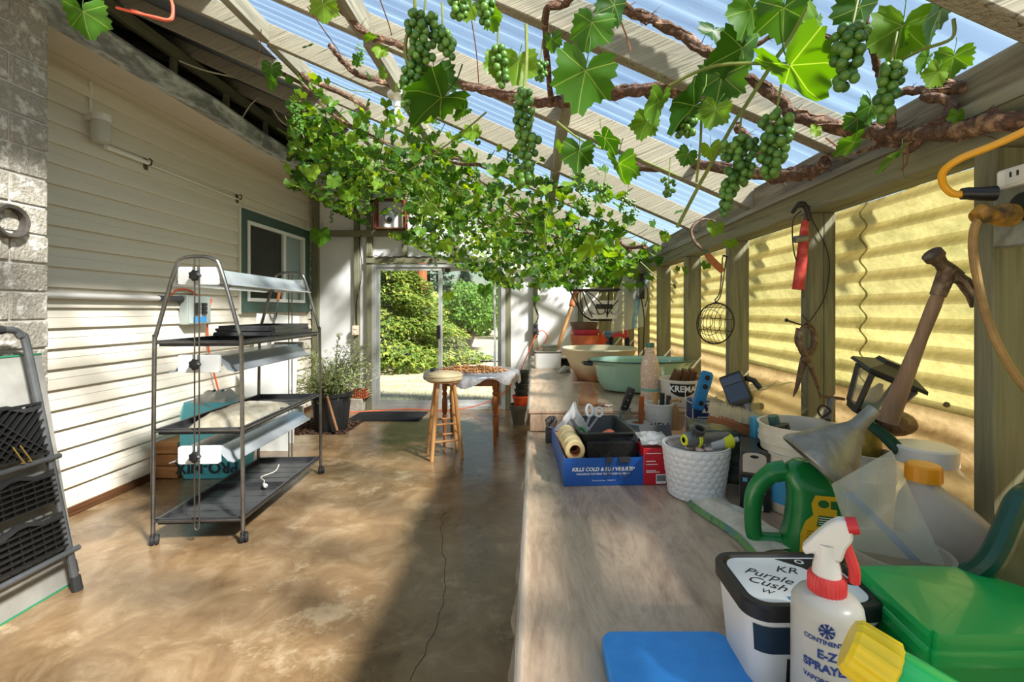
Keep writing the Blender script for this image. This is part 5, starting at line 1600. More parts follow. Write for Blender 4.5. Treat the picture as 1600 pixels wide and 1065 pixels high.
for k in range(5):
    g = G(); g.lathe([(.0001, 0), (.05, 0), (.066, .010), (.064, .012), (.0001, .003)], 20)
    solo('pot_saucer', g, mt_bpot, ['bottom black saucer of the small stack behind the enamel box', 'second black saucer of the small stack by the cream bowl', 'middle black saucer of the small stack by the cream bowl', 'fourth black saucer of the small stack by the cream bowl', 'topmost black saucer of the small stack by the cream bowl'][k], 'saucer', (.262 + .004 * (k % 2), 3.95, HF + E + .0115 * k), group='black saucers stacked by the cream bowl')
g = G(); g.prism([(-.05, 0), (.045, 0), (.03, .035), (.0, .05)], -.02, .02, RX(PI/2)); solo('glazed_shard', g, M('shard_blue_white', (214,214,206), (60,70,84), scale=26, rough=.3), 'small dark and white shard leaning by the black saucers', 'shard', (.225, 3.5, HF + E), .3, bevel=.004)
# cream bowl
g = G()
prof = [(.0001, 0), (.135, 0), (.15, .01), (.20, .10), (.245, .20), (.252, .205), (.247, .212), (.238, .205), (.19, .10), (.14, .018), (.0001, .014)]
m, n, l, out = newmat('cream_terracotta_bowl'); 
tc = n.new('ShaderNodeTexCoord'); sp = n.new('ShaderNodeSeparateXYZ'); l.new(tc.outputs['Object'], sp.inputs[0])
nz = n.new('ShaderNodeTexNoise'); nz.inputs['Scale'].default_value = 6; l.new(tc.outputs['Object'], nz.inputs['Vector'])
ad = n.new('ShaderNodeMath'); ad.operation = 'MULTIPLY_ADD'; ad.inputs[1].default_value = .16; l.new(nz.outputs[0], ad.inputs[0]); l.new(sp.outputs[2], ad.inputs[2])
r = n.new('ShaderNodeValToRGB'); r.color_ramp.elements[0].position = .08; r.color_ramp.elements[0].color = lin((176,122,86)); r.color_ramp.elements[1].position = .20; r.color_ramp.elements[1].color = lin((206,194,162))
l.new(ad.outputs[0], r.inputs[0]); bb = n.new('ShaderNodeBsdfPrincipled'); bb.inputs['Roughness'].default_value = .6; l.new(r.outputs[0], bb.inputs['Base Color']); l.new(bb.outputs[0], out.inputs[0])
g.lathe(prof, 40); solo('planter_bowl', g, m, 'large cream planter bowl with terracotta stains on the higher bench', 'bowl', (.435, 3.15, HF + E))
# turquoise enamel basin
t = thing('enamel_basin', 'wide oval turquoise enamel basin with a dark rim on the higher bench', 'basin', (.62, 2.70, HF + E), .04)
sy_ = .62
g = G(); g.lathe([(.0001, 0), (.19, 0), (.225, .012), (.255, .06), (.275, .15), (.305, .172), (.312, .176), (.306, .181), (.27, .165), (.25, .06), (.21, .016), (.0001, .010)], 48, sy=.60)
part('bowl', g, M('turquoise_enamel', (158,196,176), (146,186,166), scale=4, rough=.18, coat=.5), t)
g = G(); g.tube([(.312 * math.cos(a), .60 * .312 * math.sin(a), .177) for a in [k * 2*PI/48 for k in range(48)]], .004, 6, closed=True); part('rim', g, M('dark_green_rim', (44,70,66), rough=.3), t)
g = G(); g.tube([(-.29, -.03, .155), (-.335, -.02, .158), (-.34, .02, .158), (-.29, .03, .158)], .010, 8); part('handle', g, M('dark_handle', (40,40,40), rough=.35), t)
# stacks behind
mt_brownpot = M('brown_plastic_pot', (112,84,70), (92,70,58), scale=10, rough=.55); mt_redpot = M('crimson_plastic_pot', (186,44,72), rough=.4); mt_tpot = M('terracotta_plastic_pot', (206,106,64), rough=.5)
def openpot(name, label, mat, r, h, loc, cat='pot', group=None):
    g = G(); g.lathe([(.0001, 0), (r * .78, 0), (r * .96, h * .72), (r * 1.0, h * .72), (r * 1.04, h), (r * .96, h), (r * .74, .012), (.0001, .012)], 24)
    return solo(name, g, mat, label, cat, loc, group=group)
openpot('plant_pot', 'orange terracotta-coloured pot at the bottom of the stack behind the cream bowl', mt_tpot, .125, .25, (.44, 4.05, HF + E))
openpot('plant_pot', 'crimson pot in the middle of the stack behind the cream bowl', mt_redpot, .118, .10, (.44, 4.05, HF + .20))
openpot('plant_pot', 'brown pot at the top of the stack behind the cream bowl', mt_brownpot, .118, .11, (.43, 4.05, HF + .25))
t = thing('wooden_bat', 'long tapered wooden shaft with a wrapped cork-like grip leaning behind the bench', 'bat', (0, 0, 0))
pa, pb = P(866, 560, 4.46), P(893, 478, 4.62); pc = P(900, 456, 4.68)
g = G(); g.tube([pa, pa.lerp(pb, .4), pb], [.013, .019, .017], 12); part('shaft', g, mt_pale_wood, t)
g = G(); g.tube([pb, pb.lerp(pc, .5), pc], [.027, .031, .030], 12); part('grip', g, mt_cork, t)
g = G(); g.tube([pc, pc + Vector((.01, .0, .05))], [.012, .006], 8); part('tip', g, mt_iron, t)
# hanging wire basket
t = thing('wall_basket', 'half-round black wrought-iron hanging basket on the wall over the basins', 'basket', (.60, 4.0, 1.30))
def bk(a, z):
    """front of a half round basket, a 0..pi"""
    r = .305 - (.255 - z) ** 1.6 * 1.1
    r = .12 + .175 * (max(0, z) / .25) ** .6
    return Vector((-r * math.cos(a), -r * math.sin(a) * .75, z))
g = G(); g.tube([bk(a, .25) for a in [k * PI / 20 for k in range(21)]], .008, 8); g.tube([bk(0, .25), bk(PI, .25)], .008, 8)
part('top_hoop', g, mt_iron, t)
g = G(); g.tube([bk(a, .0) for a in [k * PI / 12 for k in range(13)]], .007, 8); g.tube([bk(0, 0), bk(PI, 0)], .007, 8); part('bottom_hoop', g, mt_iron, t)
for a in (0, PI / 4, PI / 2, 3 * PI / 4, PI):
    g = G(); g.tube([bk(a, .25 * k / 8) for k in range(9)], .007 if a in (0, PI) else .0055, 6); part('rib', g, mt_iron, t)
for a0, a1 in ((0, PI / 2), (PI / 2, PI), (PI*.12, PI*.38), (PI*.62, PI*.88)):
    g = G()
    pts = []
    for k in range(17):
        u = k / 16
        a = a0 + (a1 - a0) * u
        z = .25 - .005 - .20 * abs(2 * u - 1) ** 1.7
        pts.append(bk(a, z) + Vector((0, -.004, 0)))
    g.tube(pts, .0045, 6); part('scroll', g, mt_iron, t)
for a, s in ((PI * .46, -1), (PI * .54, 1), (PI * .72, -1), (PI*.28, 1)):
    g = G(); c = bk(a, .075)
    g.tube([c + Vector((s * .03 * (1 - math.cos(q)), -.006, -.025 * math.sin(q))) for q in [k * PI / 8 for k in range(9)]], .004, 6); part('curl', g, mt_iron, t)
g = G(); g.tube([(-.26, .0, .25), (-.29, .005, .30), (-.27, .01, .29)], .006, 6); g.tube([(.29, 0, .25), (.31, .005, .30)], .006, 6); part('hook', g, mt_iron, t)
t = thing('white_carton', 'white plastic carton sitting inside the iron wall basket', 'carton', (.585, 3.93, 1.313))
g = G(); loft(g, [rr3(.20, .11, .02, 0), rr3(.22, .13, .02, .15)], cap1=False); loft(g, [rr3(.214, .124, .018, .15), rr3(.195, .105, .02, .01)], cap0=False); part('tub', g, M('bright_white_tub', (240,240,238), rough=.4), t)
g = G(); g.bx(-.08, .06, -.0665, -.0655, .08, .12); part('label', g, mt_dgrey, t, 'grey label strip', smooth=False)
t = thing('zip_bag', 'clear plastic zip bag with a blue strip draped over the iron wall basket', 'bag', (.78, 3.84, 1.20))
g = G()
def zb_(u, v):
    return (-.16 + .27 * u + .10 * v - .02 * math.sin(v * 3), -.04 + .018 * math.sin(u * 9 + v * 4) + .012 * math.sin(v * 14), .06 * (1 - u) * 0 + .46 * v - .10 * u * (v - .5) * 0 + .05 * u)
g.grid(zb_, 10, 20); part('film', g, thin_glass('bag_film', (.92,.95,.96), rough=.1, haze=.5, hazecol=(240,246,250)), t)
g = G(); g.grid(lambda u, v: tuple(Vector(zb_(.62 + .16 * u, v)) + Vector((0, -.002, 0))), 3, 20); part('blue_strip', g, thin_glass('blue_film', (.5,.68,.9), rough=.1, haze=.6, hazecol=(120,176,230)), t, 'blue zip strip')
g = G(); g.tube([P(990, 468, 3.8), P(1000, 480, 3.75), P(1008, 478, 3.75)], .004, 5)
t = thing('wall_transformer', 'black plug-in transformer box on a stud beside the iron basket', 'transformer', (.842, 3.72, 1.57))
g = G(); g.box((0, 0, 0), (.04, .12, .20)); part('case', g, mt_black, t, bevel=.006)
g = G(); g.box((-.0215, -.01, -.04), (.003, .07, .06)); part('label', g, mt_alu, t, 'silvery label', smooth=False)
g = G(); g.tube(curve_pts([(.0, -.03, -.1), (.015, -.06, -.25), (.012, -.05, -.45), (.02, -.03, -.62)], 5), .005, 6); g.tube(curve_pts([(.01, -.06, .02), (.02, -.14, -.02), (.018, -.15, -.10), (.015, -.08, -.16)], 5), .004, 6); part('cable', g, mt_black_cord, t)
t = thing('hand_pruner', 'hand tool with pinkish red handles hanging below the iron basket', 'tool', (.72, 3.98, 1.0))
g = G(); g.tube(curve_pts([(-.06, 0, .16), (0, -.01, .18), (.06, 0, .16), (.05, 0, .24)], 5), .018, 8); part('handle', g, M('pinkish_red', (210,66,78), rough=.4), t)
g = G(); g.tube([(-.07, 0, 0), (-.07, 0, .14), (-.04, 0, .17)], [.016, .02, .012], 8); g.tube([(.07, 0, 0), (.07, 0, .14), (.04, 0, .17)], [.016, .02, .012], 8); g.bx(-.06, .06, -.01, .01, .0, .03); part('jaw', g, mt_black_rough, t)
g = G()
for k in range(11): g.bx(-.04 - .0005 * k, 0.04 + .0005 * k, -.03, .03, k * .026, k * .026 + .022)
solo('blue_ribbed_box', g, M('pale_blue_plastic', (112,152,196), rough=.4), 'small ribbed blue plastic block standing behind the cream bowl', 'box', (.645, 4.05, HF + E), bevel=.003)
g = G()
for k in range(6): g.tube(curve_pts([(-.06 + .02 * k, .0, 0), (-.01 + .015 * k, -.01, .13 + .01 * k), (.03 + .012 * k, 0, .285 - .015 * k)], 4), .007, 6)
solo('orange_mesh', g, mt_orange_cord, 'tangle of bright orange cord ends standing behind the cream bowl', 'cord', (.535, 4.0, HF + E))
# insulator, stone
mt_pinkglass = thin_glass('pinkish_glass', (.93,.80,.70), rough=.02, haze=.14, hazecol=(214,160,128))
g = G(); g.lathe([(.0001, 0), (.046, 0), (.050, .006), (.045, .02), (.050, .026), (.043, .045), (.043, .055), (.052, .058), (.050, .064), (.032, .078), (.030, .098), (.020, .110), (.0001, .114)], 28)
solo('glass_insulator', g, mt_pinkglass, 'pinkish glass insulator standing on the step of the higher bench', 'insulator', (.262, 2.29, HF + E))
g = G(); g.ell((0, 0, .008), (.024, .014, .009), 12, 8, jit=.06); solo('pebble', g, M('brown_pebble', (116,88,70), rough=.6), 'flat brown pebble beside the glass insulator', 'stone', (.315, 2.245, HF + E + .001))
g = G(); g.grid(lambda u, v: (-.02 + .04*u, -.012 + .03*v, .003 + .003*math.sin(u*9+v*5)), 4, 4); solo('paper_scrap', g, M('pink_paper', (236,214,210), rough=.7), 'scrap of pale paper next to the flat brown pebble', 'paper', (.355, 2.25, HF + E + .0005))
# bottle
t = thing('plastic_bottle', 'speckled cream plastic bottle with a green cap between the basin and the white cup', 'bottle', (.575, 2.335, HF + E))
g = G(); g.lathe([(.0001, 0), (.043, 0), (.046, .006), (.046, .17), (.044, .19), (.034, .23), (.024, .248), (.026, .256), (.021, .262), (.019, .285), (.0001, .285)], 28)
part('body', g, M('speckled_cream_bottle', (226,206,188), (206,172,148), (234,220,206), scale=46, rough=.4, detail=6), t)
g = G(); g.cyl((0, 0, .276), .022, .022, 20); part('cap', g, M('dark_green_cap', (60,112,92), rough=.4), t)
g = G(); g.lathe([(.0466, .062), (.0468, .064), (.0468, .074), (.0466, .076)], 28); part('green_band', g, M('faded_teal', (120,176,166), rough=.5), t, 'faded teal band')
# krema tub with wooden blocks
t = thing('yoghurt_tub', 'white tub with a black and white label holding brown wooden blocks', 'tub', (.715, 2.30, HF + E), face(.715, 2.30) * .6)
mt_tubwhite = M('white_tub_plastic', (226,224,218), rough=.35)
g = G(); g.lathe([(.0001, 0), (.083, 0), (.087, .005), (.098, .118), (.106, .119), (.107, .128), (.099, .128), (.096, .120), (.084, .008), (.0001, .006)], 36); part('tub', g, mt_tubwhite, t)
def arc_patch(r0, r1, z0, z1, a0, a1, n=16, shape=None):
    g = G()
    def f(u, v):
        a = a0 + (a1 - a0) * u
        za, zb2 = (z0, z1) if shape is None else shape(u)
        z = za + (zb2 - za) * v
        r = r0 + (r1 - r0) * (z - z0) / (z1 - z0)
        return (r * math.sin(a), -r * math.cos(a), z)
    g.grid(f, n, 4); return g
def taper(z): return .087 + (.098 - .087) * (z - .005) / .113
part('label', arc_patch(taper(.052) + .0012, taper(.112) + .0012, .052, .112, -.62, .62, 20, lambda u: (.052 + .022 * (2*u - 1) ** 2, .112)), mt_print_black, t, 'black label')
text(t, 'KREMA', .040, mt_print_white, TR(0, 0, .088), bold=.0012, curve=taper(.088) + .0030)
for k, (x, a) in enumerate(((-.052, .38), (-.006, .32), (.036, .25))):
    o = thing('wood_block', ['brown wooden block in the black-labelled tub, at its bottle side', 'brown wooden block in the middle of the black-labelled tub', 'brown wooden block in the black-labelled tub, by the blue tool'][k], 'block', Vector((.715, 2.31, HF + .055)) + Vector((x, .01, 0)), rot=(.15, a, -.1), group='wooden blocks in the tub')
    g = G(); g.bx(-.017, .017, -.03, .03, 0, .12); part('block', g, wood('dark_block_wood_%d' % k, (128,88,58), (104,70,46), (84,56,38), axis='z'), o, bevel=.004)
    g = G(); g.bx(-.0175, .0175, -.0305, .0305, .05, .058); part('groove', g, mt_brown_wood, o)
g = G(); g.bx(-.05, .05, -.008, .008, 0, .115); solo('wood_plate', g, mt_pale_wood, 'pale wooden piece standing in the black-labelled tub behind the blocks', 'block', (.77, 2.335, HF + .03), rot=(.1, .3, 0), bevel=.003)

# ------------------------------------------------------------------ near bench, back row
t = thing('tissue_carton', 'blue cut-down tissue carton used as a tool tray', 'carton', (.222, 1.50, HB + E), .05)
mt_blue_card = M('blue_card', (28,88,170), (24,80,158), scale=5, rough=.45); mt_brown_card = M('brown_card', (188,138,96), (176,126,86), scale=9, rough=.8)
w, l_, h = .128, .46, .088
g = G(); g.bx(-w, w, 0, .003, 0, h); part('front_panel', g, mt_blue_card, t, smooth=False)
g = G(); g.bx(-w, -w + .003, .003, l_, 0, h); g.bx(w - .003, w, .003, l_, 0, h); part('side_panel', g, mt_blue_card, t, smooth=False)
g = G(); g.bx(-w, w, l_, l_ + .003, 0, h); part('back_panel', g, mt_brown_card, t, smooth=False)
g = G(); g.bx(-w + .003, w - .003, .003, l_, 0, .003); g.bx(-w + .0032, -w + .0042, .003, l_, .003, h - .001); part('lining', g, mt_brown_card, t, smooth=False)
mm = TR(0, -.0012, 0) @ RX(PI / 2)
text(t, 'KILLS COLD & FLU VIRUSES\u00b2', .0162, mt_print_white, TR(-.002, -.0012, .052) @ RX(PI / 2), bold=.0005, shear=.2)
text(t, 'INCLUDING THE VIRUS THAT CAUSES COVID-19\u00b3', .0078, mt_print_white, TR(-.002, -.0012, .0375) @ RX(PI / 2), bold=.0002, shear=.2)
text(t, '56 count per box   THREE PLY', .006, mt_print_white, TR(.0, -.0012, .0165) @ RX(PI / 2))
BT = TR(.222, 1.50, HB + E) @ RZ(.05)
def bt(x, y, z): return BT @ Vector((x, y, z))
for k in range(2):
    o = thing('binder_clip', ['black binder clip on the front edge of the blue carton, narrower one', 'black binder clip on the front edge of the blue carton, wider one'][k], 'clip', bt(.016 + .05 * k, 0, h), .05)
    s = .010 + .008 * k
    g = G(); g.prism([(-.006, -.012), (.010, -.012), (.004, .004), (.0, .004)], -s, s, RZ(PI/2) @ RX(PI/2) if False else Matrix(((0,0,1,0),(1,0,0,-.004),(0,1,0,0),(0,0,0,1)))); part('spring', g, mt_black, o)
    g = G(); g.tube([(-s * .6, -.008, -.011), (-s * .75, -.009, -.04), (-s * .4, -.009, -.056), (s * .4, -.009, -.056), (s * .75, -.009, -.04), (s * .6, -.008, -.011)], .0018, 6); part('wire_arm', g, mt_steel, o)
mt_tape = M('cream_masking_tape', (218,198,150), (200,178,126), scale=20, rough=.6)
for k in range(5):
    g = G(); m = RX(-PI / 2)
    g.lathe([(.019, 0), (.0305, 0), (.033, .003), (.033, .038), (.0305, .041), (.019, .041), (.019, 0)], 28, m=m)
    o = solo('masking_tape', g, mt_tape, ['masking tape roll nearest the front of the blue carton, its core showing', 'second masking tape roll from the front of the blue carton', 'middle masking tape roll of the row in the blue carton', 'fourth masking tape roll from the front of the blue carton', 'rearmost masking tape roll of the row in the blue carton'][k], 'tape', bt(-.088 - .001 * k, .03 + .0435 * k, .103 + .003 * (k % 2)), .05, group='masking tape rolls in the blue carton')
    g = G(); g.lathe([(.0186, .001), (.0172, .001), (.0172, .041), (.0186, .041)], 24, m=m); part('core', g, mt_cork, o)
t = thing('plastic_tray', 'dark grey tapered plastic tray tilted inside the blue carton', 'tray', bt(.036, .255, .062), rot=(-.05, .0, .05))
g = G(); loft(g, [rr3(.15, .28, .02, 0), rr3(.185, .33, .02, .07)], cap1=False); loft(g, [rr3(.20, .345, .022, .07), rr3(.20, .345, .022, .075), rr3(.178, .322, .02, .074), rr3(.145, .275, .02, .004)], cap0=False); part('tray', g, mt_dgrey, t)
g = G(); 
def sponge(u, v): return (0, 0, 0)
loft(g, [rr3(.160, .032, .005, 0), rr3(.162, .034, .006, .04), rr3(.160, .032, .006, .062)]); o = solo('scrub_pad', g, M('black_scrub_pad', (38,36,34), (22,21,20), (58,54,50), scale=120, rough=.98, bump=1.0), 'coarse black scrubbing block standing in the front of the blue carton', 'sponge', bt(.036, .048, .062), .05)
g = G(); g.bx(-.124, -.05, .006, .30, .0035, .068); solo('folded_card', g, mt_brown_card, 'folded brown card under the masking tape rolls', 'card', (.222, 1.50, HB + E), .05)
g = G(); g.bx(-.12, .0, .31, .45, .0035, .075); solo('brown_packet', g, mt_brown_card, 'brown packet under the white tissue at the back of the blue carton', 'packet', (.222, 1.50, HB + E), .05)
mt_leather = M('orange_brown_leather', (186,104,66), (166,88,54), scale=14, rough=.6)
for k, (x, y, w_, l2, r) in enumerate(((.02, .26, .08, .05, .3), (.06, .30, .05, .09, -.5))):
    g = G(); g.grid(lambda u, v: ((u - .5) * w_, (v - .5) * l2, .008 + .012 * math.sin(u * 3.1) * (1 + .3 * math.sin(v * 6))), 10, 8); g.grid(lambda u, v: ((u - .5) * w_, (v - .5) * l2, .004 + .012 * math.sin(u * 3.1) * (1 + .3 * math.sin(v * 6))), 10, 8)
    solo('leather_piece', g, mt_leather, ['curved orange leather piece in the grey tray, by the scissors', 'orange leather piece in the grey tray, against its far side'][k], 'leather', bt(x, y - .04, .085), r)
t = thing('scissors', 'scissors with green and white handles sticking up from the grey tray', 'scissors', bt(.0, .20, .080), rot=(-.75, .10, .25))
def ringpts(cx, cy, rx, ry, a): 
    return [(cx + rx * math.cos(q) * math.cos(a) - ry * math.sin(q) * math.sin(a), 0, cy + rx * math.cos(q) * math.sin(a) + ry * math.sin(q) * math.cos(a)) for q in [k * 2*PI/16 for k in range(16)]]
g = G(); g.tube(ringpts(-.032, .03, .016, .032, .35), .006, 8, closed=True); part('handle', g, M('green_handle', (52,130,70), rough=.4), t, 'green handle')
g = G(); g.tube(ringpts(.012, .135, .013, .026, -.2), .005, 8, closed=True); g.tube(ringpts(.05, .13, .014, .022, -.5), .005, 8, closed=True); part('handle', g, M('pale_grey_handle', (204,210,214), rough=.35), t, 'pale grey handles')
g = G(); g.prism([(-.03, .05), (-.018, .05), (.018, .118), (.010, .120)], -.002, .002, RX(PI/2)); g.prism([(-.014, .05), (-.004, .05), (.05, .112), (.042, .116)], -.005, -.001, RX(PI/2)); part('blade', g, mt_steel, t)
mt_tissue = M('white_tissue', (240,240,240), (226,226,228), scale=7, rough=.8, trans=.35)
g = G()
def tis(u, v):
    a = 2 * PI * u; q = mnoise.noise(Vector((math.cos(a) * 1.6, math.sin(a) * 1.6, v * 2.4 + 4)))
    r = (.056 * (1 - v) ** .8 + .003) * (1 + .55 * q + .18 * math.sin(a * 5 + v * 3))
    return (r * math.cos(a) + .018 * v, r * .8 * math.sin(a), .105 * v * (1 + .12 * math.sin(a * 2)) + .003)
g.grid(tis, 40, 14); solo('paper_tissue', g, mt_tissue, 'crumpled white tissue standing behind the blue carton', 'tissue', bt(-.062, .375, .0765))
g = G()
for k in range(26):
    d = Vector((rnd.gauss(0, 1), rnd.gauss(0, 1), rnd.gauss(0, 1))).normalized()
    e = d.orthogonal().normalized()
    g.tube([Vector((0, 0, .03)) + (d * math.cos(q) + e * math.sin(q)) * .026 * rnd.uniform(.8, 1.1) for q in [i * PI / 4 for i in range(8)]], .0018, 4, closed=True)
solo('wire_scourer', g, mt_steel, 'small curly wire scourer behind the corner of the blue carton', 'scourer', (.072, 1.995, HB + E + .055))
g = G(); g.box((0, 0, .03), (.05, .05, .055)); solo('small_dark_box', g, mt_dgrey, 'small dark box under the wire scourer', 'box', (.072, 2.0, HB + E), bevel=.003)
g = G(); g.bx(-.06, .06, -.0, .004, 0, .065); solo('card_sheet', g, M('orange_card', (212,132,66), (196,116,56), scale=14, rough=.7), 'piece of orange card standing at the back of the blue carton', 'card', bt(-.055, .43, .0045), rot=(.08, 0, .06), smooth=False)
# jar with a pocket tool
t = thing('glass_jar', 'small clear glass jar holding a black-handled tool', 'jar', (.385, 2.07, HB + E))
mt_jar = thin_glass('jar_glass', (.90,.90,.86), rough=.01, haze=.10)
g = G(); g.lathe([(.0001, 0), (.040, 0), (.044, .006), (.044, .095), (.039, .105), (.039, .122), (.041, .124), (.041, .127), (.037, .127), (.036, .106), (.041, .094), (.041, .008), (.0001, .005)], 28); part('jar', g, mt_jar, t)
t = thing('pocket_knife', 'tool with a thick black handle leaning in the glass jar', 'knife', (.372, 2.06, HB + .07), rot=(.05, .34, 0))
g = G(); loft(g, [rr3(.03, .02, .006, .055), rr3(.036, .024, .008, .09), rr3(.036, .024, .009, .15), rr3(.030, .02, .008, .162)]); part('handle', g, mt_black, t)
g = G(); g.bx(-.008, .008, -.003, .003, -.04, .06); part('shank', g, mt_steel, t)
g = G()
for q in range(3): g.cyl((0, -.013, .075 + .03 * q), .004, .004, 10, m=None)
g.tube([(.016, -.01, .075), (.024, -.01, .07), (.024, -.01, .06)], .003, 6); part('rivet', g, mt_steel, t)
for k in range(2):
    g = G(); g.lathe([(.026, 0), (.054, 0), (.054, .047), (.026, .047), (.026, 0)], 32)
    o = solo('duct_tape', g, M('grey_duct_tape_%d' % k, (150,152,154), (136,138,140), scale=12, rough=.35), ['lower grey duct tape roll under the other, beside the glass jar', 'upper grey duct tape roll with the rusty chisel standing in it'][k], 'tape', (.43, 1.95, HB + E + k * .0475), group='two grey duct tape rolls')
    g = G(); g.lathe([(.0258, .001), (.0245, .001), (.0245, .046), (.0258, .046)], 28); part('core', g, mt_brown_card, o)
g = G(); g.bx(-.010, .010, -.006, .006, 0, .155); solo('wood_strip', g, wood('orange_strip', (184,104,60), (160,84,46), (140,70,38), axis='z'), 'upright orange-brown wooden strip in the duct tape roll', 'strip', (.44, 1.945, HB + .05), rot=(0, .03, 0), bevel=.002)
# white cup with letters
t = thing('lettered_cup', 'white cylindrical pot with black scratched letters, full of brush ends', 'cup', (.555, 2.09, HB + E), face(.555, 2.09))
g = G(); g.lathe([(.0001, 0), (.052, 0), (.055, .004), (.061, .140), (.064, .141), (.064, .150), (.059, .150), (.057, .14), (.05, .008), (.0001, .006)], 32); part('cup', g, mt_white_plastic, t)
text(t, 'NEU', .046, mt_print_black, TR(0, 0, .055), curve=.0595)
g = G()
vs = text_geo('NEU', .046)
for k, (x, y, mat, lab, ht) in enumerate(((-.02, .0, mt_pale_wood, 'pale wooden stick in the lettered white pot', .19), (.012, .01, mt_bpot, 'dark green brush handle in the lettered white pot', .185), (.035, -.01, mt_dgrey, 'grey rod end in the lettered white pot', .178))):
    g = G(); g.tube([(x, y, .02), (x + .006, y, ht)], .011, 10); solo('brush_stick', g, mat, lab, 'stick', (.555, 2.09, HB + E + .004))
t = thing('wooden_paddle', 'flat tan wooden piece standing beside the lettered white pot', 'paddle', (.612, 2.07, HB + E), rot=(-.03, .04, 0))
g = G(); loft(g, [rr3(.045, .02, .008, 0), rr3(.048, .022, .009, .115), rr3(.022, .018, .008, .145)]); part('body', g, mt_pale_wood, t)
g = G(); g.tube([(-.014, 0, .145), (-.02, 0, .16), (.022, 0, .166), (.03, 0, .158)], .007, 8); part('cross_piece', g, mt_pale_wood, t)
# blue pack in wire rack
t = thing('wire_rack', 'white wire rack around the dark blue pack', 'rack', (.735, 2.02, HB + E))
g = G()
for z in (.02, .10, .17): g.tube([(x, y, z) for x, y in rrect(.15, .11, .02, 3)], .0022, 6, closed=True)
for x, y in rrect(.15, .11, .02, 0): g.tube([(x, y, .001), (x, y, .2)], .0022, 6)
g.tube([(-.0, -.055, .02), (.0, -.055, .17), (.01, -.05, .20)], .0022, 6); part('wires', g, mt_white_metal, t)
t = thing('blue_pack', 'dark blue printed pack standing in the white wire rack', 'pack', (.735, 2.02, HB + .025))
g = G(); g.bx(-.068, .068, -.045, .045, 0, .155); part('pack', g, M('dark_blue_pack', (30,62,120), (26,54,108), scale=8, rough=.4), t, bevel=.008)
g = G()
for q in range(6): g.bx(-.05, -.05 + (.085, .07, .09, .05, .08, .06)[q], -.0462, -.0458, .085 - q * .011, .088 - q * .011)
g.prism([(-.03, .105), (-.02, .125), (-.01, .105), (.0, .125), (.01, .105)], .0458, .0464, RX(PI/2)); part('printed_lines', g, mt_print_white, t, smooth=False)
g = G(); g.bx(-.069, .069, -.046, .046, -.02, .02); part('green_base', g, M('dark_green_base', (34,74,58), rough=.5), t, bevel=.003)
# blue plastic tool
g = G()
poly = [(-.022, 0), (.022, 0), (.026, .09), (.030, .10), (.030, .155), (.02, .165), (-.012, .165), (-.02, .15), (-.022, .08)]
g.prism(poly, -.012, .012, RX(PI / 2))
t = thing('blue_tool', 'bright blue flat plastic tool with round holes leaning over the dark blue pack', 'tool', (.672, 1.94, HB + .150), rot=(-.1, .28, 0))
part('body', g, M('bright_blue_plastic', (32,124,190), rough=.4), t, bevel=.004)
for z, r_ in ((.03, .010), (.10, .011), (.138, .011)):
    g = G(); g.cyl((.006, -.0125, z), r_, .001, 16, TR(.006, -.0130, z) @ RX(PI/2) @ TR(-.006, .0125, -z)); part('hole', g, mt_black, t)
g = G()
for k in range(5): 
    c = Vector((.0, 0, .03 * k))
    g.tube([c + Vector((.010 * math.cos(q) if k % 2 else 0, 0 if k % 2 else .010 * math.cos(q), .02 * math.sin(q))) for q in [i * PI / 6 for i in range(12)]], .003, 5, closed=True)
solo('steel_chain', g, mt_steel, 'short steel chain hanging beside the bright blue tool', 'chain', (.835, 1.98, HB + .17), rot=(0, .3, 0))
for k, (x, y, z, r_, l2, lab) in enumerate(((.80, 1.86, .985, .016, .07, 'black pipe end lying behind the bristle brush, by the blue pack'), (.835, 1.85, 1.0, .014, .09, 'black pipe end lying behind the bristle brush, upper one'))):
    g = G(); m = TR(x, y, z) @ RY(.7) @ RX(PI / 2 - .3)
    g.lathe([(r_ * .7, 0), (r_, 0), (r_, l2), (r_ * .7, l2), (r_ * .7, 0)], 16, m=m); solo('pipe_end', g, mt_black, lab, 'pipe')
# box heap supporting those
g = G(); g.bx(-.06, .07, -.07, .06, 0, .15); solo('grey_carton', g, M('grey_brown_card', (120,112,98), rough=.8), 'grey-brown carton half hidden behind the bristle brush', 'carton', (.765, 1.82, HB + E), bevel=.003)
# solar light
t = thing('solar_light', 'black solar light head with a slanted panel on a grey ball joint', 'lamp', P(1150, 606, 1.60), rot=(-.25, -.42, -.5)); t.scale = (.8, .8, .8)
g = G(); loft(g, [rr3(.075, .05, .006, -.075), rr3(.095, .06, .008, -.06), rr3(.095, .06, .008, .05), rr3(.09, .055, .006, .06)]); part('case', g, mt_black, t)
g = G(); g.bx(-.042, .042, -.0315, -.0302, -.055, .012); part('panel', g, M('dark_blue_panel', (34,40,54), rough=.12, coat=.6), t, smooth=False)
g = G(); g.bx(-.043, .043, -.033, -.0302, .016, .05); part('sensor_cover', g, M('blue_black_cover', (52,66,92), rough=.25), t, bevel=.003)
g = G(); g.tube([(.015, .0, -.075), (.02, -.005, -.13)], [.022, .018], 14); g.ell((.02, -.005, -.135), .024, 14, 10); part('joint', g, M('grey_joint', (112,114,118), rough=.4), t)
g = G(); g.tube([(.05, .01, .03), (.075, .03, .01), (.085, .035, -.03)], .012, 8); part('bracket', g, mt_bpot, t)
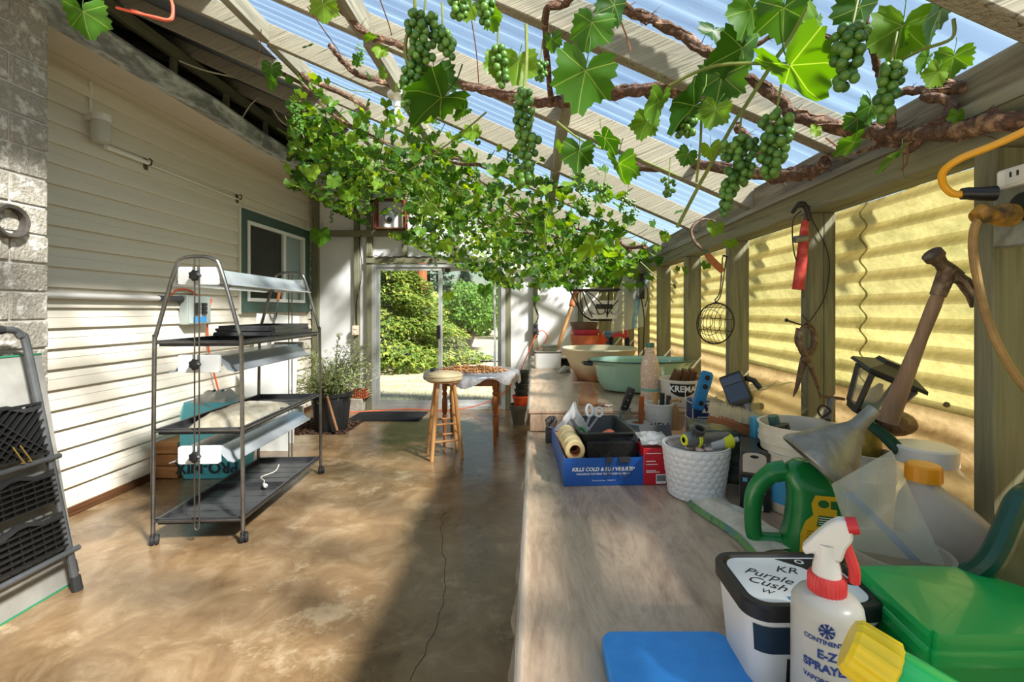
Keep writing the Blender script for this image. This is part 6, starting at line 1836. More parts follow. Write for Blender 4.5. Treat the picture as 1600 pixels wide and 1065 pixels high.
# film roll
g = G()
def filmf(u, v):
    a = 2 * PI * u; q = mnoise.noise(Vector((math.cos(a) * 2, v * 5, math.sin(a) * 2)))
    r = (.075 - .03 * v) * (1 + .35 * q)
    return (.11 * v - .04 * math.sin(v * 3), -.15 + .30 * v * -1 + .0, .075 + r * math.sin(a) - .03 * v) if False else (r * math.cos(a) + .06 * (1 - v), -.20 + .42 * v, .07 + r * math.sin(a) * .9)
g.grid(filmf, 28, 24); solo('film_roll', g, thin_glass('crinkled_film', (.92,.90,.78), rough=.12, haze=.35, hazecol=(214,206,160)), 'crinkled clear film bundle lying along the foot of the wall', 'plastic sheet', (.75, 1.68, HB + .16), rot=(-.18, 0, -.08))
# ------------------------------------------------------------------ middle row
t = thing('red_carton', 'red printed carton with crumpled foil on top between blue carton and bin', 'carton', (.388, 1.505, HB + E), .06)
mt_redcard = M('red_card', (196,30,44), (184,26,40), scale=6, rough=.4)
g = G(); g.bx(-.038, .038, 0, .085, 0, .118); part('carton', g, mt_redcard, t, bevel=.003)
g = G()
for z in (.100, .075, .065, .045, .040): g.bx(-.03, -.03 + rnd.uniform(.02, .055), -.0012, -.0004, z, z + .0022)
g.bx(.002, .035, -.0012, -.0004, .004, .034); part('white_print', g, mt_print_white, t, smooth=False)
g = G()
for q in range(11): g.bx(.004 + q * .0028, .0052 + q * .0028 + (.0006 if q % 3 else 0), -.0018, -.0013, .012, .031)
part('bar_code', g, mt_print_black, t, smooth=False)
g = G(); g.grid(lambda u, v: (-.042 + .095 * u, -.012 + .09 * v, .120 + .018 * v + .012 * mnoise.noise(Vector((u * 4, v * 4, 2)))), 12, 10); solo('foil_wrapper', g, M('silver_print_foil', (220,218,214), (178,176,172), (60,58,56), scale=14, rough=.3, metal=.3), 'crumpled silver wrapper lying on the red carton', 'wrapper', (.386, 1.51, HB + E + .012), .1)
# bin
t = thing('honeycomb_bin', 'white bin with an embossed honeycomb pattern on the near bench', 'bin', (.492, 1.43, HB + E))
H_, r0_, r1_ = .155, .079, .098
prof = [(.0001, .0), (r0_ - .004, .0), (r0_, .004)]
g = G(); nu, nv = 132, 48
def hexh(u, v):
    # raised honeycomb lattice
    X, Y = u * 22, v * 9.5
    row = math.floor(Y); fx = X + (.5 if row % 2 else 0)
    dx = abs((fx % 1) - .5) * 2; dy = abs((Y % 1) - .5) * 2
    wave = abs((Y + .33 * (abs(((X) % 1) - .5) * 2 - .5) * (1 if row % 2 else -1)) % 1 - .5) * 2
    return 1.0 if wave > .80 else 0.0
def binf(u, v):
    a = 2 * PI * u; r = r0_ + (r1_ - r0_) * v
    X, Y = u * 24, v * 9
    e = 0
    for ry in (math.floor(Y) - 1, math.floor(Y), math.floor(Y) + 1):
        ox = .5 * (ry % 2); cx = math.floor(X - ox) + ox
        for q in (cx, cx + 1): e = max(e, 1 - ((X - q) ** 2 + ((Y - ry) * .92) ** 2) / .40)
    e = .0042 * max(0, e) ** .7
    if v > .965 or v < .02: e = .001
    return ((r + e) * math.cos(a), (r + e) * math.sin(a), .003 + (H_ - .003) * v)
g.grid(binf, 288, 90)
g.lathe([(r1_ + .001, H_), (r1_ - .003, H_ + .001), (r0_ - .003, .006), (.0001, .005)], 48)
g.lathe([(.0001, 0), (r0_ - .003, 0), (r0_, .003)], 48)
part('bin', g, M('white_bin', (222,224,228), rough=.35), t, ang=1.2)
mt_grey_noz = M('grey_nozzle_plastic', (98,100,104), rough=.4); mt_lime = M('lime_rubber', (206,214,40), rough=.4)
t = thing('hose_nozzle', 'grey hose nozzle with lime-yellow bands lying across the white bin', 'nozzle', (.435, 1.36, HB + .185), .30)
mz = RY(PI / 2)
g = G(); g.lathe([(.012, 0), (.018, 0), (.022, .012), (.022, .05), (.017, .06), (.015, .11), (.013, .15), (.0001, .15)], 20, m=mz); part('barrel', g, mt_grey_noz, t)
g = G(); g.lathe([(.008, -.003), (.014, -.004), (.0185, .002), (.0185, .004)], 20, m=mz); g.lathe([(.0225, .036), (.0245, .038), (.0245, .046), (.0225, .048)], 20, m=mz); part('lime_ring', g, mt_lime, t, 'lime-yellow ring')
g = G(); m2 = TR(.035, -.005, .005) @ RX(.5)
g.lathe([(.012, .018), (.018, .02), (.019, .035), (.013, .036), (.012, .02)], 18, m=m2); part('inlet', g, mt_dgrey, t)
t = thing('tape_bottle', 'small clear bottle with a bright yellow band lying in the white bin', 'bottle', (.575, 1.40, HB + .170), rot=(0, 1.45, .15))
g = G(); g.lathe([(.0001, -.06), (.019, -.06), (.021, -.055), (.021, -.02), (.021, 0), (.013, .018), (.008, .022), (.008, .035), (.0001, .035)], 18); part('bottle', g, M('grey_clear_bottle', (178,182,186), rough=.2), t)
g = G(); g.lathe([(.0216, -.018), (.0222, -.017), (.0222, .012), (.0214, .013)], 20); part('yellow_band', g, mt_lime, t, 'bright yellow band')
for k in range(7):
    g = G(); g.ell((0, 0, 0), (.017, .014, .012), 9, 6, jit=.15)
    solo('pink_lump', g, M('pink_lump_%d' % k, (232,206,206), (222,186,188), scale=30, rough=.6), ['pinkish lump in the white bin, nearest its rim', 'pinkish lump in the white bin, under the grey nozzle', 'pinkish lump in the white bin, at its middle', 'pinkish lump in the white bin, beside the yellow band', 'pinkish lump in the white bin, at the back', 'pinkish lump in the white bin, against the far rim', 'pinkish lump in the white bin, topmost'][k], 'lump',
         (.492 + (-.035, -.01, .02, .045, -.02, .03, .0)[k], 1.43 + (-.045, -.06, -.05, -.03, .02, .03, -.02)[k], HB + .148 + (.012 if k == 6 else 0)), rot=(rnd.random(), rnd.random(), rnd.random()), group='pinkish lumps in the white bin')
g = G(); g.cyl((0, 0, 0), .07, .145, 20, r2=.085); solo('bin_filling', g, M('grey_filling', (150,140,136), (120,112,108), scale=30, rough=.9, bump=.5), 'greyish loose filling inside the white bin under the lumps', 'filling', (.492, 1.43, HB + .008), kind='stuff')
g = G(); m = TR(.415, 1.62, HB + .10)
g.add([(-.05,-.02,0),(.06,-.02,0),(.06,.03,0),(-.05,.03,0),(-.05,.02,.06),(.06,.02,.06)], [(0,1,2,3),(0,4,5,1),(2,5,4,3),(0,3,4),(1,5,2)], m); solo('grey_bracket', g, mt_dgrey, 'dark grey folded bracket behind the red carton', 'bracket', smooth=False)
g = G(); g.bx(-.13, .12, -.06, .06, 0, .11); solo('cardboard_box', g, mt_brown_card, 'plain brown cardboard box behind the red carton and white bin', 'box', (.56, 1.70, HB + E), .04, bevel=.003)
g = G(); g.bx(-.006, .05, -.02, .02, 0, .055); solo('wood_offcut', g, mt_cork, 'brown wooden offcut leaning between the blue and red cartons', 'wood', (.372, 1.66, HB + E), rot=(0, -.5, .2), bevel=.003)

# paper-roll cartons with the brush
mt_picture = M('printed_dark_picture', (46,44,40), (86,80,66), (30,30,28), scale=8, rough=.35); mt_rollp = M('printed_roll_grey', (206,196,186), (182,170,160), scale=12, rough=.4)
def roll_carton(label, loc, rz, w, d, h):
    t = thing('printed_carton', label, 'carton', loc, rz)
    g = G(); g.bx(-w/2, w/2, -d/2, d/2, 0, h); part('carton', g, mt_picture, t, bevel=.003)
    # printed picture: roll standing on a dark holder
    def rollpic(cx, cz, r, hh, fx):
        g = G(); poly = [(cx + r * math.cos(a), cz + r * .38 * math.sin(a)) for a in [k * 2*PI/24 for k in range(24)]]
        if fx == 'front': mp = TR(0, -d/2 - .0008, 0) @ RX(PI/2)
        else: mp = TR(-w/2 - .0008, 0, 0) @ RZ(-PI/2) @ RX(PI/2)
        g.prism(poly, -.0001, .0003, mp); g.prism([(cx - r, cz), (cx - r, cz - hh), (cx + r, cz - hh), (cx + r, cz)], -.0002, .0001, mp)
        part('printed_roll', g, mt_rollp, t, 'printed picture of a paper roll', smooth=False)
        g = G(); g.prism([(cx + r * .38 * math.cos(a), cz + r * .15 * math.sin(a)) for a in [k * 2*PI/16 for k in range(16)]], .0003, .0006, mp); part('printed_core', g, mt_print_black, t, smooth=False)
    return t, rollpic
t, rp = roll_carton('dark printed carton with a picture of paper rolls beside the buckets', (.648, 1.385, HB + E), -.42, .075, .16, .165)
rp(-.0, .150, .030, .045, 'front'); rp(.045, .118, .030, .11, 'side')
g = G(); g.bx(-.0373, .0373, -.0816, -.0806, .001, .098); part('black_panel', g, mt_print_black, t, smooth=False)
text(t, 'LIVING', .012, mt_print_white, TR(.008, -.0822, .083) @ RX(PI/2), bold=.0003)
g = G(); g.bx(-.030, -.018, -.0824, -.0818, .078, .089); part('blue_logo', g, M('print_light_blue', (90,160,190), rough=.5), t, smooth=False)
g = G()
for q in range(7): g.bx(-.02, .005 + rnd.uniform(.0, .025), -.0824, -.0818, .062 - q * .006, .0638 - q * .006)
g.bx(-.018, .022, -.0824, -.0818, .003, .018); part('white_print', g, mt_print_white, t, smooth=False)
g = G()
for q in range(12): g.bx(-.016 + q * .003, -.0146 + q * .003, -.0830, -.0825, .006, .018)
part('bar_code', g, mt_print_black, t, smooth=False)
g = G(); g.bx(-.13, .10, -.085, .085, 0, .168); o = solo('picture_carton', g, M('greenish_picture_card', (92,104,84), (58,64,50), (150,148,126), scale=9, rough=.35), 'greenish printed carton under the bristle brush', 'carton', (.66, 1.60, HB + E), -.25, bevel=.004)
# brush
t = thing('bristle_brush', 'wooden brush with dense cream bristles upward lying on the printed cartons', 'brush', (.672, 1.53, HB + .192), rot=(.06, .16, -.42))
g = G()
rings = []
for k in range(11):
    u = k / 10; x = -.10 + .20 * u; hw = .028 * (math.sin(PI * min(.98, max(.02, u * .9 + .05))) ** .4); z = -.006 + .010 * math.sin(u * PI * 2)
    rings.append([(x, y, z + q) for y, q in ((-hw, 0), (-hw * .8, -.016), (hw * .8, -.016), (hw, 0), (hw, .012), (-hw, .012))])
loft(g, rings); part('back', g, wood('brush_wood', (176,122,84), (156,102,68), (132,84,54), axis='x'), t)
g = G()
for i in range(1500):
    x, y = rnd.uniform(-.094, .094), rnd.uniform(-.024, .024)
    b = Vector((x, y, .008)); e = Vector((x * 1.12 + rnd.gauss(0, .004), y * 1.45 + rnd.gauss(0, .004), .050 + rnd.uniform(-.006, .004)))
    s_ = Vector((.0009, .0004, 0))
    g.add([b - s_, b + s_, e], [(0, 1, 2)])
part('bristles', g, M('cream_bristle', (240,230,204), (224,210,176), scale=60, rough=.7), t, smooth=False, kind='stuff')
# buckets
mt_bucket = M('white_bucket_plastic', (226,220,208), (214,206,192), scale=8, rough=.4)
def bucket(label, loc, r, h, group=None):
    t = thing('plastic_bucket', label, 'bucket', loc, group=group)
    g = G(); g.lathe([(.0001, 0), (r * .84, 0), (r * .86, .004), (r * .955, h * .70), (r * 1.0, h * .70), (r * 1.0, h * .73), (r * .96, h * .735), (r * .965, h * .80), (r * 1.0, h * .80), (r * 1.0, h * .825), (r * .97, h * .83), (r * .98, h * .985), (r * 1.03, h * .985), (r * 1.03, h), (r * .96, h), (r * .84, .006), (.0001, .005)], 40)
    part('body', g, mt_bucket, t); return t
b1 = bucket('lower of the two nested white buckets, with a blue label', (.752, 1.335, HB + E), .104, .165)
part('label', arc_patch(.0972, .1004, .03, .11, -1.25, .35, 16), M('bright_blue_label', (60,150,204), rough=.4), b1, 'blue label')
bucket('upper of the two nested white buckets, holding dark tool ends', (.752, 1.335, HB + .075), .105, .165)
for k, (x, y, z, c, lab) in enumerate(((-.055, -.01, .20, mt_bpot, 'dark green tool end sticking up in the upper nested bucket'), (-.02, .03, .195, mt_dgrey, 'grey tool end sticking up in the upper nested bucket'), (-.04, .05, .215, M('teal_grey', (72,112,108), rough=.4), 'teal-grey tool end in the upper nested bucket'))):
    g = G(); g.tube([(.752 + x + .03, 1.335 + y, HB + .10), (.752 + x, 1.335 + y, HB + z), (.752 + x - .008, 1.335 + y, HB + z + .035)], [.012, .016, .015], 12); solo('tool_end', g, c, lab, 'tool')
t = thing('light_blue_box', 'thin light blue box edge behind the nested buckets', 'box', (.745, 1.475, HB + E), -.1)
g = G(); g.bx(-.06, .05, -.02, .02, 0, .222); part('box', g, M('light_blue_card', (60,160,204), rough=.45), t, bevel=.003)
bucket('small white bucket behind the metal funnel', (.805, 1.13, HB + E), .055, .22)
# jug
t = thing('green_jug', 'green plastic jug with a loop handle and a yellow label', 'jug', (.612, 1.10, HB + E), face(.595, 1.10) * .55)
mt_jug = M('green_jug_plastic', (26,136,66), (22,124,58), scale=5, rough=.3, coat=.3, trans=.10)
g = G()
def jug_ring(z, x0, x1, d, r): return rr3(x1 - x0, d, r, z, 6, (x0 + x1) / 2, 0)
loft(g, [jug_ring(0, -.03, .095, .09, .03), jug_ring(.01, -.035, .10, .10, .035), jug_ring(.06, -.022, .10, .10, .035), jug_ring(.11, -.016, .10, .10, .035), jug_ring(.15, -.018, .095, .095, .035), jug_ring(.178, -.03, .08, .08, .03), jug_ring(.198, -.02, .05, .055, .024), jug_ring(.21, -.005, .035, .04, .019)])
g.tube(curve_pts([(-.02, 0, .183), (-.055, 0, .170), (-.085, 0, .13), (-.092, 0, .08), (-.090, 0, .03), (-.078, 0, .012), (-.03, 0, .014)], 6), [.024] * 6 + [.021] * 12 + [.019] * 12 + [.019] * 7, 12)
part('body', g, mt_jug, t, ang=1.0)
g = G(); mp = TR(-.022, -.0508, 0) @ RX(PI/2)
poly = [(.018, .008), (.092, .008), (.092, .148), (.050, .148), (.042, .128), (.046, .104), (.030, .088), (.020, .06)]
g.prism(poly, -.0004, .0004, mp); part('label', g, M('yellow_label', (232,192,40), (224,180,30), scale=9, rough=.4), t, 'yellow label', smooth=False)
g = G(); g.prism([(.052, .080), (.092, .080), (.092, .104), (.056, .104)], .0004, .0008, mp); g.prism([(.066 + .011 * math.cos(a), .130 + .009 * math.sin(a)) for a in [k * 2*PI/16 for k in range(16)]], .0004, .0008, mp); g.prism([(.080, .120), (.092, .120), (.092, .138), (.080, .138)], .0004, .0008, mp); part('green_print', g, M('green_print', (40,110,50), rough=.5), t, smooth=False)
g = G()
for q in range(9): g.prism([(.025 + .001 * q, .012 + q * .0068), (.082 - rnd.uniform(0, .02), .012 + q * .0068), (.082 - .004, .0134 + q * .0068), (.025 + .001 * q, .0134 + q * .0068)], .0004, .0008, mp)
part('small_print', g, M('brown_print', (120,90,20), rough=.5), t, smooth=False)
g = G()
for q in range(4): g.prism([(.056, .084 + q * .005), (.088, .084 + q * .005), (.088, .0856 + q * .005), (.056, .0856 + q * .005)], .0009, .0012, mp)
part('white_print', g, mt_print_white, t, smooth=False)
# funnel
tip = P(1349, 632, 1.02); cen = P(1282, 722, 1.0)
ax = (tip - cen); 
tilt = Vector((0, -.035, 0))
axd = (ax + tilt).normalized()
up_ = Vector((0, 0, 1)); q = up_.rotation_difference(axd)
t = thing('metal_funnel', 'galvanised metal funnel tipped mouth-down over the green jug', 'funnel', cen); t.rotation_mode = 'QUATERNION'; t.rotation_quaternion = q
g = G(); Lf = ax.length
g.lathe([(.082, -.012), (.0835, -.008), (.082, .0), (.070, .018), (.022, Lf * .60), (.0205, Lf * .62), (.0195, Lf * .62), (.068, .016), (.080, -.002), (.080, -.012), (.082, -.012)], 40); part('cone', g, mt_galv, t)
g = G(); g.lathe([(.0212, Lf * .58), (.0155, Lf * .70), (.0135, Lf * .98), (.0125, Lf * .98), (.0145, Lf * .70), (.0195, Lf * .6)], 24); part('spout', g, mt_galv, t)
g = G(); g.tube([(.084, 0, -.008), (.072, 0, .019), (.0225, 0, Lf * .6)], .003, 6); part('seam', g, mt_galv, t)
# folded cloth
g = G()
def clothf(u, v):
    x, y = (u - .5) * .115, (v - .5) * .31
    return (x + .012 * math.sin(v * 5), y, .010 + .006 * mnoise.noise(Vector((u * 3, v * 6, 1))) + .010 * math.sin(PI * u) ** .5)
g.grid(clothf, 14, 30); g.grid(lambda u, v: (lambda p: (p[0], p[1], p[2] - .009))(clothf(u, v)), 14, 30)
t = thing('folded_rag', 'folded off-white rag with a blue-green border on the near bench', 'cloth', (.535, 1.215, HB + E), .13)
part('cloth', g, M('off_white_rag', (222,214,198), (204,194,174), (230,224,210), scale=12, rough=.9, bump=.3), t)
g = G(); g.grid(lambda u, v: (-.056 - .010 * u + .012 * math.sin(v * 5) , (v - .5) * .31 - .006, .014 * (1 - u) ** 1.0 + .001), 4, 30); part('border', g, M('blue_green_border', (70,110,150), (110,150,80), (46,70,110), scale=22, rough=.9), t, 'blue and green border')
# lantern
t = thing('porch_lantern', 'black glass-sided porch lantern tipped over behind the funnel', 'lantern', P(1352, 640, 1.17), rot=(.15, .42, -.25))
g = G()
for sx in (-1, 1):
    for sy2 in (-1, 1):
        g.bar((sx * .030, sy2 * .030, 0), (sx * .048, sy2 * .048, .095), .010, .010)
for r_, z in ((.030, 0), (.048, .095)):
    for a, b in (((-1,-1),(1,-1)), ((1,-1),(1,1)), ((1,1),(-1,1)), ((-1,1),(-1,-1))): g.bar((a[0]*r_, a[1]*r_, z), (b[0]*r_, b[1]*r_, z), .008, .008)
part('frame', g, mt_black, t)
g = G(); r_, R2 = .029, .047
for a, b in (((-1,-1),(1,-1)), ((1,-1),(1,1)), ((1,1),(-1,1)), ((-1,1),(-1,-1))): g.add([(a[0]*r_, a[1]*r_, 0), (b[0]*r_, b[1]*r_, 0), (b[0]*R2, b[1]*R2, .095), (a[0]*R2, a[1]*R2, .095)], [(0,1,2,3)])
part('pane', g, thin_glass('lantern_glass', (.9,.88,.8), haze=.28), t, smooth=False)
g = G(); loft(g, [[(x*.065, y*.065, .098) for x, y in ((-1,-1),(1,-1),(1,1),(-1,1))], [(x*.063, y*.063, .106) for x, y in ((-1,-1),(1,-1),(1,1),(-1,1))], [(x*.030, y*.030, .125) for x, y in ((-1,-1),(1,-1),(1,1),(-1,1))], [(x*.026, y*.026, .135) for x, y in ((-1,-1),(1,-1),(1,1),(-1,1))]]); part('roof', g, mt_black, t, smooth=False)
g = G(); g.tube([(0, 0, 0), (0, 0, .03)], .012, 10); g.tube([(0, 0, .03), (0, 0, .05), (0, 0, .075)], [.012, .015, .005], 10); part('candle_bulb', g, M('cream_bulb', (220,208,180), rough=.4), t)
g = G(); loft(g, [rr3(.065, .065, .01, -.012), rr3(.07, .07, .01, 0)]); part('base', g, mt_black, t)
g = G(); g.tube(curve_pts([P(1380, 668, 1.12), P(1415, 650, 1.13), P(1420, 620, 1.14)], 5), .012, 8); 
g = G(); g.ell((0, 0, 0), (.055, .05, .032), 16, 10); solo('rusty_bowl', g, mt_rust, 'rusty rounded metal piece under the hammer handle', 'metal piece', P(1393, 660, 1.17))
t = thing('garden_fork', 'small grey-handled hand tool leaning on the stud beside the lantern', 'tool', (0, 0, 0))
a, b = P(1293, 655, 1.36), P(1300, 622, 1.38)
g = G(); g.tube([a, b], [.012, .010], 10); part('handle', g, mt_grey_noz, t)
g = G(); c = P(1312, 615, 1.39); g.bar(b + Vector((-.03, 0, .006)), b + Vector((.035, 0, -.002)), .012, .008); part('head', g, mt_rust, t)
g = G(); g.tube(curve_pts([P(1282, 650, 1.34), P(1278, 640, 1.34), P(1286, 633, 1.34), P(1298, 642, 1.34), P(1284, 652, 1.34)], 5), .003, 6); part('wire_loop', g, mt_iron, t)
mt_dgreen = M('dark_green_plastic', (4,62,48), (6,70,54), scale=6, rough=.35)
g = G(); 
for k in range(3): g.tube(curve_pts([P(1352 + 8 * k, 660 + 3*k, 1.12), P(1378 + 6 * k, 682, 1.08), P(1402 + 3 * k, 706 - 3*k, 1.04)], 5), .008, 8)
solo('green_stake', g, mt_dgreen, 'bundle of dark green plant stakes lying behind the plastic bag', 'stakes')
g = G(); g.cyl((0, 0, 0), .022, .035, 16); g.cyl((0, 0, .035), .019, .012, 16)
t = thing('green_cap_bottle', 'dark bottle with a teal cap beside the tip of the funnel', 'bottle', P(1357, 676, 1.16))
part('cap', g, M('teal_cap', (20,120,110), rough=.4), t, loc=(0, 0, .03)); g = G(); g.lathe([(.0001, -.08), (.026, -.08), (.028, -.07), (.028, 0), (.02, .03), (.0001, .03)], 18); part('body', g, M('dark_bottle', (34,40,36), (190,160,60), scale=14, rough=.3), t)

# ------------------------------------------------------------------ front row
t = thing('lidded_jar', 'big clear plastic jar with a white screw lid near the wall', 'jar', (.862, 1.035, HB + E))
g = G(); g.lathe([(.0001, 0), (.082, 0), (.088, .008), (.088, .17), (.080, .20), (.055, .222), (.052, .228), (.052, .24)], 36); part('jar', g, thin_glass('clear_plastic', (.93,.92,.86), rough=.05, haze=.18), t)
g = G(); g.lathe([(.0001, .262), (.054, .262), (.058, .258), (.058, .226), (.054, .226)], 36); part('lid', g, mt_white_plastic, t)
t = thing('milk_jug', 'cloudy white plastic jug with an orange cap behind the green container', 'jug', (.772, .878, HB + E), -.35)
g = G()
def mj(z, w, d, cx=0, cy=0, r=None): return rr3(w, d, r or min(w, d) * .32, z, 6, cx, cy)
loft(g, [mj(0, .14, .11), mj(.008, .15, .12), mj(.13, .15, .12), mj(.165, .14, .112, -.004), mj(.20, .10, .085, -.02), mj(.225, .058, .055, -.034, r=.027), mj(.232, .050, .050, -.036, r=.0245), mj(.245, .050, .050, -.036, r=.0245)])
part('body', g, M('cloudy_white_plastic', (214,206,196), (202,192,180), scale=7, rough=.35, trans=.35, bump=.06, bscale=60), t)
g = G(); g.lathe([(.0001, .030), (.025, .030), (.028, .027), (.029, .0), (.025, .0)], 48, (-.036, 0, .238), rf=lambda a, z: 1 + .02 * math.cos(a * 30)); part('cap', g, M('orange_cap', (230,150,30), rough=.35), t, 'orange cap')
t = thing('clear_tub', 'clear round tub holding the cloudy zip bag', 'tub', (.628, .812, HB + E))
g = G(); g.lathe([(.0001, 0), (.060, 0), (.064, .005), (.074, .140), (.079, .142), (.079, .148), (.072, .147), (.062, .007), (.0001, .004)], 40); part('tub', g, thin_glass('cloudy_tub', (.9,.9,.88), rough=.15, haze=.40, hazecol=(226,226,222)), t)
t = thing('zip_bag', 'cloudy plastic zip bag with blue liner standing up in the clear tub', 'bag', (.628, .812, HB + .02), 0)
BO = Vector((.628, .812, HB + .02))
bA, bB, bC, bD = P(1393, 703, .83) - BO, P(1299, 756, .80) - BO, P(1332, 858, .80) - BO, P(1478, 884, .775) - BO
def bagf(u, v, s=1):
    p = (bC.lerp(bD, u)).lerp(bB.lerp(bA, u), v)
    e = (1 - (2*u - 1) ** 2) * (1 - (2*v - 1) ** 2)
    q = mnoise.noise(Vector((u * 3.1, v * 3.3, 2 + s))) + .6 * mnoise.noise(Vector((u * 8 + v * 5, v * 2, s))) + .35 * abs(mnoise.noise(Vector((u * 14, v * 14, s))))
    return p + Vector((-.5, -.85, .1)) * (s * (.020 * e + .012 * q * min(1, e * 4)))
g = G(); g.grid(lambda u, v: bagf(u, v, 1), 36, 36); g.grid(lambda u, v: bagf(u, v, -1), 36, 36); part('bag', g, thin_glass('cloudy_bag', (.94,.96,.94), rough=.10, haze=.25, hazecol=(244,246,242)), t, ang=1.5)
g = G(); g.grid(lambda u, v: bagf(.12 + .5 * v + .12 * u, .80 - .80 * v, .2), 6, 20); part('blue_liner', g, thin_glass('blue_liner', (.62,.74,.92), rough=.1, haze=.45, hazecol=(130,160,214)), t, 'blue liner')
# dark green trough
t = thing('green_trough', 'dark green plastic trough standing tilted by the wall behind the green container', 'trough', P(1552, 845, .735), rot=(0, 0, 0))
o0 = P(1552, 845, .735)
rim = [P(1508, 893, .72), P(1520, 896, .71), P(1545, 878, .70), P(1562, 850, .70), P(1578, 812, .71), P(1592, 782, .72), P(1610, 770, .73), P(1650, 772, .75), P(1690, 800, .75)]
g = G(); rp_ = curve_pts([p - o0 for p in rim], 6)
g.tube(rp_, .016, 10); part('rim', g, mt_dgreen, t)
g = G()
n_ = len(rp_)
vs, fs = [], []
for i, p in enumerate(rp_):
    for k, (dx, dy, dz) in enumerate(((0, 0, 0), (.012, .005, -.010), (.022, .03, -.03), (.05, .055, -.06), (.10, .05, -.10), (.22, .045, -.17))):
        vs.append((p.x + dx * 1.2, p.y + dy, max(HB + .004 - o0.z, p.z + dz * 1.3)))
for i in range(n_ - 1):
    for k in range(5): fs.append((i*6+k, (i+1)*6+k, (i+1)*6+k+1, i*6+k+1))
g.add(vs, fs); part('wall', g, mt_dgreen, t)
g = G(); loft(g, [rr3(.18, .05, .02, HB + .002 - o0.z, 5, .10, .03), rr3(.19, .06, .02, HB + .10 - o0.z, 5, .11, .035)]); part('back', g, mt_dgreen, t)
# bright green container
mt_bgreen = M('bright_green_plastic', (22,172,86), (18,160,78), scale=4, rough=.28, coat=.25)
t = thing('green_container', 'bright green lidded plastic container at the front corner of the bench', 'container', (.605, .645, HB + E))
def gc(s, z, k=1.0):
    base = [(-.115, .075), (-.108, .083), (.02, .082), (.06, .070), (.10, .02), (.125, -.03), (.128, -.062), (.118, -.075), (-.10, -.082), (-.122, -.073), (-.128, -.06)]
    pts = curve_pts([(x, y, 0) for x, y in base + [base[0]]], 3)[:-1]
    return [(p.x * s, p.y * s, z) for p in pts]
g = G(); loft(g, [gc(.84, 0), gc(.86, .004), gc(.94, .132)]); part('body', g, mt_bgreen, t)
g = G(); loft(g, [gc(.965, .128), gc(1.0, .129), gc(1.005, .143), gc(.985, .147), gc(.97, .148), gc(.965, .160), gc(.93, .166), gc(.5, .169), gc(.02, .170)]); part('lid', g, mt_bgreen, t, ang=.5)
g = G(); g.bar((.02, -.082, .02), (.02, -.084, .12), .006, .008); part('rib', g, mt_bgreen, t)
g = G(); g.bx(.035, .10, -.092, -.078, .02, .062); part('yellow_tab', g, M('yellow_plastic', (240,200,20), rough=.35), t, 'yellow tab', bevel=.002)
# yoghurt tub with black lid
t = thing('yoghurt_tub', 'white tub with a black lid and handwritten black letters on its top', 'tub', (.398, .722, HB + E), 0)
def tubo(w, d, z, r): return rr3(w, d, r * .68, z, 7)
g = G(); loft(g, [tubo(.165, .115, 0, .04), tubo(.170, .12, .006, .042), tubo(.190, .138, .120, .045), tubo(.194, .142, .1215, .046), tubo(.194, .142, .132, .046)]); part('tub', g, mt_tubwhite, t)
g = G(); loft(g, [tubo(.199, .147, .128, .048), tubo(.203, .151, .1285, .05), tubo(.203, .151, .147, .05), tubo(.199, .147, .150, .048), tubo(.182, .130, .150, .042), tubo(.176, .124, .1462, .04)], cap1=True); part('lid', g, mt_black, t)
g = G(); loft(g, [tubo(.172, .120, .1466, .038), tubo(.172, .120, .1472, .038)]); part('lid_label', g, mt_print_white, t, 'white lid label', smooth=False)
g = G(); g.prism([(.0, .055), (.083, .055), (.083, -.02), (.055, -.01), (.03, .03)], .1473, .1476); part('black_corner', g, mt_print_black, t, smooth=False)
for s_, x, y, sz, r_ in (('KR', .0, .022, .026, -.25), ('Purple', -.036, .006, .026, -.55), ('Cush', -.048, -.014, .026, -.60), ('W', -.058, -.034, .016, -.5)):
    text(t, s_, sz, mt_print_black, TR(x, y, .1477) @ RZ(r_), shear=.35)
text(t, 'O', .018, mt_print_white, TR(.035, .045, .1478), bold=.0006)
g = G(); g.tube([(-.012 + .011 * math.cos(a), -.040 + .009 * math.sin(a), .148) for a in [k * .5 for k in range(14)]], .0007, 4); part('pen_loop', g, mt_print_black, t)
g = G(); g.bx(-.035, -.020, -.055, -.047, .1473, .1477); part('blue_logo', g, M('tub_logo_blue', (60,140,200), rough=.5), t, smooth=False)
def side_patch(z0, z1, x0, x1, mat, name, eps=.0012, lab=None):
    g = G()
    sl_ = (.138 - .12) / 2 / .114
    def f(u, v):
        z = z0 + (z1 - z0) * v
        return (x0 + (x1 - x0) * u, -(.06 + sl_ * (z - .006)) - eps, z)
    g.grid(f, 2, 2); return part(name, g, mat, t, lab, smooth=False)
g = G(); za, zc = tubo(.1818 + .0022, .130 + .0022, .078, .0438), tubo(.1897 + .0022, .1377 + .0022, .118, .045)
g.add(za[19:32] + zc[19:32], [(i, i + 1, 13 + i + 1, 13 + i) for i in range(12)]); part('dark_band', g, mt_print_navy, t, 'dark label band')
text(t, 'O', .026, mt_print_white, TR(.006, -.0715, .097) @ RX(PI/2 + .08), bold=.0012)
side_patch(.01, .072, -.045, -.040, mt_print_black, 'bar_code', .0014)
for q in range(5): side_patch(.066 - q * .007, .068 - q * .007, -.038, -.012 + .004 * (q % 3), mt_print_black, 'small_print', .0014)
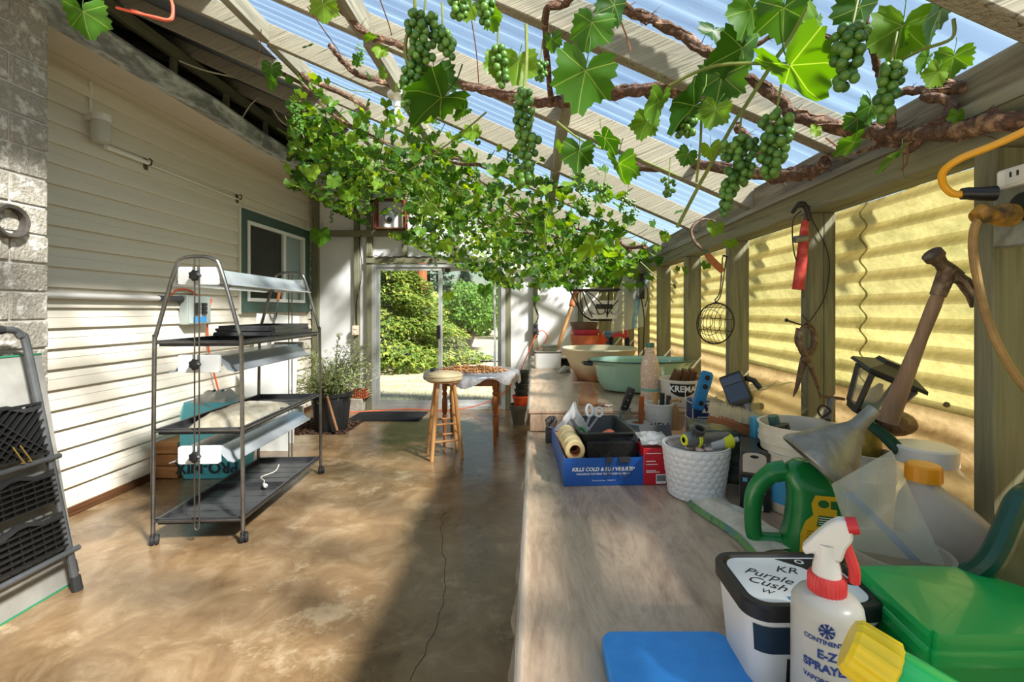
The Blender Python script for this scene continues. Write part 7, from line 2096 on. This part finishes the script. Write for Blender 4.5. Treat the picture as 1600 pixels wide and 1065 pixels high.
# spray bottle
t = thing('spray_bottle', 'cloudy white spray bottle with a red collar and blue lettering', 'spray bottle', (.374, .60, HB + E), face(.374, .60))
mt_spray = M('cloudy_spray_bottle', (214,212,204), (204,202,194), scale=9, rough=.3, trans=.25)
g = G(); g.lathe([(.0001, 0), (.038, 0), (.041, .005), (.041, .178), (.0395, .188), (.034, .196), (.024, .201), (.018, .202), (.018, .205), (.0001, .205)], 48); part('body', g, mt_spray, t)
g = G(); g.lathe([(.0205, .200), (.0215, .202), (.0215, .219), (.019, .223), (.0001, .223)], 60, rf=lambda a, z: 1 + .025 * math.cos(a * 30)); part('collar', g, M('red_collar', (214,60,62), rough=.4), t, 'ribbed red collar')
g = G(); g.lathe([(.017, .221), (.016, .232), (.013, .246), (.0125, .262)], 20)
g.prism([(-.024, .243), (-.028, .251), (-.014, .270), (.000, .287), (.012, .297), (.022, .297), (.027, .291), (.028, .274), (.021, .262), (.016, .244), (-.011, .242), (-.014, .248)], -.0095, .0095, RX(PI / 2)); part('spray_head', g, M('white_trigger_plastic', (226,224,218), rough=.35), t, bevel=.004)
g = G(); g.tube(curve_pts([(.019, 0, .268), (.025, 0, .250), (.029, 0, .236), (.029, 0, .220)], 4), .0065, 8); part('trigger', g, M('red_trigger', (206,50,54), rough=.4), t, 'red trigger')
g = G(); g.tube([(.022, 0, .289), (.033, 0, .292)], [.011, .010], 12); part('nozzle', g, M('red_nozzle', (200,44,50), rough=.4), t, 'red nozzle')
for s_, sz, z, b_ in (('CONTINENTAL', .0074, .158, .0003), ('E-Z', .0142, .142, .0006), ('SPRAYER', .0134, .126, .0006), ('VAPORISATEUR', .0076, .110, .0003)):
    text(t, s_, sz, mt_print_blue, TR(.0, 0, z), bold=b_, curve=.0416)
g = G()
for k in range(8):
    a = k * PI / 4; c = Vector((0, -.0414, .172)); d = Vector((math.cos(a), 0, math.sin(a)))
    g.bar(c, c + d * .0085, .0018, .0008, up=(0, 1, 0))
    for s_ in (-.6, .6): 
        e = Vector((math.cos(a + s_), 0, math.sin(a + s_))); g.bar(c + d * .0055, c + d * .0055 + e * .0035, .0014, .0008, up=(0, 1, 0))
part('emblem', g, mt_print_blue, t, 'blue snowflake emblem', smooth=False)
# blue board
g = G(); loft(g, [rr3(.200, .335, .018, 0), rr3(.206, .341, .02, .003), rr3(.206, .341, .02, .022), rr3(.200, .335, .018, .026)])
solo('blue_kneeler', g, M('blue_foam', (58,150,228), (50,140,218), scale=30, rough=.6, bump=.12, bscale=160), 'bright blue foam pad with rounded corners lying on the near bench', 'pad', (.213, .612, HB + E), .0)
# lying green bottle with yellow cap
pa, pb = Vector((.337, .475, 1.030)), Vector((.70, .205, .852))
t = thing('green_bottle', 'green bottle with a ribbed yellow cap lying slanted at the bench front', 'bottle', pa); t.rotation_mode = 'QUATERNION'; t.rotation_quaternion = Vector((0, 0, 1)).rotation_difference((pb - pa).normalized())
Lb = (pb - pa).length
g = G(); g.lathe([(.0001, -.018), (.024, -.018), (.0275, -.014), (.0290, .020), (.0265, .022)], 60, rf=lambda a, z: 1 + .03 * (1 if math.cos(a * 15) > 0 else -1)); part('cap', g, M('yellow_cap', (238,206,30), rough=.35), t, 'ribbed yellow cap')
g = G(); g.lathe([(.024, .014), (.026, .03), (.031, .10), (.036, .2), (.036, Lb), (.0001, Lb)], 32); part('body', g, mt_bgreen, t)

# ------------------------------------------------------------------ hanging on the right wall
t = thing('claw_hammer', 'old claw hammer with a worn wooden handle leaning on the near stud', 'hammer', (0, 0, 0))
hd, he = P(1478, 430, .955), P(1386, 660, 1.03)
g = G()
dirh = (he - hd).normalized()
side_ = Vector((.30, .95, 0)).normalized()
rings = []
fw = dirh.cross(side_).normalized()
for u, a, b in ((-.04, .011, .008), (.12, .012, .009), (.2, .0135, .010), (.4, .0125, .0095), (.55, .0145, .011), (.8, .018, .013), (.95, .021, .014), (1.0, .021, .014)):
    c = hd.lerp(he, u)
    rings.append([c + fw * a * math.cos(q) + side_ * b * math.sin(q) for q in [k * 2*PI/14 for k in range(14)]])
loft(g, rings); part('handle', g, wood('worn_hammer_handle', (164,138,112), (140,114,92), (120,96,76), axis='z', rough=.6), t)
g = G()
polld = P(1456, 396, .95); c0 = P(1482, 424, .955); cl1 = P(1506, 440, .95); cl2 = P(1520, 462, .94); cl3 = P(1524, 480, .94)
a0 = (c0 - polld)
g.tube([polld, polld.lerp(c0, .22), polld.lerp(c0, .24), polld.lerp(c0, .55), c0, c0.lerp(cl1, .6)], [.019, .019, .0155, .012, .017, .015], 14)
part('head', g, mt_rust, t)
for s_ in (-.008, .008):
    g = G(); sv = side_ * s_
    g.tube([c0.lerp(cl1, .3) + sv * .5, cl1 + sv, cl2 + sv * 1.3, cl3 + sv * 1.5], [.011, .010, .007, .003], 8); part('claw', g, mt_rust, t)
g = G(); c = hd.lerp(he, .06); g.tube([hd.lerp(he, -.05), hd.lerp(he, .13)], [.017, .0145], 12); part('socket', g, mt_rust, t)
# red pruning shears
t = thing('red_shears', 'closed garden shears with worn red handles hanging from the wall plate', 'shears', (0, 0, 0))
g = G(); g.tube([P(1258, 345, 1.44), P(1256, 372, 1.435), P(1251, 420, 1.43), P(1247, 452, 1.43)], [.010, .014, .016, .017], 12); part('grip', g, mt_red, t)
g = G(); g.tube([P(1262, 322, 1.44), P(1260, 350, 1.44), P(1257, 375, 1.435)], [.008, .009, .010], 8); part('arm', g, mt_rust, t)
g = G(); g.tube(curve_pts([P(1238, 332, 1.43), P(1248, 320, 1.43), P(1258, 322, 1.43), P(1266, 345, 1.43)], 4), [.006]*4+[.010]*4+[.008]*5, 8); part('blade', g, mt_iron, t)
g = G(); c = P(1251, 374, 1.425); g.tube([c + Vector((-.018, 0, 0)), c + Vector((.018, 0, .003))], .011, 10); part('collar', g, mt_galv, t)
g = G(); g.tube(curve_pts([P(1252, 330, 1.43), P(1239, 345, 1.43), P(1240, 390, 1.43), P(1250, 425, 1.43), P(1256, 465, 1.43)], 4), .0022, 6); part('wire', g, mt_wire, t)
# rusty tongs / snips
t = thing('rusty_snips', 'rusty long-bladed snips hanging from a wire on the stud behind the bucket', 'snips', (0, 0, 0))
for pts, r_ in (([P(1262, 508, 1.44), P(1272, 520, 1.44), P(1270, 545, 1.44), P(1257, 560, 1.44), P(1245, 605, 1.44), P(1239, 620, 1.44)], [.006, .010, .011, .012, .006, .001]), ([P(1258, 508, 1.43), P(1250, 520, 1.43), P(1252, 545, 1.43), P(1262, 562, 1.43), P(1276, 598, 1.43), P(1283, 625, 1.43)], [.006, .008, .010, .010, .006, .001])):
    g = G(); q = curve_pts(pts, 4); n_ = len(q); rr_ = [r_[min(5, int(i / 4))] + (r_[min(5, int(i / 4) + 1)] - r_[min(5, int(i / 4))]) * ((i % 4) / 4) for i in range(n_)]
    g.tube(q, rr_, 8); part('blade_arm', g, mt_rust, t)
g = G(); c = P(1259, 561, 1.425); g.ell(c, (.014, .008, .014), 12, 8); part('pivot', g, mt_rust, t)
g = G(); g.tube(curve_pts([P(1246, 512, 1.435), P(1244, 535, 1.435), P(1258, 550, 1.435), P(1273, 535, 1.435), P(1271, 512, 1.435), P(1260, 503, 1.435)], 4), .005, 6); part('loop', g, mt_rust, t)
g = G(); g.tube([P(1229, 500, 1.40), P(1254, 508, 1.455)], [.0035, .002], 6); g.ell(P(1229, 500, 1.40), (.006, .004, .006), 8, 6); solo('long_nail', g, mt_iron, 'long nail sticking out of the stud above the rusty snips', 'nail')
g = G(); g.tube(curve_pts([P(1258, 320, 1.475), P(1270, 345, 1.475), P(1290, 385, 1.478), P(1296, 420, 1.478), P(1288, 465, 1.478), P(1268, 498, 1.476), P(1258, 508, 1.47)], 5), .0018, 6); g.tube([P(1254, 492, 1.44), P(1262, 502, 1.44), P(1254, 510, 1.44)], .002, 5)
solo('loop_wire', g, mt_iron, 'thin wire hanging in a curve on the stud from plate to snips', 'wire')
# wire strainer
t = thing('wire_strainer', 'round wire strainer basket with a long handle hanging on the third stud', 'strainer', (0, 0, 0))
C0 = P(1117, 505, 2.02); nn_ = Vector((-.80, -.60, .12)).normalized(); u_ = nn_.cross(Vector((0, 0, 1))).normalized(); v_ = u_.cross(nn_).normalized()
R0 = .088
def sb(a, q): return C0 + (u_ * math.cos(a) + v_ * math.sin(a)) * R0 * q + nn_ * (-.0) + nn_ * (.062 * (1 - q ** 2.2)) * 1.0
g = G(); g.tube([sb(a, 1) for a in [k * 2*PI/32 for k in range(32)]], .0032, 6, closed=True); part('rim', g, mt_iron, t)
g = G()
for k in range(11):
    x = -.92 + 1.84 * k / 10
    for flip in (0, 1):
        L2 = math.sqrt(1 - x * x); pts = []
        for i in range(13):
            y = -L2 + 2 * L2 * i / 12
            cx, cy = (x, y) if flip == 0 else (y, x)
            q = min(1, math.hypot(cx, cy)); a = math.atan2(cy, cx); pts.append(sb(a, q))
        if flip == 0 or k % 3 == 0: g.tube(pts, .0014, 4)
for q in (.3, .62): g.tube([sb(a, q) for a in [k * 2*PI/24 for k in range(24)]], .0014, 4, closed=True)
part('mesh_bowl', g, mt_iron, t)
g = G(); tp = P(1132, 402, 2.075)
for s_ in (-.012, .012): g.tube(curve_pts([sb(1.35 if s_ < 0 else 1.75, 1), C0 + v_ * .10 + u_ * s_ * .6, P(1126, 455, 2.03) + u_ * s_ * .3, tp + u_ * s_ * .8], 4), .0026, 6)
g.tube([tp + u_ * -.010, tp + Vector((0, 0, .012)), tp + u_ * .010], .0026, 6); g.tube([tp + Vector((-.01, -.004, .008)), Vector((.867, 2.10, tp.z + .004))], .003, 6); part('handle', g, mt_iron, t)
# sickle
t = thing('hand_sickle', 'small sickle with a curved blade and wooden handle hooked on the wall plate', 'sickle', (0, 0, 0))
g = G(); q = curve_pts([P(1118, 345, 1.95), P(1100, 342, 1.95), P(1086, 350, 1.95), P(1080, 362, 1.95), P(1086, 378, 1.95), P(1101, 392, 1.95)], 5); n_ = len(q)
g.tube(q, [.002 + .005 * min(1, i / 10) for i in range(n_)], 6); part('blade', g, mt_rust, t)
g = G(); g.tube([P(1100, 391, 1.95), P(1104, 396, 1.95)], .0115, 10); part('ferrule', g, M('green_ferrule', (70,96,70), rough=.4), t, 'green ferrule')
g = G(); g.tube([P(1103, 395, 1.95), P(1112, 406, 1.95), P(1124, 418, 1.95), P(1129, 424, 1.95)], [.011, .015, .015, .012], 10); part('handle', g, mt_cork, t)
# power strip and cords
t = thing('power_strip', 'white power strip screwed to the near stud', 'power strip', (.845, .78, CAMZ + .232))
g = G(); g.box((.0, .0, 0), (.04, .12, .034)); part('case', g, mt_white_plastic, t, bevel=.005)
for y in (-.03, .025):
    g = G(); g.box((-.0205, y, .0), (.002, .032, .026)); o = part('socket', g, M('socket_white', (206,204,198), rough=.4), t, smooth=False)
    g = G(); g.box((-.022, y - .006, .003), (.001, .003, .009)); g.box((-.022, y + .006, .003), (.001, .003, .009)); part('slot', g, mt_black, o, smooth=False)
t = thing('outlet_box', 'grey metal outlet box below the power strip', 'outlet', (.848, .80, CAMZ + .168))
g = G(); g.box((.006, .0, .0), (.03, .12, .11)); part('box', g, mt_galv, t, bevel=.004)
g = G(); g.lathe([(.0001, .0), (.024, .0), (.024, .006), (.0001, .006)], 20, m=TR(-.010, 0, .01) @ RY(-PI/2)); part('receptacle', g, mt_black, t)
t = thing('extension_cord', 'yellow cord with a black plug looping into the power strip', 'cord', (0, 0, 0))
g = G(); g.tube(curve_pts([P(1690, 130, .70), P(1640, 182, .735), P(1600, 205, .76), P(1550, 228, .78), P(1500, 248, .80), P(1474, 268, .82), P(1474, 288, .83), P(1488, 302, .83), P(1506, 303, .825)], 7), .0062, 10); part('cable', g, mt_yellow_cord, t)
g = G(); g.tube([P(1502, 303, .826), P(1512, 302, .823), P(1530, 303, .818), P(1556, 302, .81)], [.010, .011, .012, .013], 12); part('plug', g, mt_black, t, 'black plug')
t = thing('extension_cord', 'dirty beige cord with a round yellow plug hanging down from the grey outlet box', 'cord', (0, 0, 0))
g = G(); g.tube(curve_pts([P(1535, 340, .80), P(1524, 352, .80), P(1520, 385, .80), P(1526, 430, .80), P(1540, 490, .79), P(1560, 540, .78), P(1590, 590, .77), P(1640, 650, .75), P(1700, 720, .74)], 7), .0065, 10); part('cable', g, mt_beige_cord, t)
g = G(); g.tube([P(1524, 340, .80), P(1534, 334, .80), P(1545, 335, .80), P(1560, 336, .80), P(1572, 336, .80), P(1582, 336, .80)], [.012, .017, .013, .018, .020, .019], 16); part('plug', g, M('dirty_yellow_plug', (200,150,40), (150,108,30), (60,46,20), scale=26, rough=.5), t, 'dirty yellow plug')
g = G(); g.ell((0, 0, 0), (.008, .005, .006), 8, 6, jit=.2); solo('mud_dauber', g, M('grey_lump', (96,86,64), rough=.9), 'small grey lump stuck low on the yellow sheet by the near stud', 'lump', P(1479, 632, 1.092))
